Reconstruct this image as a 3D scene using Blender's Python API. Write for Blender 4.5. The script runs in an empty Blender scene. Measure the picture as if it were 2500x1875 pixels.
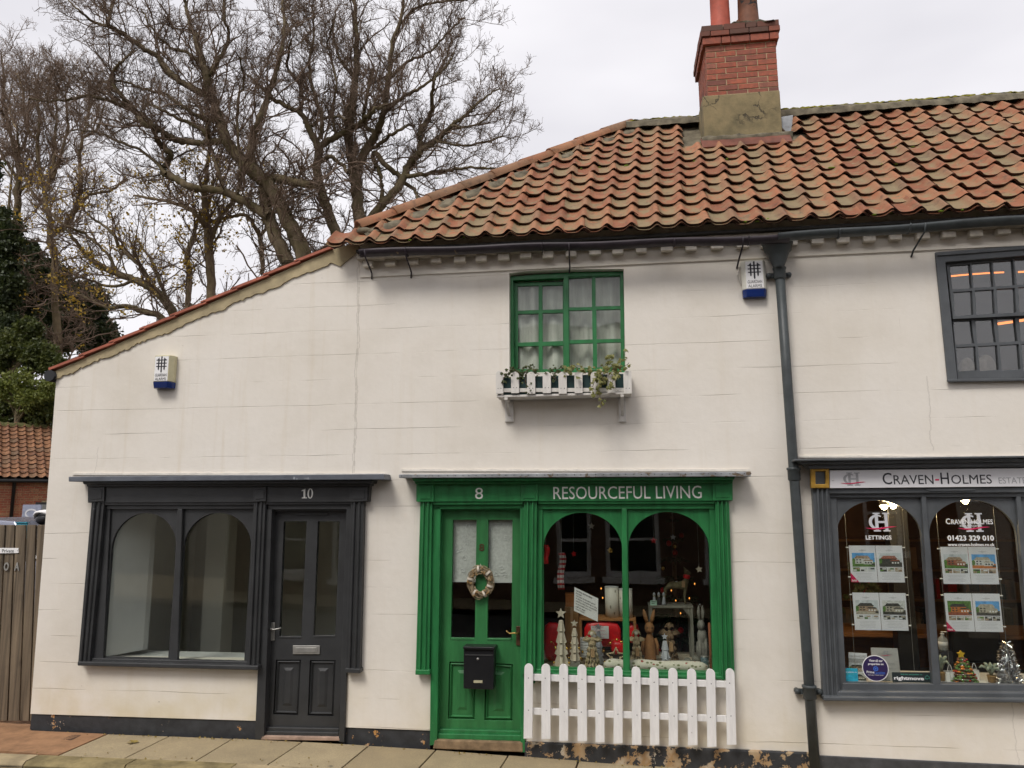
import bpy, bmesh, math, random
import numpy as np
from mathutils import Vector, Matrix
from mathutils.geometry import tessellate_polygon
random.seed(7)
rng = np.random.default_rng(11)
scene = bpy.context.scene
COL = scene.collection

# ---------------------------------------------------------------- camera
FPX, CX, CY = 1800.0, 1250.0, 937.5            # focal length and centre, in pixels of a 2500 x 1875 frame
CAM = Vector((0.0, -6.8, 2.2))                 # street runs along X, the shop fronts stand on the plane y = 0
_up = Vector((1180 - CX, CY + 10500, FPX)).normalized()
_a = 1500 - CX
_n = Vector((_a, -(_up.x * _a + _up.z * FPX) / _up.y, FPX)).normalized()
_r = _up.cross(_n)
if _r.x < 0:
    _r = -_r
cam_data = bpy.data.cameras.new('camera')
cam = bpy.data.objects.new('camera', cam_data)
COL.objects.link(cam)
scene.camera = cam
cam_data.sensor_fit = 'HORIZONTAL'
cam_data.sensor_width = 36.0
cam_data.lens = 36.0 * FPX / 2500.0
cam_data.clip_start = 0.05
cam_data.clip_end = 2000
# camera axes (right, up, back) expressed in the world
_R = Matrix(((_r.x, _r.y, -_r.z), (_n.x, _n.y, -_n.z), (_up.x, _up.y, -_up.z)))
cam.matrix_world = Matrix.Translation(CAM) @ _R.to_4x4()

# ---------------------------------------------------------------- sky, sun, exposure
SUN_DIR = Vector((0.30, 0.62, -0.85)).normalized()      # the way the light travels
world = bpy.data.worlds.new('World')
scene.world = world
world.use_nodes = True
wn = world.node_tree.nodes
wl = world.node_tree.links
wn.clear()
w_out = wn.new('ShaderNodeOutputWorld')
w_bg = wn.new('ShaderNodeBackground')
w_sky = wn.new('ShaderNodeTexSky')
w_sky.sky_type = 'NISHITA'
w_sky.sun_disc = False
w_sky.sun_elevation = math.asin(-SUN_DIR.z)
w_sky.sun_rotation = math.atan2(-SUN_DIR.x, -SUN_DIR.y)
w_sky.dust_density = 4.0
w_hsv = wn.new('ShaderNodeHueSaturation')
w_hsv.inputs['Saturation'].default_value = 0.25
w_tc = wn.new('ShaderNodeTexCoord')
w_map = wn.new('ShaderNodeMapping')
w_map.inputs['Scale'].default_value = (1.0, 1.0, 3.0)
w_noise = wn.new('ShaderNodeTexNoise')
w_noise.inputs['Scale'].default_value = 1.7
w_noise.inputs['Detail'].default_value = 4.0
w_ramp = wn.new('ShaderNodeValToRGB')
w_ramp.color_ramp.elements[0].position = 0.3
w_ramp.color_ramp.elements[0].color = (0.71, 0.705, 0.755, 1)
w_ramp.color_ramp.elements[1].position = 0.7
w_ramp.color_ramp.elements[1].color = (0.965, 0.955, 0.99, 1)
w_mul = wn.new('ShaderNodeMixRGB')
w_mul.blend_type = 'MULTIPLY'
w_mul.inputs['Fac'].default_value = 1.0
w_mul.inputs['Color2'].default_value = (8.3, 8.22, 8.2, 1)
w_mix = wn.new('ShaderNodeMixRGB')
w_mix.inputs['Fac'].default_value = 0.88
wl.new(w_tc.outputs['Generated'], w_map.inputs['Vector'])
wl.new(w_map.outputs['Vector'], w_noise.inputs['Vector'])
wl.new(w_noise.outputs['Fac'], w_ramp.inputs['Fac'])
wl.new(w_ramp.outputs['Color'], w_mul.inputs['Color1'])
wl.new(w_sky.outputs['Color'], w_hsv.inputs['Color'])
wl.new(w_hsv.outputs['Color'], w_mix.inputs['Color1'])
wl.new(w_mul.outputs['Color'], w_mix.inputs['Color2'])
wl.new(w_mix.outputs['Color'], w_bg.inputs['Color'])
w_bg.inputs['Strength'].default_value = 0.1
wl.new(w_bg.outputs['Background'], w_out.inputs['Surface'])

sun_data = bpy.data.lights.new('sun', 'SUN')
sun_data.energy = 1.5
sun_data.angle = math.radians(20)
sun_data.color = (1.0, 0.955, 0.90)
sun = bpy.data.objects.new('sun', sun_data)
COL.objects.link(sun)
sun.rotation_euler = SUN_DIR.to_track_quat('-Z', 'Y').to_euler()
sun.location = (0, -20, 30)

vs = scene.view_settings
vs.view_transform = 'Standard'
vs.look = 'None'
vs.gamma = 1.0
vs.use_curve_mapping = False
vs.exposure = 0.47
scene.render.engine = 'CYCLES'
scene.cycles.max_bounces = 5
scene.cycles.diffuse_bounces = 3
scene.cycles.glossy_bounces = 3
scene.cycles.use_adaptive_sampling = True
scene.cycles.adaptive_threshold = 0.03
scene.cycles.use_denoising = True
scene.cycles.caustics_reflective = False
scene.cycles.caustics_refractive = False
scene.cycles.transparent_max_bounces = 8

# ---------------------------------------------------------------- measuring helpers
def U(px, py, Y=0.0):
    """The point of the plane y = Y that the survey photograph shows at (px, py)."""
    d = _R @ Vector(((px - CX), (CY - py), -FPX))
    t = (Y - CAM.y) / d.y
    return CAM + d * t
def UG(px, py, z):
    d = _R @ Vector(((px - CX), (CY - py), -FPX))
    t = (z - CAM.z) / d.z
    return CAM + d * t
cD = (150, 1130, 2.226); cG = (960, 1130, 2.2267); cR = (1900, 1100, 2.592); cW = (1300, 1230, 3.687)
cN = (2270, 1400, 5.183); cUW = (1200, 620, 3.77); cUR = (1750, 600, 2.765); cSW = (2240, 580, 4.365)
cCH = (1680, 0, 4.366); cLG = (0, 1250, 3.072); cLB = (0, 1000, 4.147); cP = (0, 1550, 2.765)
cST = (2000, 1480, 7.373); c1 = (0, 0, 2.592); c2 = (640, 0, 2.592); c5 = (0, 600, 2.592); cO = (0, 0, 1.0)
def Q(c, x, y, Y=0.0):
    return U(c[0] + x / c[2], c[1] + y / c[2], Y)

# ---------------------------------------------------------------- materials
def nodes_of(name):
    m = bpy.data.materials.new(name)
    m.use_nodes = True
    nt = m.node_tree
    return m, nt.nodes, nt.links, nt.nodes['Principled BSDF']
def pos_node(N):
    return N.new('ShaderNodeNewGeometry').outputs['Position']
def noise(N, L, vec, scale, detail=4.0, rough=0.55, out='Fac', stretch=None):
    if stretch:
        mp = N.new('ShaderNodeMapping')
        mp.inputs['Scale'].default_value = stretch
        L.new(vec, mp.inputs['Vector'])
        vec = mp.outputs['Vector']
    t = N.new('ShaderNodeTexNoise')
    t.inputs['Scale'].default_value = scale
    t.inputs['Detail'].default_value = detail
    t.inputs['Roughness'].default_value = rough
    L.new(vec, t.inputs['Vector'])
    return t.outputs[out]
def ramp(N, L, fac, stops):
    r = N.new('ShaderNodeValToRGB')
    e = r.color_ramp.elements
    while len(e) < len(stops):
        e.new(0.5)
    for i, (p, c) in enumerate(stops):
        e[i].position = p
        e[i].color = (c, c, c, 1) if not hasattr(c, '__len__') else (*c[:3], 1)
    L.new(fac, r.inputs['Fac'])
    return r.outputs['Color']
def mix(N, L, fac, a, b, mode='MIX'):
    m = N.new('ShaderNodeMixRGB')
    m.blend_type = mode
    for sock, v in ((m.inputs['Fac'], fac), (m.inputs['Color1'], a), (m.inputs['Color2'], b)):
        if hasattr(v, 'node'):
            L.new(v, sock)
        elif hasattr(v, '__len__'):
            sock.default_value = (*v[:3], 1)
        else:
            sock.default_value = v if sock.type == 'VALUE' else (v, v, v, 1)
    return m.outputs['Color']
def maths(N, L, op, a, b=0.0, c=None):
    m = N.new('ShaderNodeMath')
    m.operation = op
    for i, v in enumerate((a, b) if c is None else (a, b, c)):
        if hasattr(v, 'node'):
            L.new(v, m.inputs[i])
        else:
            m.inputs[i].default_value = v
    return m.outputs[0]
def bump(N, L, B, height, strength=0.3, dist=0.01):
    b = N.new('ShaderNodeBump')
    b.inputs['Strength'].default_value = strength
    b.inputs['Distance'].default_value = dist
    L.new(height, b.inputs['Height'])
    L.new(b.outputs['Normal'], B.inputs['Normal'])
def sepz(N, L, vec):
    s = N.new('ShaderNodeSeparateXYZ')
    L.new(vec, s.inputs[0])
    return s.outputs
def plain(name, col, rough=0.6, var=0.18, scale=9.0, bmp=0.15, bscale=60.0, metal=0.0, stretch=None, spec=0.4, wear=None):
    """A paint or solid material with mottling, fine relief and, if asked for, worn patches."""
    m, N, L, B = nodes_of(name)
    p = pos_node(N)
    f = noise(N, L, p, scale, 5, 0.6, stretch=stretch)
    lo = [c * (1 - var) for c in col]
    hi = [min(1, c * (1 + var)) for c in col]
    c = ramp(N, L, f, [(0.3, lo), (0.7, hi)])
    if wear:
        wc, wscale, wth = wear
        w = ramp(N, L, noise(N, L, p, wscale, 6, 0.65), [(wth, 0.0), (wth + 0.02, 1.0)])
        c = mix(N, L, w, c, wc)
    L.new(c, B.inputs['Base Color'])
    B.inputs['Roughness'].default_value = rough
    B.inputs['Metallic'].default_value = metal
    B.inputs['Specular IOR Level'].default_value = spec
    if bmp:
        bump(N, L, B, noise(N, L, p, bscale, 4, 0.6, stretch=stretch), bmp, 0.004)
    return m
def glow(name, col, strength):
    m, N, L, B = nodes_of(name)
    B.inputs['Base Color'].default_value = (*col, 1)
    B.inputs['Emission Color'].default_value = (*col, 1)
    B.inputs['Emission Strength'].default_value = strength
    return m
def glass(name, tint=(1, 1, 1), ior=1.5, wob=0.02, extra=0.0):
    m = bpy.data.materials.new(name)
    m.use_nodes = True
    N, L = m.node_tree.nodes, m.node_tree.links
    N.clear()
    o = N.new('ShaderNodeOutputMaterial')
    tr = N.new('ShaderNodeBsdfTransparent')
    tr.inputs['Color'].default_value = (*tint, 1)
    gl = N.new('ShaderNodeBsdfGlossy')
    gl.inputs['Roughness'].default_value = 0.015
    lw = N.new('ShaderNodeLayerWeight')
    lw.inputs['Blend'].default_value = 0.5
    face = maths(N, L, 'POWER', lw.outputs['Facing'], 4.0)
    b = N.new('ShaderNodeBump')
    b.inputs['Strength'].default_value = wob
    b.inputs['Distance'].default_value = 0.02
    L.new(noise(N, L, pos_node(N), 3.0, 1), b.inputs['Height'])
    L.new(b.outputs['Normal'], gl.inputs['Normal'])
    mx = N.new('ShaderNodeMixShader')
    f2 = maths(N, L, 'MULTIPLY_ADD', face, 0.8, 0.045 + extra)
    L.new(f2, mx.inputs[0])
    L.new(tr.outputs[0], mx.inputs[1])
    L.new(gl.outputs[0], mx.inputs[2])
    L.new(mx.outputs[0], o.inputs['Surface'])
    return m

def wall_material(name, cracks, zline=0.0, warm=0.5, smooth_right=False):
    """Old painted render, lined out in courses; cracks is a list of (x, z0, z1)."""
    m, N, L, B = nodes_of(name)
    p = pos_node(N)
    xyz = sepz(N, L, p)
    big = noise(N, L, p, 0.9, 5, 0.6)
    fine = noise(N, L, p, 14, 5, 0.6)
    c = ramp(N, L, big, [(0.28, (0.70, 0.645, 0.555)), (0.5, (0.785, 0.735, 0.655)), (0.72, (0.815, 0.77, 0.70))])
    c = mix(N, L, ramp(N, L, fine, [(0.25, 0.0), (0.75, 0.14)]), c, (0.60, 0.55, 0.48))
    # rain streaks
    st = noise(N, L, p, 3.2, 5, 0.65, stretch=(2.6, 1.0, 0.16))
    c = mix(N, L, ramp(N, L, st, [(0.55, 0.0), (0.76, 0.32 * warm)]), c, (0.60, 0.50, 0.34))
    # splash dirt by the pavement
    lowm = maths(N, L, 'MULTIPLY', ramp(N, L, maths(N, L, 'MULTIPLY', xyz[2], 0.7), [(0.12, 1.0), (0.55, 0.0)]), ramp(N, L, noise(N, L, p, 2.2, 4), [(0.38, 0.0), (0.65, 0.65 * warm)]))
    c = mix(N, L, lowm, c, (0.62, 0.53, 0.33))
    # small dark pock marks
    vo = N.new('ShaderNodeTexVoronoi')
    vo.inputs['Scale'].default_value = 5.5
    L.new(p, vo.inputs['Vector'])
    spk = ramp(N, L, vo.outputs['Distance'], [(0.022, 1.0), (0.04, 0.0)])
    spk = maths(N, L, 'MULTIPLY', spk, ramp(N, L, noise(N, L, p, 1.7, 2), [(0.58, 0.0), (0.62, 0.7)]))
    c = mix(N, L, spk, c, (0.22, 0.17, 0.12))
    # course lines, slightly wavy and broken
    zz = maths(N, L, 'ADD', xyz[2], maths(N, L, 'MULTIPLY', noise(N, L, p, 1.5, 2), 0.03))
    ph = maths(N, L, 'FRACT', maths(N, L, 'DIVIDE', maths(N, L, 'SUBTRACT', zz, zline), 0.245))
    ln = ramp(N, L, ph, [(0.0, 1.0), (0.022, 1.0), (0.03, 0.0)])
    brk = ramp(N, L, noise(N, L, p, 1.35, 3, 0.6, stretch=(1, 1, 2.5)), [(0.46, 0.0), (0.62, 1.0)])
    ln = maths(N, L, 'MULTIPLY', ln, brk)
    # upright joints, only here and there
    xx = maths(N, L, 'FRACT', maths(N, L, 'DIVIDE', maths(N, L, 'ADD', xyz[0], 20.13), 0.63))
    vj = ramp(N, L, xx, [(0.0, 1.0), (0.006, 1.0), (0.009, 0.0)])
    vj = maths(N, L, 'MULTIPLY', vj, ramp(N, L, noise(N, L, p, 2.3, 2), [(0.6, 0.0), (0.68, 0.35)]))
    ln = maths(N, L, 'MAXIMUM', ln, vj)
    c = mix(N, L, maths(N, L, 'MULTIPLY', ln, 0.20), c, (0.33, 0.28, 0.22))
    crk = None
    for (x0, z0, z1, w) in cracks:
        dx = maths(N, L, 'SUBTRACT', xyz[0], x0)
        wob = maths(N, L, 'MULTIPLY', maths(N, L, 'SUBTRACT', noise(N, L, p, 3.2, 6, 0.7, stretch=(0.05, 0.05, 1)), 0.5), 0.13 if w < 0.006 else 0.3)
        d = maths(N, L, 'ABSOLUTE', maths(N, L, 'ADD', dx, wob))
        k = ramp(N, L, d, [(w * 0.6, 1.0), (w * 1.5, 0.0)])
        inz = maths(N, L, 'MULTIPLY', maths(N, L, 'GREATER_THAN', xyz[2], z0), maths(N, L, 'LESS_THAN', xyz[2], z1))
        k = maths(N, L, 'MULTIPLY', k, inz)
        crk = k if crk is None else maths(N, L, 'MAXIMUM', crk, k)
    hgt = maths(N, L, 'SUBTRACT', maths(N, L, 'MULTIPLY', noise(N, L, p, 22, 3, 0.6), 0.4), ln)
    if crk is not None:
        c = mix(N, L, maths(N, L, 'MULTIPLY', crk, 0.30), c, (0.2, 0.16, 0.12))
    wav = noise(N, L, p, 2.6, 3, 0.5)
    hgt = maths(N, L, 'ADD', hgt, maths(N, L, 'MULTIPLY', wav, 2.2))
    L.new(c, B.inputs['Base Color'])
    B.inputs['Roughness'].default_value = 0.82
    B.inputs['Specular IOR Level'].default_value = 0.25
    bump(N, L, B, hgt, 0.55, 0.006)
    return m

def tile_material(name, hue=1.0, lichen=0.78, dark=0.5, w=0.2268):
    m, N, L, B = nodes_of(name)
    p = pos_node(N)
    oi = N.new('ShaderNodeObjectInfo')
    rnd = oi.outputs['Random']
    base = ramp(N, L, rnd, [(0.0, (0.23 * hue, 0.088, 0.046)), (0.35, (0.30 * hue, 0.118, 0.06)), (0.7, (0.38 * hue, 0.15, 0.074)), (1.0, (0.19 * hue, 0.095, 0.058))])
    n1 = noise(N, L, p, 9.0, 6, 0.7)
    li = ramp(N, L, maths(N, L, 'ADD', n1, maths(N, L, 'MULTIPLY', maths(N, L, 'SUBTRACT', rnd, 0.5), 0.22)), [(0.40, 0.0), (0.54, lichen)])
    tc = N.new('ShaderNodeTexCoord')
    ox = maths(N, L, 'ABSOLUTE', maths(N, L, 'DIVIDE', sepz(N, L, tc.outputs['Object'])[0], w))
    li = maths(N, L, 'MULTIPLY', li, ramp(N, L, ox, [(0.10, 0.35), (0.32, 1.0)]))     # lichen keeps to the troughs
    c = mix(N, L, li, base, (0.225, 0.19, 0.105))
    n2 = noise(N, L, p, 13, 5, 0.7)
    c = mix(N, L, ramp(N, L, n2, [(0.53 - 0.25 * max(0, dark - 0.6), 0.0), (0.68, dark)]), c, (0.065, 0.042, 0.033))
    n3 = noise(N, L, p, 34, 4, 0.7)
    c = mix(N, L, ramp(N, L, n3, [(0.64, 0.0), (0.72, 0.45)]), c, (0.44, 0.36, 0.24))
    L.new(c, B.inputs['Base Color'])
    B.inputs['Roughness'].default_value = 0.75
    B.inputs['Specular IOR Level'].default_value = 0.3
    bump(N, L, B, n3, 0.4, 0.004)
    return m
def peel_material(name, under, amount, scale=6.0, base=(0.018, 0.019, 0.021)):
    m, N, L, B = nodes_of(name)
    p = pos_node(N)
    n = noise(N, L, p, scale, 8, 0.68)
    k = ramp(N, L, n, [(amount, 0.0), (amount + 0.012, 1.0)])
    uc = ramp(N, L, noise(N, L, p, 5.0, 4), [(0.35, under[0]), (0.52, under[1]), (0.66, under[2])])
    dk = ramp(N, L, noise(N, L, p, 9, 5), [(0.3, base), (0.75, tuple(c * 2.3 for c in base))])
    L.new(mix(N, L, k, dk, uc), B.inputs['Base Color'])
    B.inputs['Roughness'].default_value = 0.6
    bump(N, L, B, maths(N, L, 'SUBTRACT', noise(N, L, p, 20, 4), k), 0.6, 0.006)
    return m
def wood_material(name, a, b, stretch=(14, 14, 0.9), rough=0.8):
    m, N, L, B = nodes_of(name)
    p = pos_node(N)
    oi = N.new('ShaderNodeObjectInfo')
    off = N.new('ShaderNodeVectorMath')
    off.operation = 'MULTIPLY_ADD'
    L.new(oi.outputs['Random'], off.inputs[0])
    off.inputs[1].default_value = (7, 3, 11)
    L.new(p, off.inputs[2])
    v = off.outputs[0]
    g = noise(N, L, v, 1.0, 8, 0.7, stretch=stretch)
    c = ramp(N, L, g, [(0.3, a), (0.7, b)])
    k = noise(N, L, v, 5.0, 3)
    c = mix(N, L, ramp(N, L, k, [(0.62, 0.0), (0.8, 0.5)]), c, tuple(x * 0.4 for x in a))
    L.new(c, B.inputs['Base Color'])
    B.inputs['Roughness'].default_value = rough
    bump(N, L, B, g, 0.5, 0.004)
    return m

M = {}
M['wall_w'] = wall_material('painted_render', [(-2.46, 1.4, 4.6, 0.004), (-5.15, 2.45, 2.75, 0.003)], zline=0.197, warm=1.0)
M['wall_c'] = wall_material('painted_render_cottage', [(-2.446, 1.4, 4.5, 0.004)], zline=0.197, warm=0.55)
M['wall_e'] = wall_material('painted_render_agency', [(2.74, 2.6, 3.25, 0.0035), (3.15, 0.0, 0.55, 0.003)], zline=0.197, warm=0.4)
M['wall_top'] = plain('bare_mortar', (0.40, 0.33, 0.20), 0.9, 0.25, 5, 0.5, 30)
M['eaves_dirt_shade'] = plain('grimy_shaded_render', (0.40, 0.355, 0.29), 0.9, 0.3, 9, 0.4, 30)  # grime, with the shade behind the gutter put into the colour
M['dentil_dirt_shade'] = plain('grimy_shaded_paint', (0.62, 0.57, 0.49), 0.9, 0.2, 12, 0.4, 30)  # dentils toned down for gutter shade as well as dirt, in the colour
M['flake'] = plain('flaking_paint', (0.72, 0.68, 0.61), 0.8, 0.12, 14, 0.4, 25)
M['green'] = plain('green_gloss_paint', (0.022, 0.165, 0.050), 0.36, 0.26, 6.0, 0.22, 28, spec=0.5, stretch=(2.5, 2.5, 0.5), wear=((0.09, 0.22, 0.11), 13.0, 0.69))
M['green_dirty'] = plain('green_door_paint', (0.030, 0.155, 0.048), 0.42, 0.26, 5.0, 0.22, 30, spec=0.45, stretch=(2.5, 2.5, 0.5))
M['char'] = plain('charcoal_paint', (0.036, 0.037, 0.038), 0.42, 0.22, 5.0, 0.14, 40, spec=0.45, wear=((0.10, 0.10, 0.105), 6.0, 0.72))
M['grey'] = plain('grey_gloss_paint', (0.085, 0.092, 0.098), 0.40, 0.20, 5.0, 0.2, 30, spec=0.45, wear=((0.26, 0.26, 0.26), 9.0, 0.74))
M['lead'] = plain('lead_sheet', (0.30, 0.31, 0.32), 0.55, 0.35, 7.0, 0.3, 40, metal=0.3, wear=((0.16, 0.12, 0.08), 12.0, 0.60))
M['lead_dark'] = plain('painted_lead', (0.11, 0.12, 0.14), 0.5, 0.25, 6.0, 0.2, 40, wear=((0.30, 0.31, 0.33), 7.0, 0.66))
M['white'] = plain('white_gloss_paint', (0.78, 0.765, 0.745), 0.5, 0.09, 7.0, 0.25, 50, stretch=(4, 4, 0.6), wear=((0.26, 0.21, 0.15), 17.0, 0.71))
M['oldwhite'] = plain('weathered_white_paint', (0.66, 0.63, 0.58), 0.7, 0.10, 12.0, 0.35, 50, stretch=(3, 3, 0.4), wear=((0.26, 0.22, 0.16), 22.0, 0.70))
M['letter'] = plain('cream_letters', (0.80, 0.79, 0.74), 0.6, 0.04, 20, 0)
M['decal_w'] = plain('white_vinyl', (0.82, 0.81, 0.80), 0.6, 0.02, 20, 0)
M['decal_g'] = plain('grey_vinyl', (0.36, 0.36, 0.37), 0.6, 0.02, 20, 0)
M['decal_silver'] = plain('silver_vinyl', (0.58, 0.58, 0.60), 0.6, 0.02, 20, 0)
M['decal_d'] = plain('dark_vinyl', (0.03, 0.03, 0.035), 0.6, 0.02, 20, 0)
M['decal_r'] = plain('crimson_vinyl', (0.62, 0.02, 0.10), 0.5, 0.02, 20, 0)
M['signwhite'] = plain('white_sign_panel', (0.74, 0.73, 0.74), 0.35, 0.03, 3, 0)
M['black'] = plain('black_enamel', (0.012, 0.012, 0.013), 0.3, 0.2, 6, 0.05, 30)
M['blackiron'] = plain('black_iron', (0.022, 0.019, 0.022), 0.5, 0.35, 10, 0.3, 40, wear=((0.12, 0.09, 0.06), 18, 0.70))
M['gunmetal'] = plain('painted_iron', (0.052, 0.060, 0.062), 0.45, 0.25, 8, 0.25, 40, wear=((0.18, 0.18, 0.17), 15, 0.73))
M['brass'] = plain('brass', (0.55, 0.36, 0.12), 0.3, 0.2, 10, 0, metal=0.9)
M['bronze'] = plain('brown_bronze', (0.10, 0.055, 0.03), 0.4, 0.3, 10, 0, metal=0.5)
M['steel'] = plain('dull_steel', (0.42, 0.41, 0.38), 0.42, 0.2, 12, 0.1, metal=0.7)
M['gold'] = plain('gold_leaf', (0.45, 0.26, 0.045), 0.42, 0.3, 14, 0.4, 30, metal=0.4)
M['glass'] = glass('shop_glass', (0.93, 0.95, 0.93))
M['glass_sash'] = glass('sash_glass', (0.9, 0.9, 0.88), wob=0.06, extra=0.06)
M['glass_old'] = glass('old_glass', (0.92, 0.94, 0.92), wob=0.10)
M['tile'] = tile_material('clay_pantile')
M['tile_edge'] = plain('shade_and_soot_tile_edge', (0.085, 0.042, 0.030), 0.9, 0.4, 20, 0.2)  # soot, plus the dark gap under each tile put into the edge colour
M['tile_red'] = plain('red_verge_tile', (0.36, 0.11, 0.065), 0.7, 0.25, 6, 0.3)
M['tile_far'] = tile_material('soot_pantile', 0.85, 0.15, 0.9)
M['hip'] = tile_material('clay_hip_tile', 0.95, 0.25)
M['mortar'] = plain('weathered_mortar', (0.135, 0.115, 0.078), 0.95, 0.55, 9, 0.8, 20)
M['moss'] = plain('moss', (0.19, 0.17, 0.022), 1.0, 0.5, 18, 1.0, 40)
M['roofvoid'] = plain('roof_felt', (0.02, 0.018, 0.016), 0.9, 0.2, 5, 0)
M['brick'] = None
def brick_material(name, cols):
    m, N, L, B = nodes_of(name)
    p = pos_node(N)
    oi = N.new('ShaderNodeObjectInfo')
    c = ramp(N, L, oi.outputs['Random'], [(i / (len(cols) - 1), k) for i, k in enumerate(cols)])
    n = noise(N, L, p, 22, 5, 0.65)
    c = mix(N, L, ramp(N, L, n, [(0.35, 0.6), (0.62, 0.0)]), c, (0.13, 0.055, 0.04))
    L.new(c, B.inputs['Base Color'])
    B.inputs['Roughness'].default_value = 0.85
    bump(N, L, B, noise(N, L, p, 60, 4), 0.5, 0.004)
    return m
M['brick'] = brick_material('red_brick', [(0.38, 0.10, 0.055), (0.27, 0.075, 0.045), (0.43, 0.12, 0.065), (0.17, 0.065, 0.05), (0.36, 0.105, 0.06), (0.30, 0.12, 0.08)])
M['brick_dark'] = brick_material('sooty_brick', [(0.16, 0.055, 0.035), (0.085, 0.05, 0.035), (0.24, 0.07, 0.04)])
M['brick_or'] = brick_material('orange_brick', [(0.42, 0.13, 0.06), (0.34, 0.09, 0.05), (0.46, 0.22, 0.11), (0.36, 0.10, 0.05)])
M['joint'] = plain('lime_joint', (0.40, 0.32, 0.19), 0.95, 0.3, 20, 0.4, 40)
def chimney_render():
    m, N, L, B = nodes_of('cracked_cement')
    p = pos_node(N)
    c = ramp(N, L, noise(N, L, p, 4.5, 6, 0.65), [(0.3, (0.13, 0.11, 0.06)), (0.55, (0.24, 0.19, 0.10)), (0.75, (0.30, 0.235, 0.125))])
    vo = N.new('ShaderNodeTexVoronoi')
    vo.feature = 'DISTANCE_TO_EDGE'
    vo.inputs['Scale'].default_value = 2.3
    wv = N.new('ShaderNodeVectorMath')
    wv.operation = 'MULTIPLY_ADD'
    L.new(noise(N, L, p, 5, 5, 0.6, 'Color'), wv.inputs[0])
    wv.inputs[1].default_value = (0.28, 0.28, 0.28)
    L.new(p, wv.inputs[2])
    L.new(wv.outputs[0], vo.inputs['Vector'])
    k = maths(N, L, 'MULTIPLY', ramp(N, L, vo.outputs['Distance'], [(0.008, 1.0), (0.02, 0.0)]), ramp(N, L, noise(N, L, p, 2.1, 2), [(0.45, 0.0), (0.52, 1.0)]))
    L.new(mix(N, L, maths(N, L, 'MULTIPLY', k, 0.8), c, (0.03, 0.025, 0.02)), B.inputs['Base Color'])
    B.inputs['Roughness'].default_value = 0.95
    bump(N, L, B, maths(N, L, 'SUBTRACT', noise(N, L, p, 50, 4), k), 0.5, 0.006)
    return m
M['cement'] = chimney_render()
M['pot'] = plain('terracotta_pot', (0.46, 0.10, 0.06), 0.6, 0.25, 7, 0.15, 30)
M['pot_soot'] = plain('sooted_pot', (0.16, 0.065, 0.035), 0.7, 0.4, 6, 0.3, 20, wear=((0.020, 0.018, 0.017), 3.5, 0.50))
M['plinth_w'] = peel_material('tarred_plinth', ((0.50, 0.40, 0.28), (0.50, 0.24, 0.06), (0.55, 0.50, 0.42)), 0.625, 4.2)
M['plinth_c'] = peel_material('peeling_plinth', ((0.42, 0.32, 0.20), (0.36, 0.22, 0.10), (0.50, 0.44, 0.34)), 0.525, 7.5)
M['plinth_e'] = peel_material('grey_plinth', ((0.42, 0.36, 0.28), (0.33, 0.24, 0.14), (0.45, 0.42, 0.38)), 0.66, 9.0, (0.035, 0.036, 0.038))
def slab_material():
    m, N, L, B = nodes_of('concrete_flag')
    p = pos_node(N)
    oi = N.new('ShaderNodeObjectInfo')
    c = ramp(N, L, oi.outputs['Random'], [(0, (0.37, 0.29, 0.165)), (1, (0.45, 0.36, 0.215))])
    c = mix(N, L, ramp(N, L, noise(N, L, p, 3.5, 6, 0.65), [(0.35, 0.45), (0.65, 0.0)]), c, (0.24, 0.19, 0.115))
    vo = N.new('ShaderNodeTexVoronoi')
    vo.inputs['Scale'].default_value = 5.0
    L.new(p, vo.inputs['Vector'])
    gum = maths(N, L, 'MULTIPLY', ramp(N, L, vo.outputs['Distance'], [(0.10, 1.0), (0.16, 0.0)]), ramp(N, L, noise(N, L, p, 3.1, 2), [(0.5, 0.0), (0.56, 0.75)]))
    c = mix(N, L, gum, c, (0.10, 0.085, 0.065))
    g = noise(N, L, p, 90, 3)
    c = mix(N, L, ramp(N, L, g, [(0.4, 0.3), (0.6, 0.0)]), c, (0.15, 0.13, 0.10))
    L.new(c, B.inputs['Base Color'])
    B.inputs['Roughness'].default_value = 0.8
    bump(N, L, B, g, 0.35, 0.003)
    return m
M['slab'] = slab_material()
M['kerb'] = plain('kerb_stone', (0.34, 0.27, 0.16), 0.85, 0.35, 4, 0.5, 30)
M['kerb_moss'] = plain('mossy_kerb', (0.24, 0.19, 0.09), 0.9, 0.5, 5, 0.5, 30)
M['tarpatch'] = plain('orange_surfacing', (0.30, 0.165, 0.085), 0.9, 0.25, 8, 0.5, 80)
M['joint_dark'] = plain('dark_joint', (0.035, 0.03, 0.025), 0.95, 0.3, 10, 0.3)
M['road'] = plain('asphalt', (0.045, 0.045, 0.045), 0.85, 0.35, 30, 0.8, 140)
M['earth'] = plain('gravel_yard', (0.13, 0.11, 0.08), 0.95, 0.3, 12, 0.8, 60)
M['cover'] = plain('rusty_cover', (0.13, 0.075, 0.05), 0.7, 0.3, 12, 0.5, 60, metal=0.3)
M['room_white'] = plain('white_room', (0.80, 0.78, 0.70), 0.8, 0.05, 3, 0)
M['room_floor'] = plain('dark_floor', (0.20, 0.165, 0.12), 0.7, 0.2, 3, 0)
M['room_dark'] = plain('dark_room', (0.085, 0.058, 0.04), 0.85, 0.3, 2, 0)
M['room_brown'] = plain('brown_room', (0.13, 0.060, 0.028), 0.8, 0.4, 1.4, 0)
M['board_white'] = plain('white_window_board', (0.66, 0.66, 0.65), 0.4, 0.05, 4, 0)
M['gatewood'] = wood_material('silvered_boards', (0.045, 0.032, 0.020), (0.235, 0.178, 0.115), (24, 24, 0.8))
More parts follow.
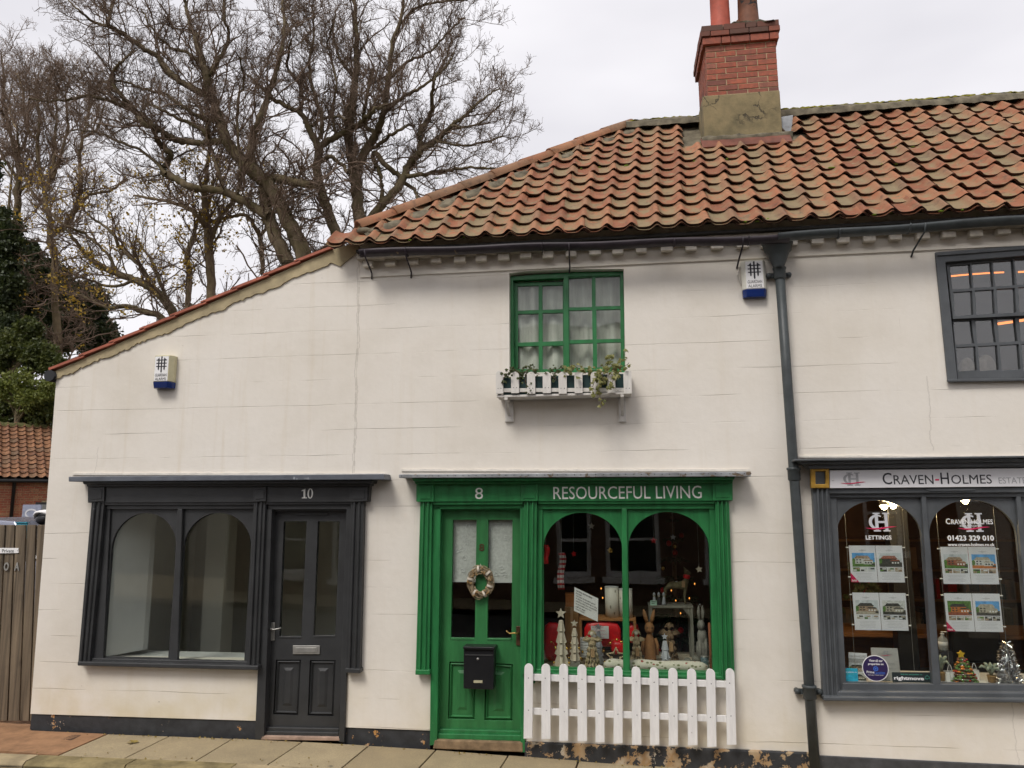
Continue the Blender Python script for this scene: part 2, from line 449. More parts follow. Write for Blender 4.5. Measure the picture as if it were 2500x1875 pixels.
M['planewood'] = wood_material('pale_wood', (0.42, 0.34, 0.24), (0.66, 0.57, 0.44), (20, 20, 3))
M['stick'] = wood_material('twig_bark', (0.13, 0.09, 0.05), (0.42, 0.33, 0.20), (30, 30, 30))
M['desk'] = wood_material('orange_wood', (0.22, 0.09, 0.028), (0.36, 0.16, 0.05), (3, 20, 20))

# ---------------------------------------------------------------- mesh helpers
LOC = {}
def tag(o, label=None, cat=None, group=None, kind=None):
    if label: o['label'] = label
    if cat: o['category'] = cat
    if group: o['group'] = group
    if kind: o['kind'] = kind
    return o
def thing(name, label, cat, loc=(0, 0, 0), group=None):
    o = bpy.data.objects.new(name, None)
    COL.objects.link(o)
    o.empty_display_size = 0.1
    o.location = loc
    LOC[o] = Vector(loc)
    return tag(o, label, cat, group)
def link(o, parent):
    COL.objects.link(o)
    if parent is not None:
        o.parent = parent
    LOC[o] = LOC.get(parent, Vector((0, 0, 0))).copy() if parent is not None else Vector((0, 0, 0))
    return o
class MB:
    """Collects shapes in world coordinates; build() links them as one mesh object."""
    def __init__(s):
        s.v, s.f, s.m, s.s = [], [], [], []
    def add(s, verts, faces, mi=0, smooth=False):
        o = len(s.v)
        s.v.extend([tuple(p) for p in verts])
        for f in faces:
            s.f.append([i + o for i in f]); s.m.append(mi); s.s.append(smooth)
        return s
    def box(s, x0, x1, y0, y1, z0, z1, mi=0):
        v = [(x0, y0, z0), (x1, y0, z0), (x1, y1, z0), (x0, y1, z0), (x0, y0, z1), (x1, y0, z1), (x1, y1, z1), (x0, y1, z1)]
        return s.add(v, [(0, 3, 2, 1), (4, 5, 6, 7), (0, 1, 5, 4), (1, 2, 6, 5), (2, 3, 7, 6), (3, 0, 4, 7)], mi)
    def obox(s, c, ax, ay, az, mi=0):
        """Box round c with half-axis vectors."""
        c, ax, ay, az = Vector(c), Vector(ax), Vector(ay), Vector(az)
        v = [c + ax * i + ay * j + az * k for k in (-1, 1) for (i, j) in ((-1, -1), (1, -1), (1, 1), (-1, 1))]
        return s.add(v, [(0, 3, 2, 1), (4, 5, 6, 7), (0, 1, 5, 4), (1, 2, 6, 5), (2, 3, 7, 6), (3, 0, 4, 7)], mi)
    def slab(s, pts, yb, mi=0):
        """Solid between the polygon pts (all on one plane y) and the same outline at y = yb."""
        n = len(pts)
        v = [Vector(p) for p in pts] + [Vector((p[0], yb, p[2])) for p in pts]
        f = [tuple(range(n)), tuple(range(2 * n - 1, n - 1, -1))] + [(i, i + n, (i + 1) % n + n, (i + 1) % n) for i in range(n)]
        return s.add(v, f, mi)
    def quad(s, c, pts, yf, yb, mi=0):
        return s.slab([Q(c, x, y, yf) for x, y in pts], yb, mi)
    def rect(s, c, x0, y0, x1, y1, yf, yb, mi=0):
        return s.quad(c, [(x0, y0), (x1, y0), (x1, y1), (x0, y1)], yf, yb, mi)
    def plate(s, loops, y0, y1, mi=0):
        """Plate with holes: loops of (x, z), the first the outline."""
        flat = [p for l in loops for p in l]
        tris = tessellate_polygon([[Vector((x, z, 0)) for x, z in l] for l in loops])
        n = len(flat)
        v = [(x, y0, z) for x, z in flat] + [(x, y1, z) for x, z in flat]
        f = [tuple(t) for t in tris] + [tuple(i + n for i in reversed(t)) for t in tris]
        o = 0
        for l in loops:
            k = len(l)
            f += [(o + i, o + (i + 1) % k, o + (i + 1) % k + n, o + i + n) for i in range(k)]
            o += k
        return s.add(v, f, mi)
    def tube(s, pts, r, n=6, mi=0, cap=True):
        pts = [Vector(p) for p in pts]
        k = len(pts)
        rr = r if hasattr(r, '__len__') else [r] * k
        v = []
        ref = None
        for i in range(k):
            t = (pts[min(i + 1, k - 1)] - pts[max(i - 1, 0)]).normalized()
            if ref is None:
                ref = t.orthogonal().normalized()
            a = (ref - t * ref.dot(t)).normalized()
            ref = a
            b = t.cross(a)
            for j in range(n):
                w = 2 * math.pi * j / n
                v.append(pts[i] + (a * math.cos(w) + b * math.sin(w)) * rr[i])
        f = [(i * n + j, i * n + (j + 1) % n, (i + 1) * n + (j + 1) % n, (i + 1) * n + j) for i in range(k - 1) for j in range(n)]
        s.add(v, f, mi, True)
        if cap:
            s.add([v[j] for j in range(n)], [tuple(range(n - 1, -1, -1))], mi)
            s.add([v[(k - 1) * n + j] for j in range(n)], [tuple(range(n))], mi)
        return s
    def lathe(s, prof, c, n=16, axis=None, mi=0):
        """Profile (radius, height) turned round the upright (or given) axis through c."""
        c = Vector(c)
        az = Vector(axis or (0, 0, 1)).normalized()
        ax = az.orthogonal().normalized()
        ay = az.cross(ax)
        v = [c + az * h + (ax * math.cos(2 * math.pi * j / n) + ay * math.sin(2 * math.pi * j / n)) * r for r, h in prof for j in range(n)]
        k = len(prof)
        f = [(i * n + j, i * n + (j + 1) % n, (i + 1) * n + (j + 1) % n, (i + 1) * n + j) for i in range(k - 1) for j in range(n)]
        f += [tuple(range(n - 1, -1, -1)), tuple((k - 1) * n + j for j in range(n))]
        return s.add(v, f, mi, True)
    def ell(s, c, r, n=12, rings=8, rot=None, mi=0):
        c = Vector(c)
        v, f = [], []
        for i in range(rings + 1):
            a = math.pi * i / rings
            for j in range(n):
                w = 2 * math.pi * j / n
                p = Vector((r[0] * math.sin(a) * math.cos(w), r[1] * math.sin(a) * math.sin(w), r[2] * math.cos(a)))
                v.append(c + (rot @ p if rot else p))
        f = [(i * n + j, i * n + (j + 1) % n, (i + 1) * n + (j + 1) % n, (i + 1) * n + j) for i in range(rings) for j in range(n)]
        return s.add(v, f, mi, True)
    def build(s, name, mats, parent=None, bevel=0.0, recalc=True):
        me = bpy.data.meshes.new(name)
        off = LOC.get(parent, Vector((0, 0, 0)))
        me.from_pydata([(p[0] - off.x, p[1] - off.y, p[2] - off.z) for p in s.v], [], s.f)
        for k in (mats if isinstance(mats, (list, tuple)) else [mats]):
            me.materials.append(M[k] if isinstance(k, str) else k)
        me.polygons.foreach_set('material_index', s.m)
        me.polygons.foreach_set('use_smooth', s.s)
        if recalc:
            bm = bmesh.new()
            bm.from_mesh(me)
            bmesh.ops.remove_doubles(bm, verts=bm.verts, dist=1e-6)
            bmesh.ops.recalc_face_normals(bm, faces=bm.faces)
            bm.to_mesh(me)
            bm.free()
        o = link(bpy.data.objects.new(name, me), parent)
        if bevel:
            b = o.modifiers.new('bevel', 'BEVEL')
            b.width = bevel; b.segments = 2; b.limit_method = 'ANGLE'; b.angle_limit = 0.7
        return o
def big_mesh(name, V, F, mat, parent, smooth=True, mats=None, mi=None):
    """Large mesh from numpy arrays; F is (n, 3) or (n, 4)."""
    me = bpy.data.meshes.new(name)
    off = np.array(LOC.get(parent, Vector((0, 0, 0))))
    V = (np.asarray(V, np.float64) - off).astype(np.float32)
    F = np.asarray(F, np.int32)
    me.vertices.add(len(V)); me.vertices.foreach_set('co', V.ravel())
    k = F.shape[1]
    me.loops.add(F.size); me.loops.foreach_set('vertex_index', F.ravel())
    me.polygons.add(len(F))
    me.polygons.foreach_set('loop_start', np.arange(0, F.size, k, dtype=np.int32))
    me.polygons.foreach_set('use_smooth', np.full(len(F), smooth))
    for m_ in (mats or [mat]):
        me.materials.append(M[m_] if isinstance(m_, str) else m_)
    if mi is not None:
        me.polygons.foreach_set('material_index', np.asarray(mi, np.int32))
    me.update(calc_edges=True)
    return link(bpy.data.objects.new(name, me), parent)
def copy_of(o, parent, loc=None, rot=None, scale=None):
    """Another object that shares o's mesh."""
    c = o.copy()
    for k in list(c.keys()):
        del c[k]
    COL.objects.link(c)
    c.parent = parent
    if loc is not None: c.location = Vector(loc) - LOC[parent]
    if rot is not None: c.rotation_euler = rot
    if scale is not None: c.scale = scale
    LOC[c] = LOC[parent].copy()
    return c
TEXTS = []
def text(body, p0, p1, name, mat, parent, thick=0.002, bold=0.0, slant=0.0, fit='both', rotmat=None):
    """Lettering whose bounding box runs from p0 (top left) to p1 (bottom right), facing the street."""
    cu = bpy.data.curves.new(name, 'FONT')
    cu.body = body
    cu.size = 1.0
    cu.offset = bold
    cu.shear = slant
    cu.resolution_u = 3
    cu.extrude = 0.0
    ob = bpy.data.objects.new('lettering_source', cu)
    COL.objects.link(ob)
    TEXTS.append((ob, Vector(p0), Vector(p1), name, mat, parent, thick, rotmat))
def finish_texts():
    bpy.context.view_layer.update()
    dg = bpy.context.evaluated_depsgraph_get()
    for ob, p0, p1, name, mat, parent, thick, rotmat in TEXTS:
        me0 = bpy.data.meshes.new_from_object(ob.evaluated_get(dg))
        co = np.array([v.co[:] for v in me0.vertices])
        lo, hi = co.min(0), co.max(0)
        u = (co[:, 0] - lo[0]) / max(hi[0] - lo[0], 1e-6)
        w = (co[:, 1] - lo[1]) / max(hi[1] - lo[1], 1e-6)
        fs = [list(f.vertices) for f in me0.polygons]
        mb = MB()
        # p0 = top left, p1 = bottom right; the board may lean sideways a little (rotmat: bottom-left, top-right given)
        if rotmat:
            tl, tr, bl = [Vector(q) for q in rotmat]
            pts = [bl + (tr - tl) * a + (tl - bl) * b for a, b in zip(u, w)]
        else:
            pts = [Vector((p0.x + (p1.x - p0.x) * a, p0.y, p1.z + (p0.z - p1.z) * b)) for a, b in zip(u, w)]
        mb.add(pts, fs)
        n = len(pts)
        edges = {}
        for f in fs:
            for i in range(len(f)):
                a, b = f[i], f[(i + 1) % len(f)]
                if (b, a) in edges: del edges[(b, a)]
                else: edges[(a, b)] = 1
        mb2 = MB()
        mb2.add(pts + [p + Vector((0, thick, 0)) for p in pts], [tuple(f) for f in fs] + [(a, a + n, b + n, b) for a, b in edges])
        mb2.build(name, mat, parent, recalc=False)
        bpy.data.meshes.remove(me0)
    for t in TEXTS:
        cu = t[0].data
        bpy.data.objects.remove(t[0])
        bpy.data.curves.remove(cu)
def lerp(a, b, t):
    return (a[0] + (b[0] - a[0]) * t, a[1] + (b[1] - a[1]) * t)
def subquad(q, u0, u1, v0=0.0, v1=1.0):
    """Part of a four-cornered outline (top left, top right, bottom right, bottom left)."""
    tl, tr, br, bl = q
    def at(u, v): return lerp(lerp(tl, tr, u), lerp(bl, br, u), v)
    return [at(u0, v0), at(u1, v0), at(u1, v1), at(u0, v1)]
def arch(x0, x1, ztop, zbot, zspring, n=20, x0b=None, x1b=None):
    """Arched opening as (x, z); x0b, x1b are the foot positions."""
    x0b = x0 if x0b is None else x0b
    x1b = x1 if x1b is None else x1b
    cx, rx, rz = (x0 + x1) / 2, (x1 - x0) / 2, ztop - zspring
    pts = [(x0b, zbot)]
    pts += [(cx - rx * math.cos(math.pi * i / n), zspring + rz * math.sin(math.pi * i / n)) for i in range(n + 1)]
    pts += [(x1b, zbot)]
    return pts
def ground_z(x):
    return float(np.interp(x, [-30, -5.6, -3.3, -1.7, -0.87, 0.62, 3.7, 30], [0.9, 0.05, 0.055, 0.03, 0.0, -0.045, -0.12, -1.0]))

# ---------------------------------------------------------------- ground, road, pavement
KY0, KY1 = -0.635, -0.82                                    # back and front of the kerb
xs = [-60, -30, -12, -8, -6.6, -5.6, -4.5, -3.3, -1.7, -0.87, 0.62, 2, 3.7, 6, 12, 30, 60]
def sheet(name, y0, y1, dz, mat, xs=xs, kind='structure'):
    mb = MB()
    v = []
    for x in xs:
        v += [(x, y0, ground_z(x) + dz), (x, y1, ground_z(x) + dz)]
    mb.add(v, [(2 * i, 2 * i + 2, 2 * i + 3, 2 * i + 1) for i in range(len(xs) - 1)])
    return tag(mb.build(name, mat, None), kind=kind)
g = MB()
g.add([(-600, -600, -1.3), (600, -600, -1.3), (600, 900, -1.3), (-600, 900, -1.3)], [(0, 1, 2, 3)])
tag(g.build('ground', 'earth'), kind='structure')
sheet('road', -8.2, KY1 - 0.001, -0.13, 'road')
pv = sheet('pavement', KY1, 0.4, -0.035, 'joint_dark')
LOC[pv] = Vector((0, 0, 0))
tag(sheet('far_pavement', -12.0, -8.2, -0.01, 'slab'))
yard = MB()
yard.add([(-60, 0.4, 0.0), (9, 0.4, 0.0), (9, 60, 0.0), (-60, 60, 0.0)], [(0, 1, 2, 3)])
tag(yard.build('yard', 'earth'), kind='structure')

# paving slabs: joints read off the survey, back edge to front edge
def gpt(px, py):
    p = UG(px, py, 0.03)
    return UG(px, py, ground_z(p.x))
joints = [((255, 1795), (142, 1844)), ((405, 1801), (302, 1852)), ((562, 1807), (474, 1860)), ((737, 1812), (652, 1868))]
jx = []
for (b, f) in joints:
    pb, pf = gpt(*b), gpt(*f)
    jx.append((pb.x + (pf.x - pb.x) * 0.0, pf.x))
step_b = 0.66
skew = jx[-1][1] - jx[-1][0]
last = jx[-1][0]
while last < 5.5:
    last += 0.635 + random.uniform(-0.03, 0.03)
    jx.append((last, last + skew))
for i in range(len(jx) - 1):
    (b0, f0), (b1, f1) = jx[i], jx[i + 1]
    e = 0.007
    yb, yf = -0.03, KY0 + 0.012
    t = random.uniform(-0.003, 0.003)
    mb = MB()
    top = [(b0 + e, yb, ground_z(b0) + t), (b1 - e, yb, ground_z(b1) + t), (f1 - e, yf, ground_z(f1) + t * 0.5), (f0 + e, yf, ground_z(f0) + t * 0.5)]
    v = top + [(x, y, z - 0.03) for x, y, z in top]
    mb.add(v, [(0, 1, 2, 3)] + [(k, k + 4, (k + 1) % 4 + 4, (k + 1) % 4) for k in range(4)])
    mb.build('paving_slab', 'slab', pv, bevel=0.004)
mb = MB()
b0, f0 = jx[0]
top = [(-12, 0.35, ground_z(-12)), (-5.66, 0.35, ground_z(-5.66)), (-5.6, -0.03, ground_z(-5.6)), (b0 - 0.008, -0.03, ground_z(b0)), (f0 - 0.008, KY0 + 0.012, ground_z(f0)), (-12, KY0 + 0.012, ground_z(-12))]
mb.add(top + [(x, y, z - 0.03) for x, y, z in top], [(0, 1, 2, 3, 4, 5)] + [(k, k + 6, (k + 1) % 6 + 6, (k + 1) % 6) for k in range(6)])
mb.build('surfacing_patch', 'tarpatch', pv)
# kerb stones
kx = [-13.0]
while kx[-1] < 9:
    kx.append(kx[-1] + 0.92 + random.uniform(-0.05, 0.05))
kp = gpt(54, 1862).x
shift = min(kx, key=lambda v: abs(v - kp)) - kp
kerb = sheet('kerb', KY1 + 0.012, KY0 - 0.001, -0.04, 'joint_dark')
LOC[kerb] = Vector((0, 0, 0))
for a, b in zip(kx[:-1], kx[1:]):
    a, b = a - shift + 0.006, b - shift - 0.006
    mb = MB()
    n = 5
    v = []
    for i in range(n):
        x = a + (b - a) * i / (n - 1)
        z = ground_z(x) + 0.002
        w = random.uniform(-0.004, 0.004)
        v += [(x, KY0 - 0.004, z), (x, KY1 + 0.035, z + w), (x, KY1 + 0.008 + w, z - 0.028), (x, KY1 + w, z - 0.16), (x, KY0 - 0.004, z - 0.16)]
    f = [(i * 5 + j, i * 5 + 5 + j, i * 5 + 5 + j + 1, i * 5 + j + 1) for i in range(n - 1) for j in range(4)]
    f += [(4, 3, 2, 1, 0), tuple((n - 1) * 5 + j for j in range(5))]
    mb.add(v, f)
    mb.build('kerb_stone', random.choice(['kerb', 'kerb', 'kerb_moss']), kerb)
# service covers in the orange patch
def cover(pts, label):
    w = [gpt(*p) for p in pts]
    c = sum(w, Vector()) / 4
    t = thing('service_cover', label, 'cover', (c.x, c.y, c.z), 'service covers in the pavement')
    mb = MB()
    v = [p + Vector((0, 0, 0.004)) for p in w]
    mb.add(v + [p - Vector((0, 0, 0.02)) for p in v], [(0, 1, 2, 3)] + [(k, k + 4, (k + 1) % 4 + 4, (k + 1) % 4) for k in range(4)])
    mb.build('frame', 'blackiron', t)
    mb = MB()
    v = [c + (p - c) * 0.88 + Vector((0, 0, 0.007)) for p in w]
    mb.add(v + [p - Vector((0, 0, 0.006)) for p in v], [(0, 1, 2, 3)] + [(k, k + 4, (k + 1) % 4 + 4, (k + 1) % 4) for k in range(4)])
    for i in range(6):
        for j in range(4):
            u, w2 = (i + 0.5) / 6, (j + 0.5) / 4
            q = (v[0] * (1 - u) + v[1] * u) * (1 - w2) + (v[3] * (1 - u) + v[2] * u) * w2
            mb.obox(q + Vector((0, 0, 0.001)), (0.012, 0, 0), (0, 0.008, 0), (0, 0, 0.0016))
    mb.build('plate', 'cover', t)
cover([(150, 1795), (203, 1796), (176, 1810), (120, 1808)], 'small rusty iron service cover in orange surfacing below the dark window')
cover([(-25, 1808), (26, 1809), (-2, 1820), (-60, 1819)], 'small iron service cover at the frame edge by the wooden gate')
lf = MB()
c0 = gpt(322, 1814)
for k, (a, l) in enumerate([(0.2, 0.06), (1.1, 0.05), (2.2, 0.055), (3.6, 0.05), (5.0, 0.05)]):
    d = Vector((math.cos(a), math.sin(a) * 1.0, 0.12))
    s_ = Vector((-d.y, d.x, 0)) * 0.022
    lf.add([c0 + Vector((0, 0, 0.006)), c0 + d * l * 0.6 + s_ + Vector((0, 0, 0.012)), c0 + d * l + Vector((0, 0, 0.006)), c0 + d * l * 0.6 - s_ + Vector((0, 0, 0.004))], [(0, 1, 2, 3)])
M['deadleaf'] = plain('dead_leaf', (0.26, 0.19, 0.05), 0.8, 0.3, 40, 0)
tag(lf.build('fallen_leaf', 'deadleaf', recalc=False), 'withered yellow maple leaf lying on the paving slabs below the charcoal window', 'leaf')

# ---------------------------------------------------------------- pieces of shop fronts
def xz(v): return (v.x, v.z)
def pilaster(c, q, parent, mat, yf=-0.06, name='pilaster', ribs=((0.22, 0.40), (0.60, 0.78))):
    o = MB().quad(c, q, yf, 0.004).build(name, mat, parent, bevel=0.004)
    for a, b in ribs:
        mb = MB()
        qq = subquad(q, a, b, 0.0, 1.0)
        t = [Q(c, *p, yf) for p in qq]
        n = 6
        v = []
        for (l, r) in ((t[0], t[1]), (t[3], t[2])):
            for i in range(n + 1):
                w = math.pi * i / n
                p = l.lerp(r, (1 - math.cos(w)) / 2)
                v.append((p.x, yf + 0.001 - 0.022 * math.sin(w), p.z))
        mb.add(v, [(i, i + 1, i + n + 2, i + n + 1) for i in range(n)], 0, True)
        mb.build('reed', mat, o)
    return o
def shop_window(c, outline, arches, mull, parent, mat, yp=0.0, zsp=None, gy=0.03, name='shop_window'):
    """Arched timber window: outline and each arch (spring left, top, spring right, foot left, foot right) in survey pixels."""
    Y = yp
    loops = [[xz(Q(c, *p, Y)) for p in outline]]
    panes = []
    for (sl, tp, sr, fl, fr) in arches:
        a, t, b, d, e = [Q(c, *p, Y) for p in (sl, tp, sr, fl, fr)]
        zs = (a.z + b.z) / 2
        zb = (d.z + e.z) / 2
        loops.append(arch(a.x, b.x, t.z, zb, zs, 22, d.x, e.x))
        panes.append((min(a.x, d.x), max(b.x, e.x), zb, t.z))
    win = MB().plate(loops, Y, Y + 0.03).build(name, mat, parent)
    for (x0, x1, z0, z1) in panes:
        MB().box(x0 - 0.03, x1 + 0.03, gy + Y + 0.002, gy + Y + 0.006, z0 - 0.02, z1 + 0.03).build('pane', 'glass', win)
    for q in mull:
        MB().quad(c, q, Y - 0.035, Y - 0.0005).build('mullion', mat, win, bevel=0.006)
    return win
def panel_door(c, leaf, panes, panels, parent, mat, Y=0.05, glassmat='glass', name='door'):
    loops = [[xz(Q(c, *p, Y)) for p in leaf]] + [[xz(Q(c, *p, Y)) for p in q] for q in panes] + [[xz(Q(c, *p, Y)) for p in q] for q in panels]
    d = MB().plate(loops, Y, Y + 0.045).build(name, mat, parent, bevel=0.003)
    for q in panes:
        MB().slab([Q(c, *p, Y + 0.0).xyz + Vector((0, 0.022, 0)) for p in q], Y + 0.026).build('pane', glassmat, d)
        p = [Q(c, *k, Y) for k in q]
        mb = MB()
        mb.slab([Vector((p[3].x, Y - 0.004, p[3].z + 0.022)), Vector((p[2].x, Y - 0.004, p[2].z + 0.022)), Vector((p[2].x, Y - 0.004, p[2].z)), Vector((p[3].x, Y - 0.004, p[3].z))], Y + 0.02)
        mb.build('glazing_bead', mat, d, bevel=0.004)
    for q in panels:
        mb = MB()
        p = [Q(c, *k, Y) for k in q]
        cen = sum(p, Vector()) / 4
        def at(f, y): return [Vector((cen.x + (k.x - cen.x) * f[0], y, cen.z + (k.z - cen.z) * f[1])) for k in p]
        w, h = (p[1] - p[0]).length, (p[0] - p[3]).length
        fr = lambda m_: (1 - 2 * m_ / w, 1 - 2 * m_ / h)
        rings = [at((1, 1), Y + 0.024), at(fr(0.020), Y + 0.004), at(fr(0.03), Y + 0.024), at(fr(0.075), Y + 0.022), at(fr(0.10), Y + 0.012)]
        v = [k for r in rings for k in r]
        f = [(4 * i + j, 4 * i + (j + 1) % 4, 4 * i + 4 + (j + 1) % 4, 4 * i + 4 + j) for i in range(len(rings) - 1) for j in range(4)]
        f.append(tuple(4 * (len(rings) - 1) + j for j in range(4)))
        mb.add(v, f)
        mb.build('panel', mat, d)
    return d
def room(x0, x1, y0, y1, z0, z1, parent, wall, floor='room_floor', name='interior'):
    t = 0.05
    o = MB().box(x0 - t, x1 + t, y1, y1 + t, z0, z1).box(x0 - t, x0, y0, y1, z0, z1).box(x1, x1 + t, y0, y1, z0, z1).build(name, wall, parent)
    MB().box(x0 - t, x1 + t, y0, y1 + t, z0 - t, z0 - 0.001).build('floor', floor, o)
    MB().box(x0 - t, x1 + t, y0, y1 + t, z1 + 0.001, z1 + t).build('ceiling', wall, o)
    return o
def flakes(c, x0, x1, y, Y, parent, n, mat='flake', amp=5):
    """Ragged lip of cracked render above a cornice."""
    mb = MB()
    xsn = [x0 + (x1 - x0) * i / n for i in range(n + 1)]
    up = [y - random.uniform(0, amp) - amp for _ in xsn]
    pts = [(x, u) for x, u in zip(xsn, up)] + [(x1, y + 4), (x0, y + 4)]
    w = [Q(c, *p, Y) for p in pts]
    mb.plate([[xz(k) for k in w]], Y, 0.004)
    return mb.build('render_lip', mat, parent)

# ================================================================ number 10: low white building
XW = -2.452                                              # party line, number 10 / number 8
XE = 1.56                                                # party line, number 8 / agency
bw = thing('corner_shop', 'low white rendered shop with sloping top and charcoal shopfront numbered 10', 'shop building', (-4.0, 0, 0.05))
pz = lambda c, x, y: Q(c, x, y, 0.0)
W_bl = pz(cP, 205, 533); W_br = pz(cP, 1722, 578)
d_tl, d_tr = pz(cD, 1108, 236), pz(cD, 1578, 234)
d_bl, d_br = pz(cD, 1062, 1402), pz(cD, 1528, 1438)
W_r = Vector((XW - 0.0008, 0, pz(cD, 1781, 1446).z))
tl, tr, pk = U(139, 905), U(812, 613), U(846, 598)
pkz = pk.z
out_w = [xz(W_bl), xz(tl), xz(tr), (XW - 0.0008, pkz - 0.02), xz(W_r), xz(d_br), xz(d_tr), xz(d_tl), xz(d_bl)]
hole_w = [xz(pz(cD, *p)) for p in ((232, 243), (1050, 240), (1008, 1090), (150, 1075))]
wallW = MB().plate([out_w, hole_w], 0.0, 0.25).build('wall', 'wall_w', bw)
# return and rear walls
sx = W_bl.x
sd = MB()
sd.add([(sx, 0.251, -0.2), (tl.x, 0.251, tl.z), (tl.x, 6.5, tl.z), (sx, 6.5, -0.2)], [(0, 1, 2, 3)])
sd.add([(sx, 6.5, -0.2), (tl.x, 6.5, tl.z), (XW - 0.01, 6.5, pkz), (XW - 0.01, 6.5, -0.2)], [(0, 1, 2, 3)])
sd.build('rear_wall', 'wall_top', bw)
MB().slab([Vector((W_bl.x + 0.006, 0.012, W_bl.z)), Vector((d_bl.x, 0.012, d_bl.z + 0.004)), Vector((d_bl.x - 0.02, 0.012, -0.15)), Vector((W_bl.x - 0.01, 0.012, -0.15))], 0.25).build('plinth', 'plinth_w', bw)
MB().slab([Vector((d_br.x, 0.012, d_br.z)), Vector((XW - 0.003, 0.012, W_r.z)), Vector((XW - 0.003, 0.012, -0.15)), Vector((d_br.x + 0.004, 0.012, -0.15))], 0.25).build('plinth', 'plinth_w', bw)
# sloping roof: slab, red verge tiles and the ragged mortar under them
v0, v1 = U(128, 905, -0.04), U(806, 608, -0.04)
rdir = (v1 - v0).normalized(); rup = Vector((-rdir.z, 0, rdir.x))
roofW = MB().slab([v0 + rup * 0.0, v1 + rup * 0.0, v1 - rup * 0.05, v0 - rup * 0.05], 6.6).build('roof', 'wall_top', bw)
for o in (roofW,):
    for vtx in o.data.vertices:
        if vtx.co.y < 0.5: vtx.co.y += 0.06
nt = 9
L_ = (v1 - v0).length
for i in range(nt):
    a = v0 + rdir * (L_ * i / nt - 0.03)
    b = v0 + rdir * (L_ * (i + 1) / nt + 0.02)
    mb = MB()
    n = 6
    v = []
    for k, (p, dz) in enumerate(((a, 0.020), (b, 0.002))):
        for j in range(n + 1):
            w = math.pi * (0.15 + 0.85 * j / n)
            yy = -0.05 + 0.24 * j / n
            hh = 0.010 + 0.014 * abs(math.cos(w))
            v.append(Vector((p.x, yy, p.z)) + rup * (dz + hh))
        for j in range(n + 1):
            yy = -0.05 + 0.24 * j / n
            v.append(Vector((p.x, yy, p.z)) + rup * (dz - 0.004))
    m1 = 2 * (n + 1)
    f = [(j, j + 1, m1 + j + 1, m1 + j) for j in range(n)] + [(n + 1 + j, m1 + n + 1 + j, m1 + n + 2 + j, n + 2 + j) for j in range(n)]
    f += [(0, m1, m1 + n + 1, n + 1)] + [(j, n + 1 + j, n + 2 + j, j + 1) for j in range(n)] + [(m1 + j, m1 + j + 1, m1 + n + 2 + j, m1 + n + 1 + j) for j in range(n)]
    mb.add(v, f)
    mb.build('verge_tile', 'tile_red', roofW)
mb = MB()
n = 110
topl, botl = [], []
for i in range(n + 1):
    t = i / n
    p = v0.lerp(v1, t)
    topl.append((p.x, p.z - 0.005))
    wdt = 0.05 + 0.05 * t + 0.008 * math.sin(i * 0.31) + 0.005 * math.sin(i * 0.83 + 2) + random.uniform(-0.010, 0.012)
    botl.append((p.x + 0.02, p.z - wdt - 0.03))
apex = U(868, 588, -0.02); ap2 = U(866, 632, -0.02)
topl += [xz(U(840, 600, -0.02)), (XW - 0.004, apex.z)]
botl += [xz(U(830, 650, -0.02)), (XW - 0.004, U(866, 596, -0.02).z - 0.06)]
mb.plate([topl + botl[::-1]], -0.016, 0.0015)
mb.build('verge_mortar', 'wall_top', bw)

gL = Q(c5, 345, 826, 0.0)
MB().tube([Vector((gL.x - 0.02, -0.05, gL.z + 0.0)), Vector((gL.x - 0.02, 6.4, gL.z))], 0.06, 12).build('side_gutter', 'black', bw)
MB().tube([Vector((tl.x - 0.045, 0.34, gL.z)), Vector((sx - 0.045, 0.34, 0.0))], 0.035, 8).build('side_downpipe', 'black', bw)
F = 'char'
MB().quad(cD, [(38, 75), (1750, 60), (1755, 91), (38, 102)], -0.215, -0.002).build('cornice', 'lead_dark', bw, bevel=0.006)
cm = MB().quad(cD, [(112, 100), (1690, 92), (1684, 112), (118, 117)], -0.165, 0.003)
cm.quad(cD, [(132, 114), (1680, 108), (1676, 126), (138, 131)], -0.115, 0.003)
cm.build('cornice_moulding', F, bw, bevel=0.008)
fas = MB().quad(cD, [(143, 126), (1675, 120), (1668, 212), (143, 217)], -0.07, 0.003).build('fascia', F, bw, bevel=0.003)
for a, b in ((147, 233), (1042, 1112), (1567, 1664)):
    q = [(a, 134), (b, 131), (b - 2, 208), (a, 213)]
    blk = MB().quad(cD, q, -0.088, -0.0695).build('corbel_block', F, bw, bevel=0.003)
    MB().quad(cD, subquad(q, 0.16, 0.84, 0.14, 0.82), -0.094, -0.0875).build('raised_panel', F, blk, bevel=0.003)
n10 = MB()
for q in ([(1315, 148), (1325, 140), (1325, 190), (1315, 190)], [(1306, 188), (1334, 188), (1334, 193), (1306, 193)], [(1305, 150), (1316, 144), (1316, 150), (1306, 154)]):
    n10.quad(cD, q, -0.0715, -0.069)
n10.build('numeral_1', 'letter', fas)
o0, o1 = Q(cD, 1338, 139, -0.0715), Q(cD, 1366, 194, -0.0715)
def oval(k, m): return [((o0.x + o1.x) / 2 + (o1.x - o0.x) / 2 * k * math.cos(2 * math.pi * i / 28), (o0.z + o1.z) / 2 + (o0.z - o1.z) / 2 * m * math.sin(2 * math.pi * i / 28)) for i in range(28)]
MB().plate([oval(1, 1), oval(0.5, 0.86)], -0.0715, -0.069).build('numeral_0', 'letter', fas)
for q in ([(228, 214), (1046, 211), (1046, 229), (228, 231)], [(1106, 211), (1578, 209), (1576, 226), (1106, 228)]):
    MB().quad(cD, q, -0.055, 0.004).build('head_moulding', F, bw, bevel=0.006)
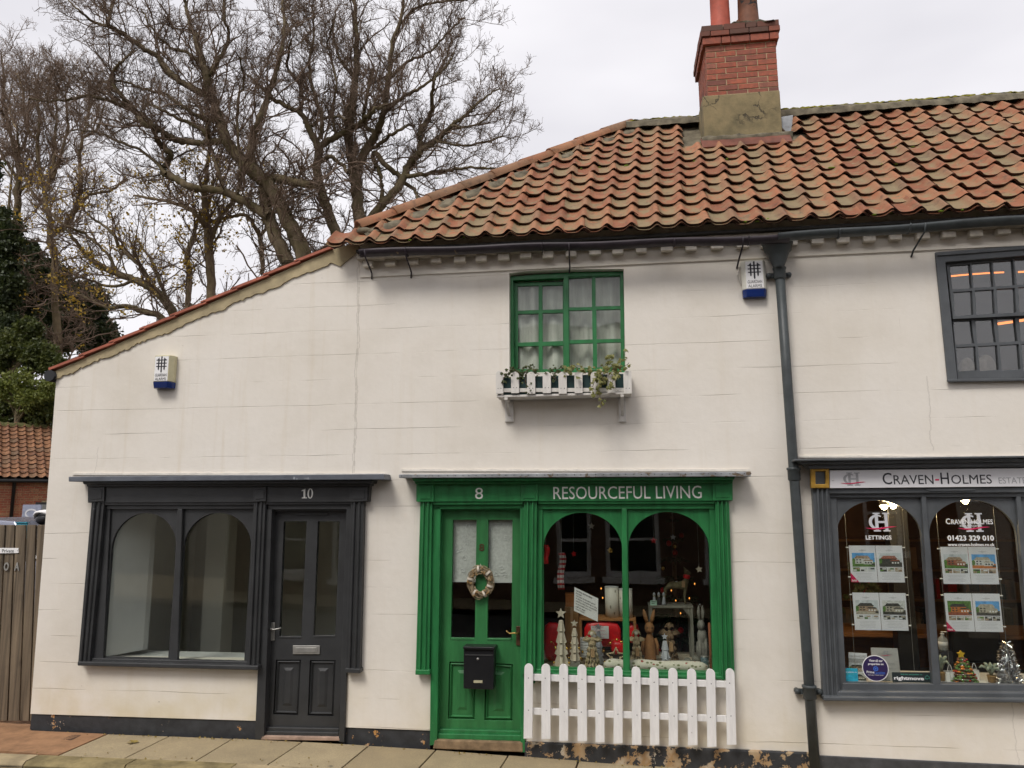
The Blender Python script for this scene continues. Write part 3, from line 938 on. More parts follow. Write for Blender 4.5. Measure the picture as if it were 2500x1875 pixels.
for q in ([(228, 230), (1046, 228), (1046, 250), (228, 252)], [(1106, 227), (1578, 225), (1576, 252), (1106, 254)]):
    MB().quad(cD, q, -0.03, 0.006).build('head_rail', F, bw, bevel=0.004)
pilaster(cD, [(163, 217), (232, 216), (152, 1080), (90, 1083)], bw, F)
MB().quad(cD, [(228, 240), (266, 240), (226, 1066), (146, 1080)], -0.018, 0.005).build('jamb', F, bw, bevel=0.004)
pilaster(cD, [(1045, 214), (1109, 213), (1070, 1108), (1004, 1098)], bw, F)
MB().quad(cD, [(1104, 240), (1144, 240), (1100, 1500), (1050, 1506)], -0.03, 0.13).build('jamb', F, bw, bevel=0.004)
pilaster(cD, [(1573, 213), (1643, 211), (1621, 1120), (1541, 1117)], bw, F)
MB().quad(cD, [(1540, 1117), (1623, 1120), (1623, 1144), (1540, 1142)], -0.085, 0.003).build('pilaster_foot', F, bw, bevel=0.005)
MB().quad(cD, [(1549, 240), (1580, 240), (1536, 1520), (1506, 1518)], -0.03, 0.13).build('jamb', F, bw, bevel=0.004)
shop_window(cD, [(236, 238), (1048, 236), (1006, 1092), (150, 1078)],
            [((272, 470), (450, 272), (624, 462), (229, 1054), (580, 1060)), ((664, 462), (852, 272), (1030, 452), (630, 1068), (993, 1076))],
            [[(630, 250), (657, 250), (630, 1078), (586, 1078)]], bw, F, 0.004)
MB().quad(cD, [(148, 1062), (1008, 1080), (1070, 1104), (88, 1082)], -0.035, 0.002).build('bottom_rail', F, bw, bevel=0.006)
MB().quad(cD, [(86, 1080), (1070, 1103), (1067, 1128), (86, 1103)], -0.095, 0.003).build('window_sill', F, bw, bevel=0.008)
dW = panel_door(cD, [(1142, 250), (1552, 248), (1508, 1448), (1096, 1440)],
                [[(1208, 318), (1333, 318), (1303, 955), (1182, 955)], [(1393, 318), (1512, 318), (1488, 950), (1368, 952)]],
                [[(1165, 1070), (1302, 1070), (1286, 1372), (1150, 1368)], [(1350, 1072), (1490, 1073), (1478, 1378), (1338, 1375)]], bw, F, 0.05)
MB().quad(cD, [(1096, 1436), (1508, 1444), (1507, 1466), (1094, 1458)], 0.02, 0.05).quad(cD, [(1094, 1458), (1507, 1466), (1507, 1490), (1092, 1484)], 0.0, 0.05).build('weatherboard', F, dW, bevel=0.006)
MB().quad(cD, [(1140, 238), (1553, 236), (1553, 262), (1140, 264)], 0.0, 0.049).build('door_head', F, bw, bevel=0.004)
MB().quad(cD, [(1268, 274), (1446, 274), (1446, 284), (1268, 284)], 0.035, 0.0495).build('drip_bar', F, dW)
slot = MB().quad(cD, [(1257, 993), (1403, 993), (1403, 1040), (1257, 1040)], 0.038, 0.0505).build('letter_plate', 'steel', dW, bevel=0.003)
MB().quad(cD, [(1272, 1004), (1388, 1004), (1388, 1030), (1272, 1030)], 0.033, 0.0375).build('flap', 'steel', slot, bevel=0.002)
hd = MB().quad(cD, [(1134, 868), (1158, 868), (1157, 966), (1132, 966)], 0.04, 0.0505).build('handle_plate', 'steel', dW, bevel=0.002)
h0 = Q(cD, 1146, 900, 0.03)
mb = MB()
mb.tube([h0 + Vector((0, 0.01, 0)), h0 + Vector((0, -0.03, 0)), h0 + Vector((0.03, -0.035, -0.004)), h0 + Vector((0.075, -0.03, 0.004)), h0 + Vector((0.098, -0.027, 0.012))], [0.008, 0.008, 0.007, 0.006, 0.005], 8)
mb.build('lever', 'steel', hd)
MB().quad(cD, [(1088, 1484), (1512, 1492), (1516, 1512), (1080, 1506)], -0.03, 0.12).build('door_step', plain('pinkish_stone', (0.36, 0.25, 0.19), 0.85, 0.3, 10, 0.4), bw, bevel=0.006)
flakes(cD, 60, 1765, 62, -0.012, bw, 46)
# the empty white room
roomW = room(sx + 0.12, XW - 0.15, 0.30, 2.5, 0.12, 2.6, bw, 'room_white')
a = Q(cD, 232, 1046, 0.06); b = Q(cD, 1000, 1062, 0.06)
MB().box(a.x - 0.05, b.x + 0.05, 0.05, 0.62, a.z - 0.10, a.z - 0.06).build('window_board', 'board_white', bw)
xl_ = Q(cD, 236, 700, 0.05).x
mb = MB()
v = [(sx + 0.10, 0.045), (xl_ + 0.02, 0.045), (xl_ + 0.20, 0.42), (xl_ + 0.20, 0.50), (sx + 0.10, 0.50)]
mb.add([(x, y, z) for z in (0.72, 2.4) for x, y in v], [(0, 1, 2, 3, 4), (9, 8, 7, 6, 5)] + [(k, (k + 1) % 5, (k + 1) % 5 + 5, k + 5) for k in range(5)])
mb.build('reveal', 'board_white', bw)
pc = Q(cD, 830, 600, 1.3)
MB().box(pc.x - 0.12, pc.x + 0.12, 1.3, 1.55, 0.12, 2.6).build('pier', 'room_white', bw)

# ================================================================ number 8: the green cottage shop
bc = thing('cottage_shop', 'white rendered cottage shop with green shopfront, pantiled hipped roof and brick chimney', 'shop building', (-0.5, 0, 0.0))
EZ = U(1200, 575, 0.0).z + 0.02                           # wall top, under the eaves
gC_l = pz(cG, 200, 1455); gC_m = pz(cG, 715, 1512); gC_e = U(1961, 1835)
gd_tl, gd_tr = pz(cG, 212, 232), pz(cG, 712, 230)
oc = [(XW + 0.0008, W_r.z), (XW + 0.0008, EZ), (XE - 0.002, EZ), (XE - 0.002, gC_e.z), xz(gC_m), xz(gd_tr), xz(gd_tl), xz(gC_l)]
hC = [xz(pz(cG, *p)) for p in ((785, 238), (1745, 236), (1770, 1150), (772, 1136))]
wq = [(163, 178), (300, 160), (520, 150), (760, 142), (990, 138), (1216, 138), (1232, 1090), (165, 1090)]
hU = [xz(pz(cUW, *p)) for p in wq]
MB().plate([oc, hC, hU], 0.0, 0.25).build('wall', 'wall_c', bc)
pcw = MB()
pcw.slab([Vector((XW, 0.012, W_r.z)), Vector((gC_l.x, 0.012, gC_l.z)), Vector((gC_l.x, 0.012, -0.2)), Vector((XW, 0.012, -0.2))], 0.25)
pcw.build('plinth', 'plinth_w', bc)
MB().slab([Vector((gC_m.x, -0.03, gC_m.z)), Vector((XE - 0.003, -0.03, gC_e.z)), Vector((XE - 0.003, -0.03, -0.3)), Vector((gC_m.x, -0.03, -0.3))], 0.25).build('plinth', 'plinth_c', bc, bevel=0.01)
G_ = 'green'
lc = MB().quad(cG, [(30, 62), (1945, 48), (1945, 74), (30, 82)], -0.225, 0.002).build('lead_flashing', 'lead', bc, bevel=0.005)
for i in range(48):
    x = 50 + (1900) * i / 47 + random.uniform(-6, 6)
    y = 71 - 13 * i / 47
    p = Q(cG, x, y, -0.2265)
    MB().lathe([(0.0045, -0.001), (0.0045, 0.002), (0.002, 0.003)], (p.x, -0.2255, p.z), 6, (0, -1, 0)).build('nail', 'blackiron', lc)
cm = MB().quad(cG, [(100, 83), (1860, 74), (1854, 92), (108, 100)], -0.185, 0.003)
cm.quad(cG, [(112, 98), (1850, 90), (1846, 108), (120, 116)], -0.13, 0.003)
cm.build('cornice_moulding', G_, bc, bevel=0.008)
fasG = MB().quad(cG, [(125, 112), (1846, 104), (1846, 206), (125, 211)], -0.075, 0.003).build('fascia', G_, bc, bevel=0.003)
for a, b, y in ((131, 220, 113), (697, 786, 110), (1738, 1843, 106)):
    q = [(a, y + 4), (b, y + 3), (b, y + 98), (a, y + 99)]
    blk = MB().quad(cG, q, -0.093, -0.0745).build('corbel_block', G_, bc, bevel=0.003)
    MB().quad(cG, subquad(q, 0.14, 0.84, 0.12, 0.84), -0.0985, -0.0925).build('raised_panel', G_, blk, bevel=0.003)
text('8', Q(cG, 445, 135, -0.0765), Q(cG, 488, 197, -0.0765), 'number_8', 'letter', fasG, 0.003)
text('RESOURCEFUL LIVING', Q(cG, 870, 130, -0.0765), Q(cG, 1678, 193, -0.0765), 'shop_name', 'letter', fasG, 0.003)
for q in ([(214, 208), (706, 206), (706, 226), (214, 229)], [(786, 206), (1748, 204), (1748, 222), (786, 225)]):
    MB().quad(cG, q, -0.06, 0.004).build('head_moulding', G_, bc, bevel=0.006)
for q in ([(214, 228), (706, 225), (706, 248), (214, 252)], [(786, 224), (1748, 221), (1748, 250), (786, 252)]):
    MB().quad(cG, q, -0.03, 0.006).build('head_rail', G_, bc, bevel=0.004)
pilaster(cG, [(147, 212), (212, 211), (196, 1126), (122, 1126)], bc, G_)
MB().quad(cG, [(120, 1125), (198, 1126), (198, 1153), (119, 1153)], -0.085, 0.003).build('pilaster_foot', G_, bc, bevel=0.006)
MB().quad(cG, [(210, 240), (258, 240), (238, 1530), (199, 1538)], -0.03, 0.13).build('jamb', G_, bc, bevel=0.004)
pilaster(cG, [(710, 210), (782, 209), (772, 1150), (698, 1150)], bc, G_)
MB().quad(cG, [(690, 240), (716, 240), (716, 1575), (692, 1575)], -0.03, 0.13).build('jamb', G_, bc, bevel=0.004)
MB().quad(cG, [(712, 1150), (774, 1150), (770, 1200), (712, 1200)], -0.045, 0.002).build('pilaster_foot', G_, bc, bevel=0.005)
MB().quad(cG, [(782, 240), (812, 240), (806, 1130), (774, 1140)], -0.02, 0.005).build('jamb', G_, bc, bevel=0.006)
MB().quad(cG, [(1718, 240), (1752, 240), (1780, 1160), (1738, 1150)], -0.02, 0.005).build('jamb', G_, bc, bevel=0.006)
pilaster(cG, [(1750, 209), (1826, 207), (1857, 1182), (1776, 1178)], bc, G_, ribs=((0.12, 0.27), (0.40, 0.56), (0.70, 0.86)))
shop_window(cG, [(788, 236), (1746, 234), (1768, 1148), (776, 1140)],
            [((817, 470), (1038, 271), (1244, 462), (818, 1108), (1250, 1120)), ((1278, 465), (1496, 267), (1718, 462), (1288, 1122), (1736, 1134))],
            [[(1241, 248), (1269, 248), (1287, 1140), (1250, 1140)]], bc, G_, 0.004)
MB().quad(cG, [(772, 1120), (1778, 1140), (1780, 1160), (772, 1142)], -0.035, 0.003).build('bottom_rail', G_, bc, bevel=0.006)
MB().quad(cG, [(760, 1140), (1790, 1160), (1792, 1180), (760, 1164)], -0.075, 0.003).build('window_sill', G_, bc, bevel=0.008)
dC = panel_door(cG, [(256, 246), (694, 244), (694, 1508), (236, 1500)],
                [[(325, 310), (453, 310), (443, 965), (313, 963)], [(517, 310), (648, 310), (643, 968), (512, 966)]],
                [[(305, 1082), (450, 1084), (442, 1395), (298, 1392)], [(500, 1086), (650, 1096), (648, 1402), (496, 1400)]], bc, 'green_dirty', 0.05)
MB().quad(cG, [(236, 1446), (692, 1458), (692, 1482), (236, 1472)], 0.022, 0.05).quad(cG, [(234, 1472), (694, 1482), (694, 1514), (232, 1502)], 0.0, 0.05).build('weatherboard', G_, dC, bevel=0.006)
MB().quad(cG, [(254, 236), (696, 234), (696, 256), (254, 258)], 0.0, 0.049).build('door_head', G_, bc, bevel=0.004)
text('8', Q(cG, 467, 440, 0.046), Q(cG, 495, 480, 0.046), 'door_number', 'bronze', dC, 0.006, bold=0.02)
hd = MB().quad(cG, [(668, 888), (690, 888), (690, 994), (668, 992)], 0.038, 0.0505).build('handle_plate', 'bronze', dC, bevel=0.003)
h0 = Q(cG, 680, 924, 0.03)
MB().tube([h0 + Vector((0, 0.012, 0)), h0 + Vector((0, -0.035, 0)), h0 + Vector((-0.03, -0.038, 0.004)), h0 + Vector((-0.075, -0.034, -0.002)), h0 + Vector((-0.098, -0.032, 0.014)), h0 + Vector((-0.104, -0.032, 0.022))], [0.008, 0.008, 0.007, 0.006, 0.006, 0.005], 8).build('lever', 'brass', hd)
MB().quad(cG, [(224, 1506), (704, 1520), (706, 1575), (214, 1556)], -0.035, 0.12).build('door_step', plain('worn_sandstone', (0.22, 0.15, 0.085), 0.9, 0.4, 12, 0.5), bc, bevel=0.01)
flakes(cG, 45, 1935, 42, -0.012, bc, 46)
# lace half blinds behind the door glass
M['lace'] = plain('white_lace', (0.60, 0.60, 0.58), 0.8, 0.16, 42, 0)
for q in ([(318, 300), (458, 300), (450, 648), (316, 648)], [(512, 300), (652, 300), (648, 652), (510, 652)]):
    bl = MB().quad(cG, q, 0.105, 0.108).build('lace_blind', 'lace', dC)
    tl_, tr_, br_, bl_ = q
    MB().quad(cG, [(bl_[0], 634), (br_[0], 636), br_, bl_], 0.101, 0.104).build('blind_hem', 'board_white', bl)
    k = random.Random(q[0][0])
    mb = MB()
    for _ in range(7):
        cx, cy = k.uniform(tl_[0] + 20, tr_[0] - 20), k.uniform(330, 610)
        c0 = Q(cG, cx, cy, 0.1035)
        for j in range(9):
            w = 2 * math.pi * j / 9 + k.random()
            r = k.uniform(0.010, 0.026)
            mb.ell(c0 + Vector((math.cos(w) * r, 0, math.sin(w) * r)), (0.008, 0.001, 0.008), 6, 4)
    mb.build('lace_flowers', 'board_white', bl)
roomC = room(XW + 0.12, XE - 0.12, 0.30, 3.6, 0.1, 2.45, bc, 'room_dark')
a = Q(cG, 790, 1112, 0.06); b = Q(cG, 1760, 1130, 0.06)
SILL_C = a.z - 0.012
MB().box(a.x - 0.03, b.x + 0.06, 0.045, 0.95, SILL_C - 0.04, SILL_C).build('window_board', 'planewood', bc)

# upstairs window with sliding sash
UWY = 0.07
wnd = MB()
outl = [xz(Q(cUW, *p, UWY)) for p in ((172, 208), (420, 188), (760, 166), (1214, 160), (1228, 1090), (172, 1090))]
holeL = [xz(Q(cUW, *p, UWY)) for p in ((200, 242), (662, 222), (664, 1080), (204, 1080))]
holeR = [xz(Q(cUW, *p, UWY)) for p in ((706, 212), (1184, 196), (1192, 1060), (714, 1062))]
wnd.plate([outl, holeL, holeR], UWY, UWY + 0.06)
wU = wnd.build('upper_window', 'green', bc, bevel=0.003)
def sash(c, outer, panes, parent, mat, y, th, name='sash', glassmat='glass_old'):
    o = MB().plate([[xz(Q(c, *p, y)) for p in outer]] + [[xz(Q(c, *p, y)) for p in q] for q in panes], y, y + th).build(name, mat, parent, bevel=0.004)
    for q in panes:
        w = [Q(c, *p, y) for p in q]
        e = 0.004
        x0, x1 = min(p.x for p in w) - e, max(p.x for p in w) + e
        z0, z1 = min(p.z for p in w) - e, max(p.z for p in w) + e
        MB().box(x0, x1, y + th * 0.5, y + th * 0.5 + 0.003, z0, z1).build('pane', glassmat, o)
    return o
sash(cUW, [(202, 262), (662, 256), (663, 1078), (206, 1078)],
     [[(240, 295), (433, 290), (433, 515), (240, 522)], [(468, 290), (655, 286), (656, 508), (468, 514)],
      [(242, 552), (433, 548), (433, 808), (242, 816)], [(470, 544), (656, 540), (658, 800), (470, 808)],
      [(243, 850), (434, 846), (434, 1060), (244, 1060)], [(470, 846), (658, 842), (660, 1060), (470, 1060)]], wU, 'green', UWY + 0.062, 0.035)
sash(cUW, [(704, 208), (1186, 192), (1194, 1064), (712, 1066)],
     [[(712, 224), (922, 214), (924, 488), (714, 492)], [(957, 212), (1180, 204), (1184, 478), (958, 482)],
      [(716, 520), (926, 514), (930, 786), (718, 792)], [(964, 514), (1186, 508), (1188, 780), (968, 786)],
      [(718, 826), (932, 820), (934, 1046), (720, 1048)], [(970, 818), (1190, 812), (1190, 1040), (972, 1044)]], wU, 'green', UWY + 0.012, 0.035)
# gathered net curtain
cur = MB()
nx = 90
xa, xb = Q(cUW, 180, 300, 0.30).x, Q(cUW, 1240, 300, 0.30).x
za, zb2 = Q(cUW, 600, 150, 0.3).z, Q(cUW, 600, 1120, 0.3).z
rows = 14
v = []
for j in range(rows + 1):
    for i in range(nx + 1):
        t = i / nx
        x = xa + (xb - xa) * t
        dpt = 0.020 * math.sin(t * 47 + 1.1 * math.sin(t * 9) + 0.5 * math.sin(j * 0.4)) + 0.010 * math.sin(t * 21 + j * 0.16)
        v.append((x, 0.205 + dpt, za + (zb2 - za) * j / rows))
cur.add(v, [(j * (nx + 1) + i, j * (nx + 1) + i + 1, (j + 1) * (nx + 1) + i + 1, (j + 1) * (nx + 1) + i) for j in range(rows) for i in range(nx)], 0, True)
def net_material():
    m = bpy.data.materials.new('net_curtain')
    m.use_nodes = True
    N, L = m.node_tree.nodes, m.node_tree.links
    N.clear()
    o = N.new('ShaderNodeOutputMaterial')
    d = N.new('ShaderNodeBsdfDiffuse'); d.inputs['Color'].default_value = (0.9, 0.88, 0.82, 1)
    t = N.new('ShaderNodeBsdfTranslucent'); t.inputs['Color'].default_value = (0.5, 0.49, 0.46, 1)
    tr = N.new('ShaderNodeBsdfTransparent')
    m1 = N.new('ShaderNodeMixShader'); m1.inputs[0].default_value = 0.08
    m2 = N.new('ShaderNodeMixShader')
    f = ramp(N, L, noise(N, L, pos_node(N), 9, 3, stretch=(4, 1, 0.5)), [(0.35, 0.02), (0.75, 0.25)])
    L.new(f, m2.inputs[0])
    L.new(d.outputs[0], m1.inputs[1]); L.new(t.outputs[0], m1.inputs[2])
    L.new(m1.outputs[0], m2.inputs[1]); L.new(tr.outputs[0], m2.inputs[2])
    L.new(m2.outputs[0], o.inputs['Surface'])
    return m
M['net'] = net_material()
tag(cur.build('net_curtain', 'net', None, recalc=False), 'gathered white net curtain hanging behind the green upstairs window', 'curtain')
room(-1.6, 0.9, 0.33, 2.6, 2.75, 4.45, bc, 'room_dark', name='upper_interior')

# ================================================================ the agency building
be = thing('agency_building', 'white rendered building with grey shopfront of an estate agent and grey sash window', 'shop building', (3.2, 0, -0.1))
XR = 7.2
E_bl = U(1989, 1843); E_br = U(2500, 1868)
zr = E_br.z + (E_br.z - E_bl.z) * (XR - E_br.x) / (E_br.x - E_bl.x)
oe = [(XE + 0.002, E_bl.z), (XE + 0.002, EZ), (XR, EZ), (XR, zr)]
eh = [xz(pz(cR, *p)) for p in ((330, 270), (2150, 262), (2280, 1530), (400, 1500))]
sh = [xz(pz(cSW, *p)) for p in ((196, 158), (1452, 60), (1560, 1510), (330, 1530))]
MB().plate([oe, eh, sh], 0.0, 0.25).build('wall', 'wall_e', be)
MB().slab([Vector((XE + 0.003, -0.012, E_bl.z)), Vector((XR, -0.012, zr)), Vector((XR, -0.012, -0.5)), Vector((XE + 0.003, -0.012, -0.5))], 0.25).build('plinth', 'plinth_e', be, bevel=0.008)
Ge = 'grey'
MB().quad(cR, [(102, 54), (2330, 20), (2330, 34), (102, 68)], -0.225, 0.002).build('cornice', Ge, be, bevel=0.006)
cm = MB().quad(cR, [(118, 66), (2320, 32), (2310, 58), (150, 88)], -0.18, 0.003)
cm.quad(cR, [(165, 84), (2300, 54), (2290, 92), (200, 116)], -0.125, 0.003)
cm.build('cornice_moulding', Ge, be, bevel=0.01)
MB().quad(cR, [(206, 110), (2290, 88), (2290, 245), (218, 252)], -0.055, 0.003).build('frieze', Ge, be)
sb = MB().quad(cR, [(325, 125), (2160, 105), (2160, 222), (327, 238)], -0.085, -0.056).build('sign_board', 'signwhite', be, bevel=0.002)
SY = -0.0865
def rtext(s, x0, y0, x1, y1, mat, parent, name='lettering', bold=0.0, Y=SY, c=cR):
    text(s, Q(c, x0, y0, Y), Q(c, x1, y1, Y), name, mat, parent, 0.002, bold)
rtext('C', 657, 141, 722, 214, 'decal_d', sb, bold=0.006)
rtext('RAVEN', 728, 156, 985, 212, 'decal_d', sb)
rtext('H', 1024, 140, 1083, 211, 'decal_d', sb, bold=0.006)
rtext('OLMES', 1092, 154, 1354, 209, 'decal_d', sb)
MB().rect(cR, 994, 180, 1018, 190, SY, -0.0845).build('red_hyphen', 'decal_r', sb)
rtext('ESTATE AGENTS', 1393, 170, 1790, 206, 'decal_g', sb)
def logo(c, x0, y0, x1, y1, Y, parent, mcol='decal_silver', red='decal_r', swoosh=True):
    """Monogram: serifed H over a C, with a red stroke under it. Box in survey pixels."""
    a, b = Q(c, x0, y0, Y), Q(c, x1, y1, Y)
    W, H = b.x - a.x, a.z - b.z
    def X(u): return a.x + W * u
    def Z(w): return a.z - H * w
    t = 0.0015
    mb = MB()
    for u in (0.36, 0.66):
        mb.box(X(u), X(u + 0.10), Y, Y + t, Z(0.98), Z(0.0))
        mb.box(X(u - 0.06), X(u + 0.16), Y - 0.0003, Y + t, Z(0.07), Z(0.0))
        mb.box(X(u - 0.06), X(u + 0.16), Y - 0.0003, Y + t, Z(1.0), Z(0.93))
    mb.box(X(0.46), X(0.66), Y - 0.0002, Y + t, Z(0.55), Z(0.44))
    h = mb.build('monogram_h', mcol, parent)
    n = 18
    pts_o, pts_i = [], []
    for i in range(n + 1):
        w = math.radians(60 + 240 * i / n)
        pts_o.append((X(0.42) + W * 0.26 * math.cos(w), Z(0.5) + H * 0.40 * math.sin(w)))
        pts_i.append((X(0.45) + W * 0.19 * math.cos(w), Z(0.5) + H * 0.31 * math.sin(w)))
    MB().plate([pts_o + pts_i[::-1]], Y - 0.001, Y + 0.0008).build('monogram_c', mcol, parent)
    if swoosh:
        top, bot = [], []
        for i in range(17):
            u = i / 16
            zc = 0.80 + 0.055 * math.sin(u * math.pi * 1.6)
            th = 0.075 * math.sin(math.pi * u) ** 0.7
            top.append((X(0.04 + 0.98 * u), Z(zc - th * 0.5)))
            bot.append((X(0.04 + 0.98 * u), Z(zc + th * 0.5 + 0.004)))
        MB().plate([top + bot[::-1]], Y - 0.002, Y - 0.0012).build('red_stroke', red, parent)
logo(cR, 383, 140, 550, 220, SY - 0.0005, sb, 'decal_g')
for x, y in ((346, 184), (776, 180), (1190, 172)):
    p = Q(cR, x, y, -0.087)
    MB().lathe([(0.007, 0), (0.006, 0.003), (0.002, 0.005)], (p.x, -0.0855, p.z), 8, (0, -1, 0)).build('screw_cap', 'decal_w', sb)
gq = [(207, 112), (322, 112), (325, 238), (209, 238)]
gb = MB()
gb.plate([[xz(Q(cR, *p, -0.1)) for p in gq], [xz(Q(cR, *p, -0.1)) for p in ((236, 132), (300, 131), (301, 212), (237, 213))]], -0.1, -0.056)
go = gb.build('gilt_corbel_block', 'gold', be, bevel=0.006)
MB().quad(cR, [(234, 130), (302, 129), (303, 214), (235, 215)], -0.075, -0.057).build('inner_panel', Ge, go)
MB().quad(cR, [(318, 240), (2160, 224), (2160, 262), (318, 274)], -0.06, 0.004).build('head_moulding', Ge, be, bevel=0.008)
MB().quad(cR, [(318, 272), (2160, 260), (2160, 290), (318, 298)], -0.03, 0.006).build('head_rail', Ge, be, bevel=0.004)
MB().quad(cR, [(925, 242), (1268, 238), (1240, 254), (958, 256)], -0.07, -0.0605).build('shutter_box', Ge, be, bevel=0.003)
pilaster(cR, [(218, 240), (322, 240), (392, 1556), (286, 1580)], be, Ge, ribs=((0.20, 0.36), (0.46, 0.62), (0.74, 0.9)))
MB().quad(cR, [(318, 290), (368, 290), (432, 1490), (388, 1556)], -0.018, 0.005).build('jamb', Ge, be, bevel=0.006)
pilaster(cR, [(2160, 220), (2260, 218), (2400, 1590), (2300, 1590)], be, Ge)
shop_window(cR, [(330, 268), (2150, 258), (2300, 1520), (402, 1500)],
            [((372, 540), (636, 316), (905, 525), (416, 1474), (972, 1468)), ((958, 540), (1226, 312), (1508, 525), (1030, 1472), (1600, 1478)), ((1572, 540), (1830, 308), (2120, 525), (1660, 1480), (2240, 1486))],
            [[(906, 290), (936, 290), (1028, 1482), (980, 1482)], [(1506, 290), (1536, 290), (1656, 1486), (1606, 1486)]], be, Ge, 0.004)
MB().quad(cR, [(408, 1472), (2300, 1488), (2310, 1532), (400, 1524)], -0.03, 0.003).build('bottom_rail', Ge, be, bevel=0.006)
MB().quad(cR, [(380, 1522), (2330, 1534), (2334, 1576), (370, 1558)], -0.075, 0.003).build('sill_moulding', Ge, be, bevel=0.012)
MB().quad(cR, [(286, 1556), (2340, 1576), (2344, 1606), (288, 1586)], -0.115, 0.003).build('window_sill', Ge, be, bevel=0.01)
flakes(cR, 110, 1600, 40, -0.014, be, 40)
# window board and room
a = Q(cR, 415, 1466, 0.06); b = Q(cR, 2250, 1480, 0.06)
SILL_E = a.z - 0.012
MB().box(a.x - 0.06, b.x + 0.1, 0.045, 0.62, SILL_E - 0.04, SILL_E).build('window_board', 'board_white', be)
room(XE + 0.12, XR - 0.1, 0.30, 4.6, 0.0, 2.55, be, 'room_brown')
# sash window upstairs
SWY = 0.03
frm = MB().plate([[xz(Q(cSW, *p, -0.02)) for p in ((190, 155), (1456, 55), (1566, 1515), (326, 1535))], [xz(Q(cSW, *p, -0.02)) for p in ((300, 262), (1350, 178), (1440, 1490), (430, 1520))]], -0.02, 0.10).build('sash_frame', Ge, be, bevel=0.006)
MB().quad(cSW, [(215, 175), (1450, 80), (1452, 102), (217, 195)], -0.038, -0.0205).build('head_bead', Ge, frm, bevel=0.004)
MB().quad(cSW, [(322, 1508), (1562, 1490), (1568, 1520), (326, 1538)], -0.05, -0.0205).build('sill', Ge, frm, bevel=0.006)
def grid_panes(cols, rows):
    return [[(a0, b0), (a1, b1), (a2, b2), (a3, b3)] for (a0, b0, a1, b1, a2, b2, a3, b3) in rows]
up = []
for k in range(4):
    dx = k * 229; s1 = -22 * k / 1.0
    up.append([(346 + dx, 300 + s1 * 1.0), (558 + dx, 285 + s1), (566 + dx + 14, 540 + s1 * 0.75), (372 + dx, 552 + s1 * 0.75)])
    up.append([(384 + dx, 582 + s1 * 0.75), (582 + dx, 570 + s1 * 0.75), (596 + dx, 822 + s1 * 0.55), (400 + dx, 834 + s1 * 0.55)])
sash(cSW, [(306, 265), (1352, 180), (1400, 818), (380, 868)], up, frm, Ge, 0.035, 0.04, glassmat='glass_sash')
dn = []
for k in range(4):
    dx = k * 232; s1 = -12 * k
    dn.append([(386 + dx, 892 + s1), (574 + dx, 884 + s1), (604 + dx, 1128 + s1), (406 + dx, 1140 + s1)])
    dn.append([(412 + dx, 1172 + s1), (616 + dx, 1160 + s1), (634 + dx, 1412 + s1 * 0.4), (434 + dx, 1428 + s1 * 0.4)])
sash(cSW, [(372, 868), (1404, 800), (1442, 1488), (430, 1512)], dn, frm, Ge, 0.078, 0.04, glassmat='glass_sash')
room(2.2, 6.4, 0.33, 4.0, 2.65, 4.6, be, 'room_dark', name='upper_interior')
mb = MB()
mb.add([(XE, 0.251, -0.5), (XE, 0.251, EZ), (XE, 4.0, EZ), (XE, 4.0, -0.5)], [(0, 1, 2, 3)])
mb.add([(XW, 0.251, -0.3), (XW, 0.251, EZ), (XW, 4.0, EZ), (XW, 4.0, -0.3)], [(0, 1, 2, 3)])
mb.add([(XW, 4.0, -0.3), (XW, 4.0, EZ), (XE, 4.0, EZ), (XE, 4.0, -0.3)], [(0, 1, 2, 3)])
mb.build('rear_wall', 'wall_top', bc)
mb = MB()
mb.add([(XE, 4.7, -0.5), (XE, 4.7, EZ), (XR, 4.7, EZ), (XR, 4.7, -0.5)], [(0, 1, 2, 3)])
mb.add([(XR, 0.25, -0.5), (XR, 0.25, EZ), (XR, 4.7, EZ), (XR, 4.7, -0.5)], [(0, 1, 2, 3)])
mb.build('rear_wall', 'wall_top', be)

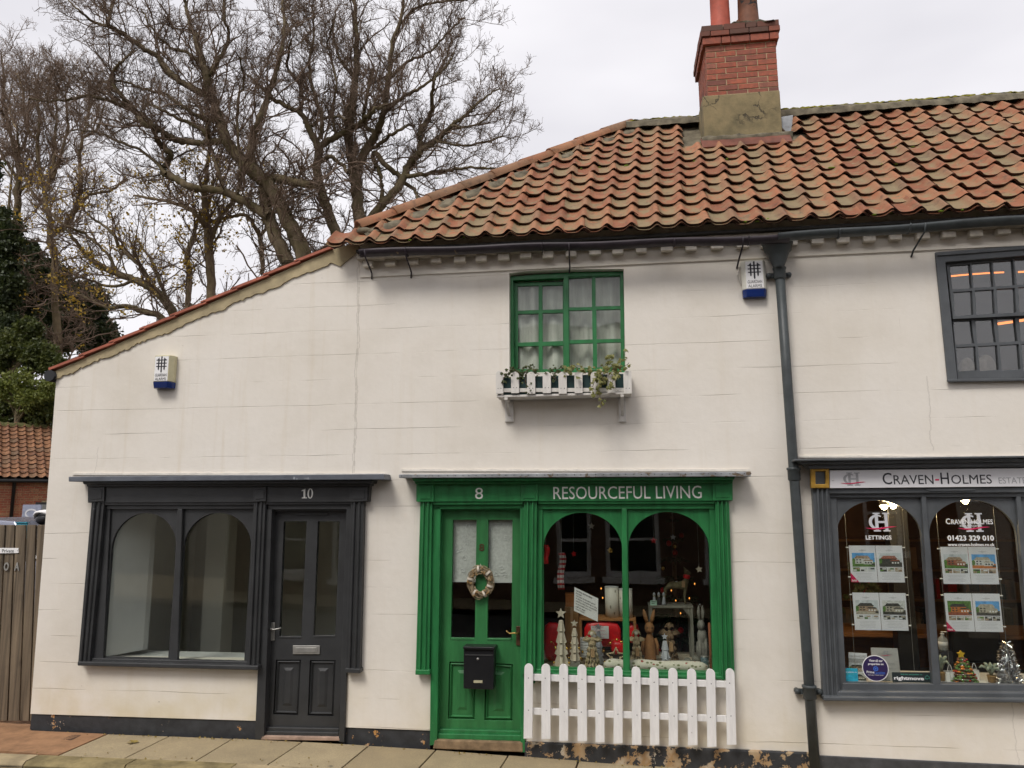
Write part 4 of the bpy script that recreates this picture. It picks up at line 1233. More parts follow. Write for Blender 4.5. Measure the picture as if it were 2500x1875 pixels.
# ================================================================ pantiled roofs
ANG = math.radians(45.7)
TA = math.tan(ANG)
RY0, RZ0 = -0.20, 2.2 + 2.452
EXV, EVV, ENV = Vector((1, 0, 0)), Vector((0, math.cos(ANG), math.sin(ANG))), Vector((0, -math.sin(ANG), math.cos(ANG)))
def on_roof(px, py, lift=0.0):
    d = _R @ Vector(((px - CX), (CY - py), -FPX))
    z0 = RZ0 + lift
    s = (TA * (CAM.y - RY0) + z0 - CAM.z) / (d.z - TA * d.y)
    return CAM + d * s
def tile_mesh(name, w, length, amp, th, over=0.10, lift=0.015):
    """One pantile: a broad trough and a round roll, in its own frame (x across, y up the slope, z out)."""
    n = 16
    s0, s1 = -0.04, 1.0 + over
    def h(s):
        p = 2 * math.pi * (s - 0.86)
        return amp * (math.cos(p) + 0.34 * math.cos(2 * p) + 0.06 * math.cos(3 * p)) * 0.82
    prof = [(s0 + (s1 - s0) * i / n) for i in range(n + 1)]
    top = [((s - 0.86) * w, h(s)) for s in prof]
    v, f, sm = [], [], []
    tilt = th * 1.15 + lift
    for (y, dz) in ((0.0, tilt), (length, -0.004)):
        v += [(x, y, z + dz + th) for x, z in top]
    m = n + 1
    f += [(i, i + 1, m + i + 1, m + i) for i in range(n)]; sm += [True] * n
    o = len(v)
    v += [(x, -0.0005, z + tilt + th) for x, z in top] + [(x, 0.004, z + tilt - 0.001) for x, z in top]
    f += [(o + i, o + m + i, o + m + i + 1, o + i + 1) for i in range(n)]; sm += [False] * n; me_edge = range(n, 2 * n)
    o2 = len(v)
    v += [(x, 0.004, z + tilt - 0.001) for x, z in top] + [(x, length * 0.5, z - 0.002) for x, z in top]
    f += [(o2 + i, o2 + m + i, o2 + m + i + 1, o2 + i + 1) for i in range(n)]; sm += [True] * n
    me = bpy.data.meshes.new(name)
    me.from_pydata(v, [], f)
    me.polygons.foreach_set('use_smooth', sm)
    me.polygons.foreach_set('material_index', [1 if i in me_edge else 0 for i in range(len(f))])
    return me
PITCH, GAUGE, NROW, SKEW = 0.2268, 0.2270, 12, 0.20
tme = tile_mesh('pantile', PITCH, 0.30, 0.0285, 0.015)
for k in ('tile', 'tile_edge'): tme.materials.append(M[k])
def add_tile(me, parent, pos, rx, rz=0.0, ry=0.0, name='pantile', scale=None):
    o = bpy.data.objects.new(name, me)
    COL.objects.link(o)
    o.parent = parent
    o.location = pos - LOC[parent]
    o.rotation_euler = (rx, ry, rz)
    if scale: o.scale = scale
    return o
hip0, hip1 = on_roof(872, 566), on_roof(1532, 312)
RIDGE_Y = on_roof(1640, 306).y
RIDGE_Z = RZ0 + (RIDGE_Y - RY0) * TA
def hipx(y): return hip0.x + (hip1.x - hip0.x) * (y - hip0.y) / (hip1.y - hip0.y)
XEND = 7.2
def plane_pt(x, y, d=0.0): return Vector((x, y, RZ0 + (y - RY0) * TA)) + ENV * d
# under-roof of the cottage: bedding, hip slope and rear slope
mb = MB()
e0, e1 = plane_pt(hip0.x, hip0.y, -0.012), plane_pt(hip1.x, RIDGE_Y, -0.012)
a0 = plane_pt(hip0.x + 0.1, RY0 + 0.05, -0.012); a1 = plane_pt(XE, RY0 + 0.05, -0.012); r1 = plane_pt(XE, RIDGE_Y, -0.012)
mb.add([e0, a0, a1, r1, e1], [(0, 1, 2, 3, 4)], 0)
hb = Vector((hip0.x, 2 * RIDGE_Y - hip0.y, hip0.z))
mb.add([e0, e1, hb], [(0, 1, 2)], 0)
mb.add([e1, r1, Vector((XE, 2 * RIDGE_Y - RY0, RZ0)), hb], [(0, 1, 2, 3)], 0)
roofC = mb.build('roof', 'mortar', bc, recalc=False)
mb = MB()
a1 = plane_pt(XE, RY0 + 0.05, -0.012); b1 = plane_pt(XEND, RY0 + 0.05, -0.012); b2 = plane_pt(XEND, RIDGE_Y, -0.012)
mb.add([a1, b1, b2, r1], [(0, 1, 2, 3)], 0)
mb.add([r1, b2, Vector((XEND, 2 * RIDGE_Y - RY0, RZ0)), Vector((XE, 2 * RIDGE_Y - RY0, RZ0))], [(0, 1, 2, 3)], 0)
roofE = mb.build('roof', 'mortar', be, recalc=False)
# dark eaves board behind the gutter
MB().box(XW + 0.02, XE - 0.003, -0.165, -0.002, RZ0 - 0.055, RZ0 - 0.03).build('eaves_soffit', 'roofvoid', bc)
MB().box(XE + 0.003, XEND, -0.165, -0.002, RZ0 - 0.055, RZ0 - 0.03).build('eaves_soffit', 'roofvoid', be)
CHX0, CHX1, CHY = 1.10, 2.03, 1.30
k0 = int((-2.6 - 0.223) / PITCH)
for k in range(k0, 24):
    xe = 0.223 + PITCH * k
    if xe > 5.6: break
    owner = roofC if xe < XE - 0.02 else roofE
    for r in range(-1, NROW):
        vv = max(r, 0) * GAUGE
        x = xe + SKEW * vv / 2.72 + random.uniform(-0.006, 0.006)
        y = RY0 + vv * math.cos(ANG)
        ymid = y + 0.1
        if x - 0.12 < hipx(ymid) : continue
        if y > CHY - 0.13 and CHX0 - 0.06 < x < CHX1 + 0.17 and x - 0.2 < CHX1: continue
        sag = 0.012 * math.sin(x * 1.7 + 1.0) * math.sin(math.pi * min(1, vv / 2.7))
        p = plane_pt(x, y, 0.006 + sag + random.uniform(-0.003, 0.004)) - EVV * max(0, random.gauss(-0.004, 0.012))
        if r == -1:
            p = p - ENV * 0.022 - EVV * 0.012 + Vector((random.uniform(-0.02, 0.02), 0, 0))
        add_tile(tme, owner, p, ANG + random.uniform(-0.02, 0.02), random.gauss(0, 0.013), random.uniform(-0.01, 0.01), 'pantile' if r >= 0 else 'eaves_tile')
# hip tiles
hd_ = (e1 - e0).normalized()
hl = (e1 - e0).length
hs = hd_.cross(Vector((0, 0, 1))).normalized()
hn = hs.cross(hd_).normalized()
NH = 9
hm = []
def half_round(r0, r1, ln, th=0.016):
    n = 12
    v = []
    for (y, r) in ((0, r0), (ln, r1)):
        for rr in (r, r - th):
            v += [(rr * math.cos(math.pi * (i / n)) , y, rr * math.sin(math.pi * (i / n))) for i in range(n + 1)]
    m = n + 1
    f = [(i, i + 1, 2 * m + i + 1, 2 * m + i) for i in range(n)] + [(m + i, 3 * m + i, 3 * m + i + 1, m + i + 1) for i in range(n)] + [(i, m + i, m + i + 1, i + 1) for i in range(n)] + [(2 * m + i, 2 * m + i + 1, 3 * m + i + 1, 3 * m + i) for i in range(n)]
    me = bpy.data.meshes.new('hip_tile')
    me.from_pydata(v, [], f)
    me.polygons.foreach_set('use_smooth', [True] * (2 * n) + [False] * (2 * n))
    me.materials.append(M['hip'])
    return me
hme = half_round(0.110, 0.092, hl / NH + 0.05)
rot = Matrix((hs, hd_, hn)).transposed()
for i in range(NH):
    p = e0 + hd_ * (hl * i / NH + 0.03) + hn * (0.01 + random.uniform(-0.004, 0.006))
    o = add_tile(hme, roofC, p, 0, name='hip_tile')
    jit = Matrix.Rotation(random.uniform(-0.035, 0.035), 3, 'Y') @ Matrix.Rotation(random.uniform(-0.04, 0.04) - 0.02, 3, 'Z')
    o.rotation_euler = (rot @ jit).to_euler()
# mortar fillet under the hip tiles, lumpy
def lumpy(path, w, h, nrm, side, name, mat, parent, seed=1, step=0.05, rough=0.35):
    rnd = random.Random(seed)
    a, b = path
    n = max(4, int((b - a).length / step))
    v = []
    pr = [(-1, -0.5), (-0.9, 0.25), (-0.35, 0.9), (0.35, 0.95), (0.9, 0.3), (1, -0.5)]
    for i in range(n + 1):
        c = a.lerp(b, i / n)
        for (u, q) in pr:
            k = 1 + rnd.uniform(-rough, rough)
            v.append(c + side * (u * w * (1 + rnd.uniform(-rough, rough) * 0.5)) + nrm * (q * h * k))
    m = len(pr)
    f = [(i * m + j, i * m + j + 1, (i + 1) * m + j + 1, (i + 1) * m + j) for i in range(n) for j in range(m - 1)]
    mb = MB().add(v, f, 0, True)
    return mb.build(name, mat, parent, recalc=False)
sd_ = Vector((1, 0, 0)) - hd_ * hd_.x
fs = (EVV.cross(ENV)).normalized()
perp = (hd_.cross(ENV)).normalized()
if perp.x < 0: perp = -perp
lumpy((e0 + perp * 0.17 + ENV * 0.02, e1 + perp * 0.15 + ENV * 0.02), 0.10, 0.03, ENV, perp, 'hip_mortar', 'mortar', roofC, 3, 0.06, 0.5)
mo = MB()
mo.ell(e0 + Vector((0.10, -0.08, -0.02)), (0.09, 0.05, 0.04), 10, 6)
mo.ell(e0 + Vector((0.20, -0.09, -0.035)), (0.07, 0.04, 0.028), 10, 6)
mo.build('hip_foot_mortar', 'mortar', roofC)
# ridges: mortar-bedded cap with moss on top
ZR = Vector((0, 0, 1))
for (xa_, xb_, own, mossy, sd) in ((hip1.x - 0.02, CHX0 + 0.1, roofC, 0.5, 5), (CHX1 - 0.1, XE, roofC, 0.9, 6), (CHX1 - 0.08, XEND, roofE, 1.0, 7)):
    if xb_ <= xa_: continue
    A, B_ = Vector((xa_, RIDGE_Y, RIDGE_Z)), Vector((xb_, RIDGE_Y, RIDGE_Z))
    lumpy((A + Vector((0, -0.02, -0.03)), B_ + Vector((0, -0.02, -0.03))), 0.16, 0.10, ZR, Vector((0, 1, 0)), 'ridge_capping', 'mortar', own, sd, 0.06, 0.12)
    lumpy((A + Vector((0, 0, 0.065)), B_ + Vector((0, 0, 0.065))), 0.085, 0.024 * mossy + 0.004, ZR, Vector((0, 1, 0)), 'moss', 'moss', own, sd + 10, 0.035, 0.5)
# moss tufts on the lower tiles
rr = random.Random(5)
for own, xa_, xb_, nn in ((roofC, -1.9, 1.5, 34), (roofE, 1.7, 3.6, 22)):
    mb = MB()
    for _ in range(nn):
        x = rr.uniform(xa_, xb_)
        p = plane_pt(x, RY0 + rr.choice([0.0, 0.02, 0.17, 0.33, 0.8, 1.1]), 0.026)
        mb.ell(p, (rr.uniform(0.010, 0.034), 0.012, rr.uniform(0.006, 0.012)), 6, 4)
    tag(mb.build('moss_tufts', plain('bright_moss', (0.12, 0.17, 0.015), 1, 0.4, 30, 0.8) if 'bright_moss' not in bpy.data.materials else bpy.data.materials['bright_moss'], own), kind='stuff')

# ---------------------------------------------------------------- eaves: dentils, band, gutters
zb_ = U(1300, 657, -0.02).z
EZD = U(1200, 621, -0.06).z
for own, xa_, xb_ in ((bc, XW + 0.01, XE - 0.004), (be, XE + 0.004, XEND)):
    mat = 'wall_c' if own is bc else 'wall_e'
    MB().box(xa_, xb_, -0.016, 0.003, zb_, EZ).build('eaves_band', mat, own, bevel=0.004)
    MB().box(xa_, xb_, -0.12, -0.0165, EZD, RZ0 - 0.056).build('eaves_course', 'eaves_dirt_shade', own, bevel=0.004)
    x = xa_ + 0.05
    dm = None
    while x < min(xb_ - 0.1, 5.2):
        o = MB().box(x, x + 0.105 + random.uniform(-0.008, 0.008), -0.078, -0.0165, EZD - 0.062 + random.uniform(-0.006, 0.006), EZD - 0.0005).build('dentil', 'dentil_dirt_shade', own, bevel=0.005)
        x += 0.222 + random.uniform(-0.01, 0.01)
def gutter(p0, p1, r, mat, parent, brackets, straps):
    """Half-round gutter with its brackets."""
    p0, p1 = Vector(p0), Vector(p1)
    n = 10
    v = []
    kk = 24
    for i in range(kk + 1):
        c = p0.lerp(p1, i / kk) + Vector((0, 0, 0.006 * math.sin(i * 0.8)))
        for rr_ in (r, r - 0.006):
            for j in range(n + 1):
                w = math.pi + math.pi * j / n
                v.append(c + Vector((0, math.cos(w) * rr_, math.sin(w) * rr_)))
    m = 2 * (n + 1)
    f = []
    for i in range(kk):
        for j in range(n):
            f.append((i * m + j, i * m + j + 1, (i + 1) * m + j + 1, (i + 1) * m + j))
            f.append((i * m + n + 1 + j, (i + 1) * m + n + 1 + j, (i + 1) * m + n + 2 + j, i * m + n + 2 + j))
        f.append((i * m, (i + 1) * m, (i + 1) * m + n + 1, i * m + n + 1))
        f.append((i * m + n, i * m + 2 * n + 1, (i + 1) * m + 2 * n + 1, (i + 1) * m + n))
    f += [tuple(range(0, n + 1)), tuple(kk * m + j for j in range(n + 1))]
    g_ = MB().add(v, f, 0, True).build('gutter', mat, parent, recalc=False)
    for x in brackets:
        c = p0.lerp(p1, (x - p0.x) / (p1.x - p0.x))
        pts = [c + Vector((0, math.cos(math.pi + math.pi * j / 10) * (r + 0.005), math.sin(math.pi + math.pi * j / 10) * (r + 0.005))) for j in range(11)]
        MB().tube(pts, 0.0075, 6).build('gutter_bracket', mat, g_)
    for x in straps:
        c = p0.lerp(p1, (x - p0.x) / (p1.x - p0.x))
        MB().tube([c + Vector((0, -r - 0.004, -0.01)), c + Vector((0, -r * 0.6, -r - 0.01)), Vector((c.x - 0.01, -0.035, c.z - r - 0.10)), Vector((c.x - 0.02, -0.005, c.z - r - 0.15))], 0.008, 6).build('gutter_stay', mat, g_)
    return g_
GY = -0.235
ga = U(876, 609, GY - 0.05); gb_ = U(1878, 572, GY - 0.05)
M['gut_old'] = plain('old_black_gutter', (0.030, 0.022, 0.028), 0.5, 0.4, 6, 0.3, 30, wear=((0.16, 0.11, 0.06), 9, 0.68))
gutter((ga.x, GY, ga.z), (1.60, GY, gb_.z - 0.012), 0.060, 'gut_old', bc, (-1.9, -0.6, 0.6, 1.25), (-2.30, -1.9, -0.35, 1.2))
gc = U(1890, 572, GY - 0.05); gd = U(2500, 527, GY - 0.05)
gutter((1.50, GY - 0.012, gc.z + 0.004), (5.6, GY - 0.012, gd.z + (gd.z - gc.z) * 0.9), 0.062, 'gunmetal', be, (2.02, 2.6, 3.6), (2.72,))

# ---------------------------------------------------------------- chimney
def chz(y, Y=CHY): return (Q(cCH, 200, y, Y).z + Q(cCH, 960, y - 48, Y).z) / 2
cx0 = (Q(cCH, 190, 600, CHY).x + Q(cCH, 204, 1000, CHY).x) / 2
cx1 = (Q(cCH, 953, 600, CHY).x + Q(cCH, 966, 950, CHY).x) / 2
zt, zb_c, zbase = chz(490), chz(1036), chz(1500)
CD = 0.74
core = MB().box(cx0 + 0.006, cx1 - 0.006, CHY + 0.006, CHY + CD - 0.006, zbase - 0.3, chz(275))
chim = core.build('chimney', 'joint', bc)
ub = MB().box(-0.5, 0.5, -0.5, 0.5, -0.5, 0.5)
ubo = ub.build('brick', 'brick', chim, bevel=0.0)
bme = ubo.data
bm_ = bmesh.new(); bm_.from_mesh(bme); bmesh.ops.bevel(bm_, geom=bm_.edges[:], offset=0.035, segments=1, affect='EDGES'); bm_.to_mesh(bme); bm_.free()
bme.transform(Matrix.Translation(LOC[chim]))
bpy.data.objects.remove(ubo)
bme_dark = bme.copy(); bme_dark.materials.clear(); bme_dark.materials.append(M['brick_dark'])
bme_or = bme.copy(); bme_or.materials.clear(); bme_or.materials.append(M['brick_or'])
def brick(parent, x0, x1, y0, y1, z0, z1, me=bme):
    o = bpy.data.objects.new('brick', me)
    COL.objects.link(o)
    o.parent = parent
    o.location = Vector(((x0 + x1) / 2, (y0 + y1) / 2, (z0 + z1) / 2)) - LOC[parent]
    o.scale = (x1 - x0, y1 - y0, z1 - z0)
    return o
def course(parent, x0, x1, y0, y1, z0, z1, pat, me=bme, sides=True, j=0.009):
    """One course of bricks on the street face and both ends; pat is the run of brick lengths."""
    tot = sum(pat)
    x = x0
    for p in pat:
        w = (x1 - x0) * p / tot
        d = random.uniform(-0.003, 0.003)
        brick(parent, x + j / 2, x + w - j / 2, y0 + d, y0 + 0.10, z0 + j / 2, z1 - j / 2, me)
        x += w
    if sides:
        n = 3
        for i in range(n):
            ya, yb = y0 + 0.105 + (y1 - y0 - 0.11) * i / n, y0 + 0.105 + (y1 - y0 - 0.11) * (i + 1) / n
            for (xa_, xb_) in ((x0, x0 + 0.09), (x1 - 0.09, x1)):
                brick(parent, xa_, xb_, ya + j / 2, yb - j / 2, z0 + j / 2, z1 - j / 2, me)
NB = 9
hb_ = (zt - zb_c) / NB
pats = [(1, 1, 1, 0.5, 0.4), (0.5, 1, 1, 1), (1, 1, 1, 0.5)]
for i in range(NB):
    z1 = zt - hb_ * i
    course(chim, cx0, cx1, CHY, CHY + CD, z1 - hb_, z1, (0.95, 1.0, 1.0, 0.5) if i % 2 == 0 else (0.5, 1.0, 1.0, 0.95))
oh = chz(490) ; z3 = chz(412); z2_ = chz(352); z1_ = chz(283)
course(chim, cx0 - 0.035, cx1 + 0.03, CHY - 0.04, CHY + CD + 0.03, oh + 0.001, z3, (1, 0.5, 1, 1, 0.5), bme)
course(chim, cx0 - 0.05, cx1 + 0.045, CHY - 0.06, CHY + CD + 0.05, z3 + 0.001, z2_, (0.5, 1, 1, 1, 0.6), bme_dark)
course(chim, cx0 - 0.04, cx1 + 0.04, CHY - 0.045, CHY + CD + 0.04, z2_ + 0.001, z1_, (1, 1, 0.5, 1), bme_dark)
lumpy((Vector((cx0 - 0.03, CHY + 0.30, z1_)), Vector((cx1 + 0.04, CHY + 0.30, z1_))), 0.33, 0.05, ZR, Vector((0, 1, 0)), 'flaunching', 'mortar', chim, 21, 0.07, 0.35)
bx0 = (Q(cCH, 162, 1040, CHY - 0.03).x + Q(cCH, 168, 1480, CHY - 0.03).x) / 2
bx1 = (Q(cCH, 985, 990, CHY - 0.03).x + Q(cCH, 1002, 1400, CHY - 0.03).x) / 2
MB().box(bx0, bx1, CHY - 0.03, CHY + CD + 0.03, zbase - 0.25, zb_c + 0.012).build('rendered_base', 'cement', chim, bevel=0.014)
zf = plane_pt(0, CHY - 0.03, 0.03).z
lumpy((Vector((bx0 - 0.04, CHY - 0.055, zf + 0.02)), Vector((bx1 + 0.09, CHY - 0.055, zf + 0.02))), 0.055, 0.05, ENV, EVV, 'mortar_fillet', 'mortar', chim, 31, 0.08, 0.25)
mb = MB()
tA, tB = plane_pt(bx0 - 0.05, CHY - 0.15, 0.045), plane_pt(bx1 + 0.06, CHY - 0.15, 0.045)
tC, tD = plane_pt(bx1 + 0.06, CHY - 0.02, 0.075), plane_pt(bx0 - 0.05, CHY - 0.02, 0.075)
mb.add([tA, tB, tC, tD] + [p - ENV * 0.02 for p in (tA, tB, tC, tD)], [(0, 1, 2, 3), (0, 4, 5, 1), (1, 5, 6, 2), (3, 2, 6, 7), (0, 3, 7, 4)])
mb.build('apron', plain('wet_clay', (0.15, 0.05, 0.03), 0.5, 0.4, 7, 0.3), chim)
fl = MB()
pts = [Q(cCH, x, y, CHY + 0.02) for x, y in ((995, 1245), (1118, 1225), (1108, 1330), (1085, 1440), (1010, 1370), (962, 1292))]
fl.slab(pts, CHY + 0.028)
fl.build('lead_flashing', 'lead', chim)
pp = [(cCH, 253, 470, 264, 'pot', 0.30), (cCH, 535, 792, 244, 'pot_soot', 0.30), (cCH, 192, 300, 275, 'pot', 0.60)]
for i, (c, xa_, xb_, yb_, mt, dy) in enumerate(pp):
    l, r_ = Q(c, xa_, yb_, CHY + dy - 0.1), Q(c, xb_, yb_, CHY + dy - 0.1)
    R0 = (r_.x - l.x) / 2
    cc = Vector(((l.x + r_.x) / 2, CHY + dy, z1_ - 0.02))
    if i == 0:
        prof = [(R0, 0), (R0, 0.03), (R0 * 0.97, 0.3), (R0 * 0.94, 0.75), (R0 * 1.05, 0.77), (R0 * 1.05, 0.83), (R0 * 0.85, 0.83), (R0 * 0.82, 0.6)]
    elif i == 1:
        prof = [(R0, 0), (R0 * 0.98, 0.05), (R0 * 0.87, 0.3), (R0 * 0.80, 0.6), (R0 * 0.95, 0.62), (R0 * 0.95, 0.68), (R0 * 0.75, 0.68), (R0 * 0.7, 0.5)]
    else:
        prof = [(R0 * 0.8, 0), (R0 * 0.78, 0.2), (R0 * 0.78, 0.24), (R0, 0.25), (R0, 0.30), (R0 * 0.75, 0.30), (R0 * 0.7, 0.15)]
    po = MB().lathe(prof, cc, 20).build('chimney_pot', mt, chim)
    if i == 1:
        MB().ell(cc + Vector((-R0 * 0.92, -0.02, 0.24)), (0.025, 0.025, 0.03), 8, 6).build('lug', mt, po)

# ---------------------------------------------------------------- downpipe
dp = thing('downpipe', 'grey cast iron downpipe with octagonal hopper head between the two white fronts', 'downpipe', (1.58, -0.08, ground_z(1.58)))
t0, t1 = U(1903, 662, -0.085), U(1990, 1878, -0.085)
path = [t0 + Vector((0, 0, 0.04)), t0.lerp(t1, 0.25), t0.lerp(t1, 0.5), t0.lerp(t1, 0.75), t1]
MB().tube(path, 0.042, 14).build('pipe', 'gunmetal', dp)
hc = U(1901, 650, -0.11)
hz = U(1901, 584, -0.2).z
hh = hz - hc.z
MB().lathe([(0.048, -0.02), (0.052, 0.0), (0.06, 0.02), (0.088, hh * 0.42), (0.098, hh * 0.55), (0.118, hh * 0.62), (0.132, hh * 0.9), (0.140, hh * 0.92), (0.140, hh), (0.12, hh), (0.11, hh * 0.7)], hc, 8).build('hopper_head', 'gunmetal', dp)
for (px_, py_) in ((1906, 668), (1941, 1158), (1966, 1690)):
    p = U(px_, py_, -0.085)
    k = (p.z - t1.z) / (t0.z - t1.z)
    cpt = t1.lerp(t0, k)
    MB().lathe([(0.046, -0.055), (0.053, -0.045), (0.053, 0.035), (0.059, 0.04), (0.059, 0.055), (0.046, 0.06)], cpt, 14).build('collar', 'gunmetal', dp)
    if py_ != 1158:
        br = MB().box(cpt.x - 0.105, cpt.x + 0.105, -0.052, -0.030, cpt.z - 0.025, cpt.z + 0.018)
        for s_ in (-1, 1):
            br.lathe([(0.022, 0), (0.022, 0.06), (0.014, 0.068)], (cpt.x + s_ * 0.088, -0.002, cpt.z - 0.003), 10, (0, -1, 0))
        br.build('pipe_ear', 'gunmetal', dp)

# ---------------------------------------------------------------- alarm boxes
M['alarm'] = plain('alarm_plastic', (0.70, 0.685, 0.60), 0.4, 0.05, 6, 0.05)
M['alarm_old'] = plain('yellowed_plastic', (0.56, 0.515, 0.33), 0.45, 0.10, 8, 0.1, wear=((0.20, 0.17, 0.09), 12, 0.72))
M['alarm_blue'] = plain('blue_lens', (0.008, 0.026, 0.14), 0.2, 0.1, 6, 0.0)
def alarm(c, fx0, fy0, fx1, fy1, ybl, label, mat, depth=0.085):
    Y = -depth
    a, b = Q(c, fx0, fy0, Y), Q(c, fx1, fy1, Y)
    zbl = Q(c, fx0, ybl, Y).z
    t = thing('alarm_box', label, 'alarm box', ((a.x + b.x) / 2, 0, b.z), 'burglar alarm boxes on the white walls')
    x0, x1, z0, z1 = a.x, b.x, b.z, a.z
    mb = MB()
    e = 0.028
    ring = [(x0 - e, 0.0), (x0 - e, -depth * 0.55), (x0, Y), (x1, Y), (x1 + e, -depth * 0.55), (x1 + e, 0.0)]
    v = [(x, y, zbl) for x, y in ring] + [(x, y, z1) for x, y in ring]
    n = len(ring)
    mb.add(v, [tuple(range(n)), tuple(range(2 * n - 1, n - 1, -1))] + [(i, (i + 1) % n, (i + 1) % n + n, i + n) for i in range(n)])
    bodyo = mb.build('casing', mat, t, bevel=0.006)
    mb = MB()
    v = [(x, y * 1.06, zbl - 0.001) for x, y in ring] + [(x + (0.004 if x < (x0 + x1) / 2 else -0.004), y * 0.9, z0) for x, y in ring]
    mb.add(v, [tuple(range(n)), tuple(range(2 * n - 1, n - 1, -1))] + [(i, (i + 1) % n, (i + 1) % n + n, i + n) for i in range(n)])
    mb.build('blue_lens', 'alarm_blue', t, bevel=0.005)
    lb = MB().box(x0 + 0.004, x1 - 0.004, Y - 0.0015, Y + 0.001, zbl + 0.008, z1 - 0.012).build('label_plate', 'decal_w', t)
    W, H = x1 - x0, z1 - zbl
    def X(u): return x0 + W * u
    def Z(w): return z1 - H * w
    yy = Y - 0.003
    for u, za_, zc_ in ((0.30, 0.12, 0.53), (0.50, 0.05, 0.63), (0.70, 0.12, 0.53)):
        pts = [(X(u - 0.045), Z(za_)), (X(u + 0.045), Z(za_)), (X(u + 0.045), Z(zc_)), (X(u), Z(zc_ + 0.05)), (X(u - 0.045), Z(zc_))]
        MB().plate([pts], yy, Y - 0.001).build('portcullis_bar', 'decal_d', lb)
    for w in (0.17, 0.29, 0.41):
        MB().box(X(0.14), X(0.86), yy - 0.0005, Y - 0.001, Z(w + 0.035), Z(w)).build('portcullis_rail', 'decal_d', lb)
    for s_ in (-1, 1):
        MB().plate([[(X(0.5 + s_ * 0.16), Z(0.08)), (X(0.5 + s_ * 0.36), Z(0.205)), (X(0.5 + s_ * 0.24), Z(0.205))]], yy + 0.0002, Y - 0.001).build('portcullis_shoulder', 'decal_d', lb)
    text('GUARDIAN', Vector((X(0.10), yy, Z(0.70))), Vector((X(0.90), yy, Z(0.81))), 'lettering', 'decal_d', lb, 0.001, bold=0.0)
    text('ALARMS', Vector((X(0.12), yy, Z(0.85))), Vector((X(0.88), yy, Z(0.95))), 'lettering', 'decal_d', lb, 0.001, bold=0.0)
    return t
alarm(c5, 982, 694, 1058, 897, 860, 'yellowed alarm box with portcullis sign on the wall over the charcoal shopfront', 'alarm_old', 0.10)
alarm(cUR, 188, 99, 324, 340, 293, 'clean white alarm box with portcullis sign beside the downpipe hopper', 'alarm', 0.075)
wv_ = [Q(cUR, x, y, -0.012) for x, y in ((185, 105), (150, 155), (140, 205), (160, 255), (182, 275))]
tag(MB().tube(wv_, 0.004, 5).build('alarm_cable', 'oldwhite'), 'thin painted cable looped beside the clean white alarm box', 'cable')

# ================================================================ window box with ivy
WBY = -0.25
wb = thing('window_box', 'white picket window box on brackets under the green upstairs window', 'window box', (Q(cUW, 670, 1290, -0.1).x, 0, Q(cUW, 670, 1290, -0.1).z))
OWm = 'oldwhite'
pk_x = [(40, 108), (180, 254), (327, 403), (472, 548), (618, 694), (765, 840), (915, 990), (1068, 1142), (1218, 1294)]
for i, (a, b) in enumerate(pk_x):
    top = 1084 + (0 if i not in (0, 8) else -8)
    bot = 1288 - 6 * (i % 2)
    A, B_ = Q(cUW, a, bot, WBY), Q(cUW, b, bot, WBY)
    zt_ = Q(cUW, a, top, WBY).z
    r = (B_.x - A.x) / 2
    if i in (0, 8):
        pts = [(A.x, A.z), (A.x, zt_ - 0.02), (A.x + 0.02, zt_), (B_.x - 0.02, zt_), (B_.x, zt_ - 0.02), (B_.x, A.z)]
    else:
        pts = [(A.x, A.z)] + [(A.x + r - r * math.cos(math.pi * k / 10), zt_ - r + r * math.sin(math.pi * k / 10)) for k in range(11)] + [(B_.x, A.z)]
    pk_ = MB().plate([pts], WBY, WBY + 0.016).build('picket', OWm, wb, bevel=0.003)
    for s_ in (-0.4, 0.4):
        p = Vector(((A.x + B_.x) / 2 + s_ * r, WBY - 0.0005, A.z + 0.05))
        MB().lathe([(0.004, 0), (0.003, 0.002)], p, 6, (0, -1, 0)).build('screw', 'blackiron', pk_)
MB().quad(cUW, [(60, 1236), (1290, 1232), (1290, 1268), (60, 1272)], WBY + 0.017, WBY + 0.035).build('front_rail', OWm, wb, bevel=0.003)
x0, x1 = Q(cUW, 40, 1288, WBY).x, Q(cUW, 1294, 1288, WBY).x
zb1 = Q(cUW, 600, 1292, WBY).z; zt1 = Q(cUW, 600, 1082, WBY).z
MB().box(x0 + 0.005, x1 - 0.005, WBY + 0.018, -0.02, zb1 - 0.012, zb1 + 0.008).build('base_board', OWm, wb, bevel=0.003)
for xx_ in (x0 + 0.0, x1 - 0.016):
    MB().box(xx_, xx_ + 0.016, WBY + 0.0365, -0.02, zb1 + 0.009, zt1 - 0.01).build('side_board', OWm, wb, bevel=0.003)
M['trough'] = plain('dark_green_trough', (0.016, 0.045, 0.045), 0.4, 0.15, 8, 0)
MB().box(x0 + 0.06, x1 - 0.05, WBY + 0.04, -0.05, zb1 + 0.01, zt1 - 0.03).build('planting_trough', 'trough', wb, bevel=0.006)
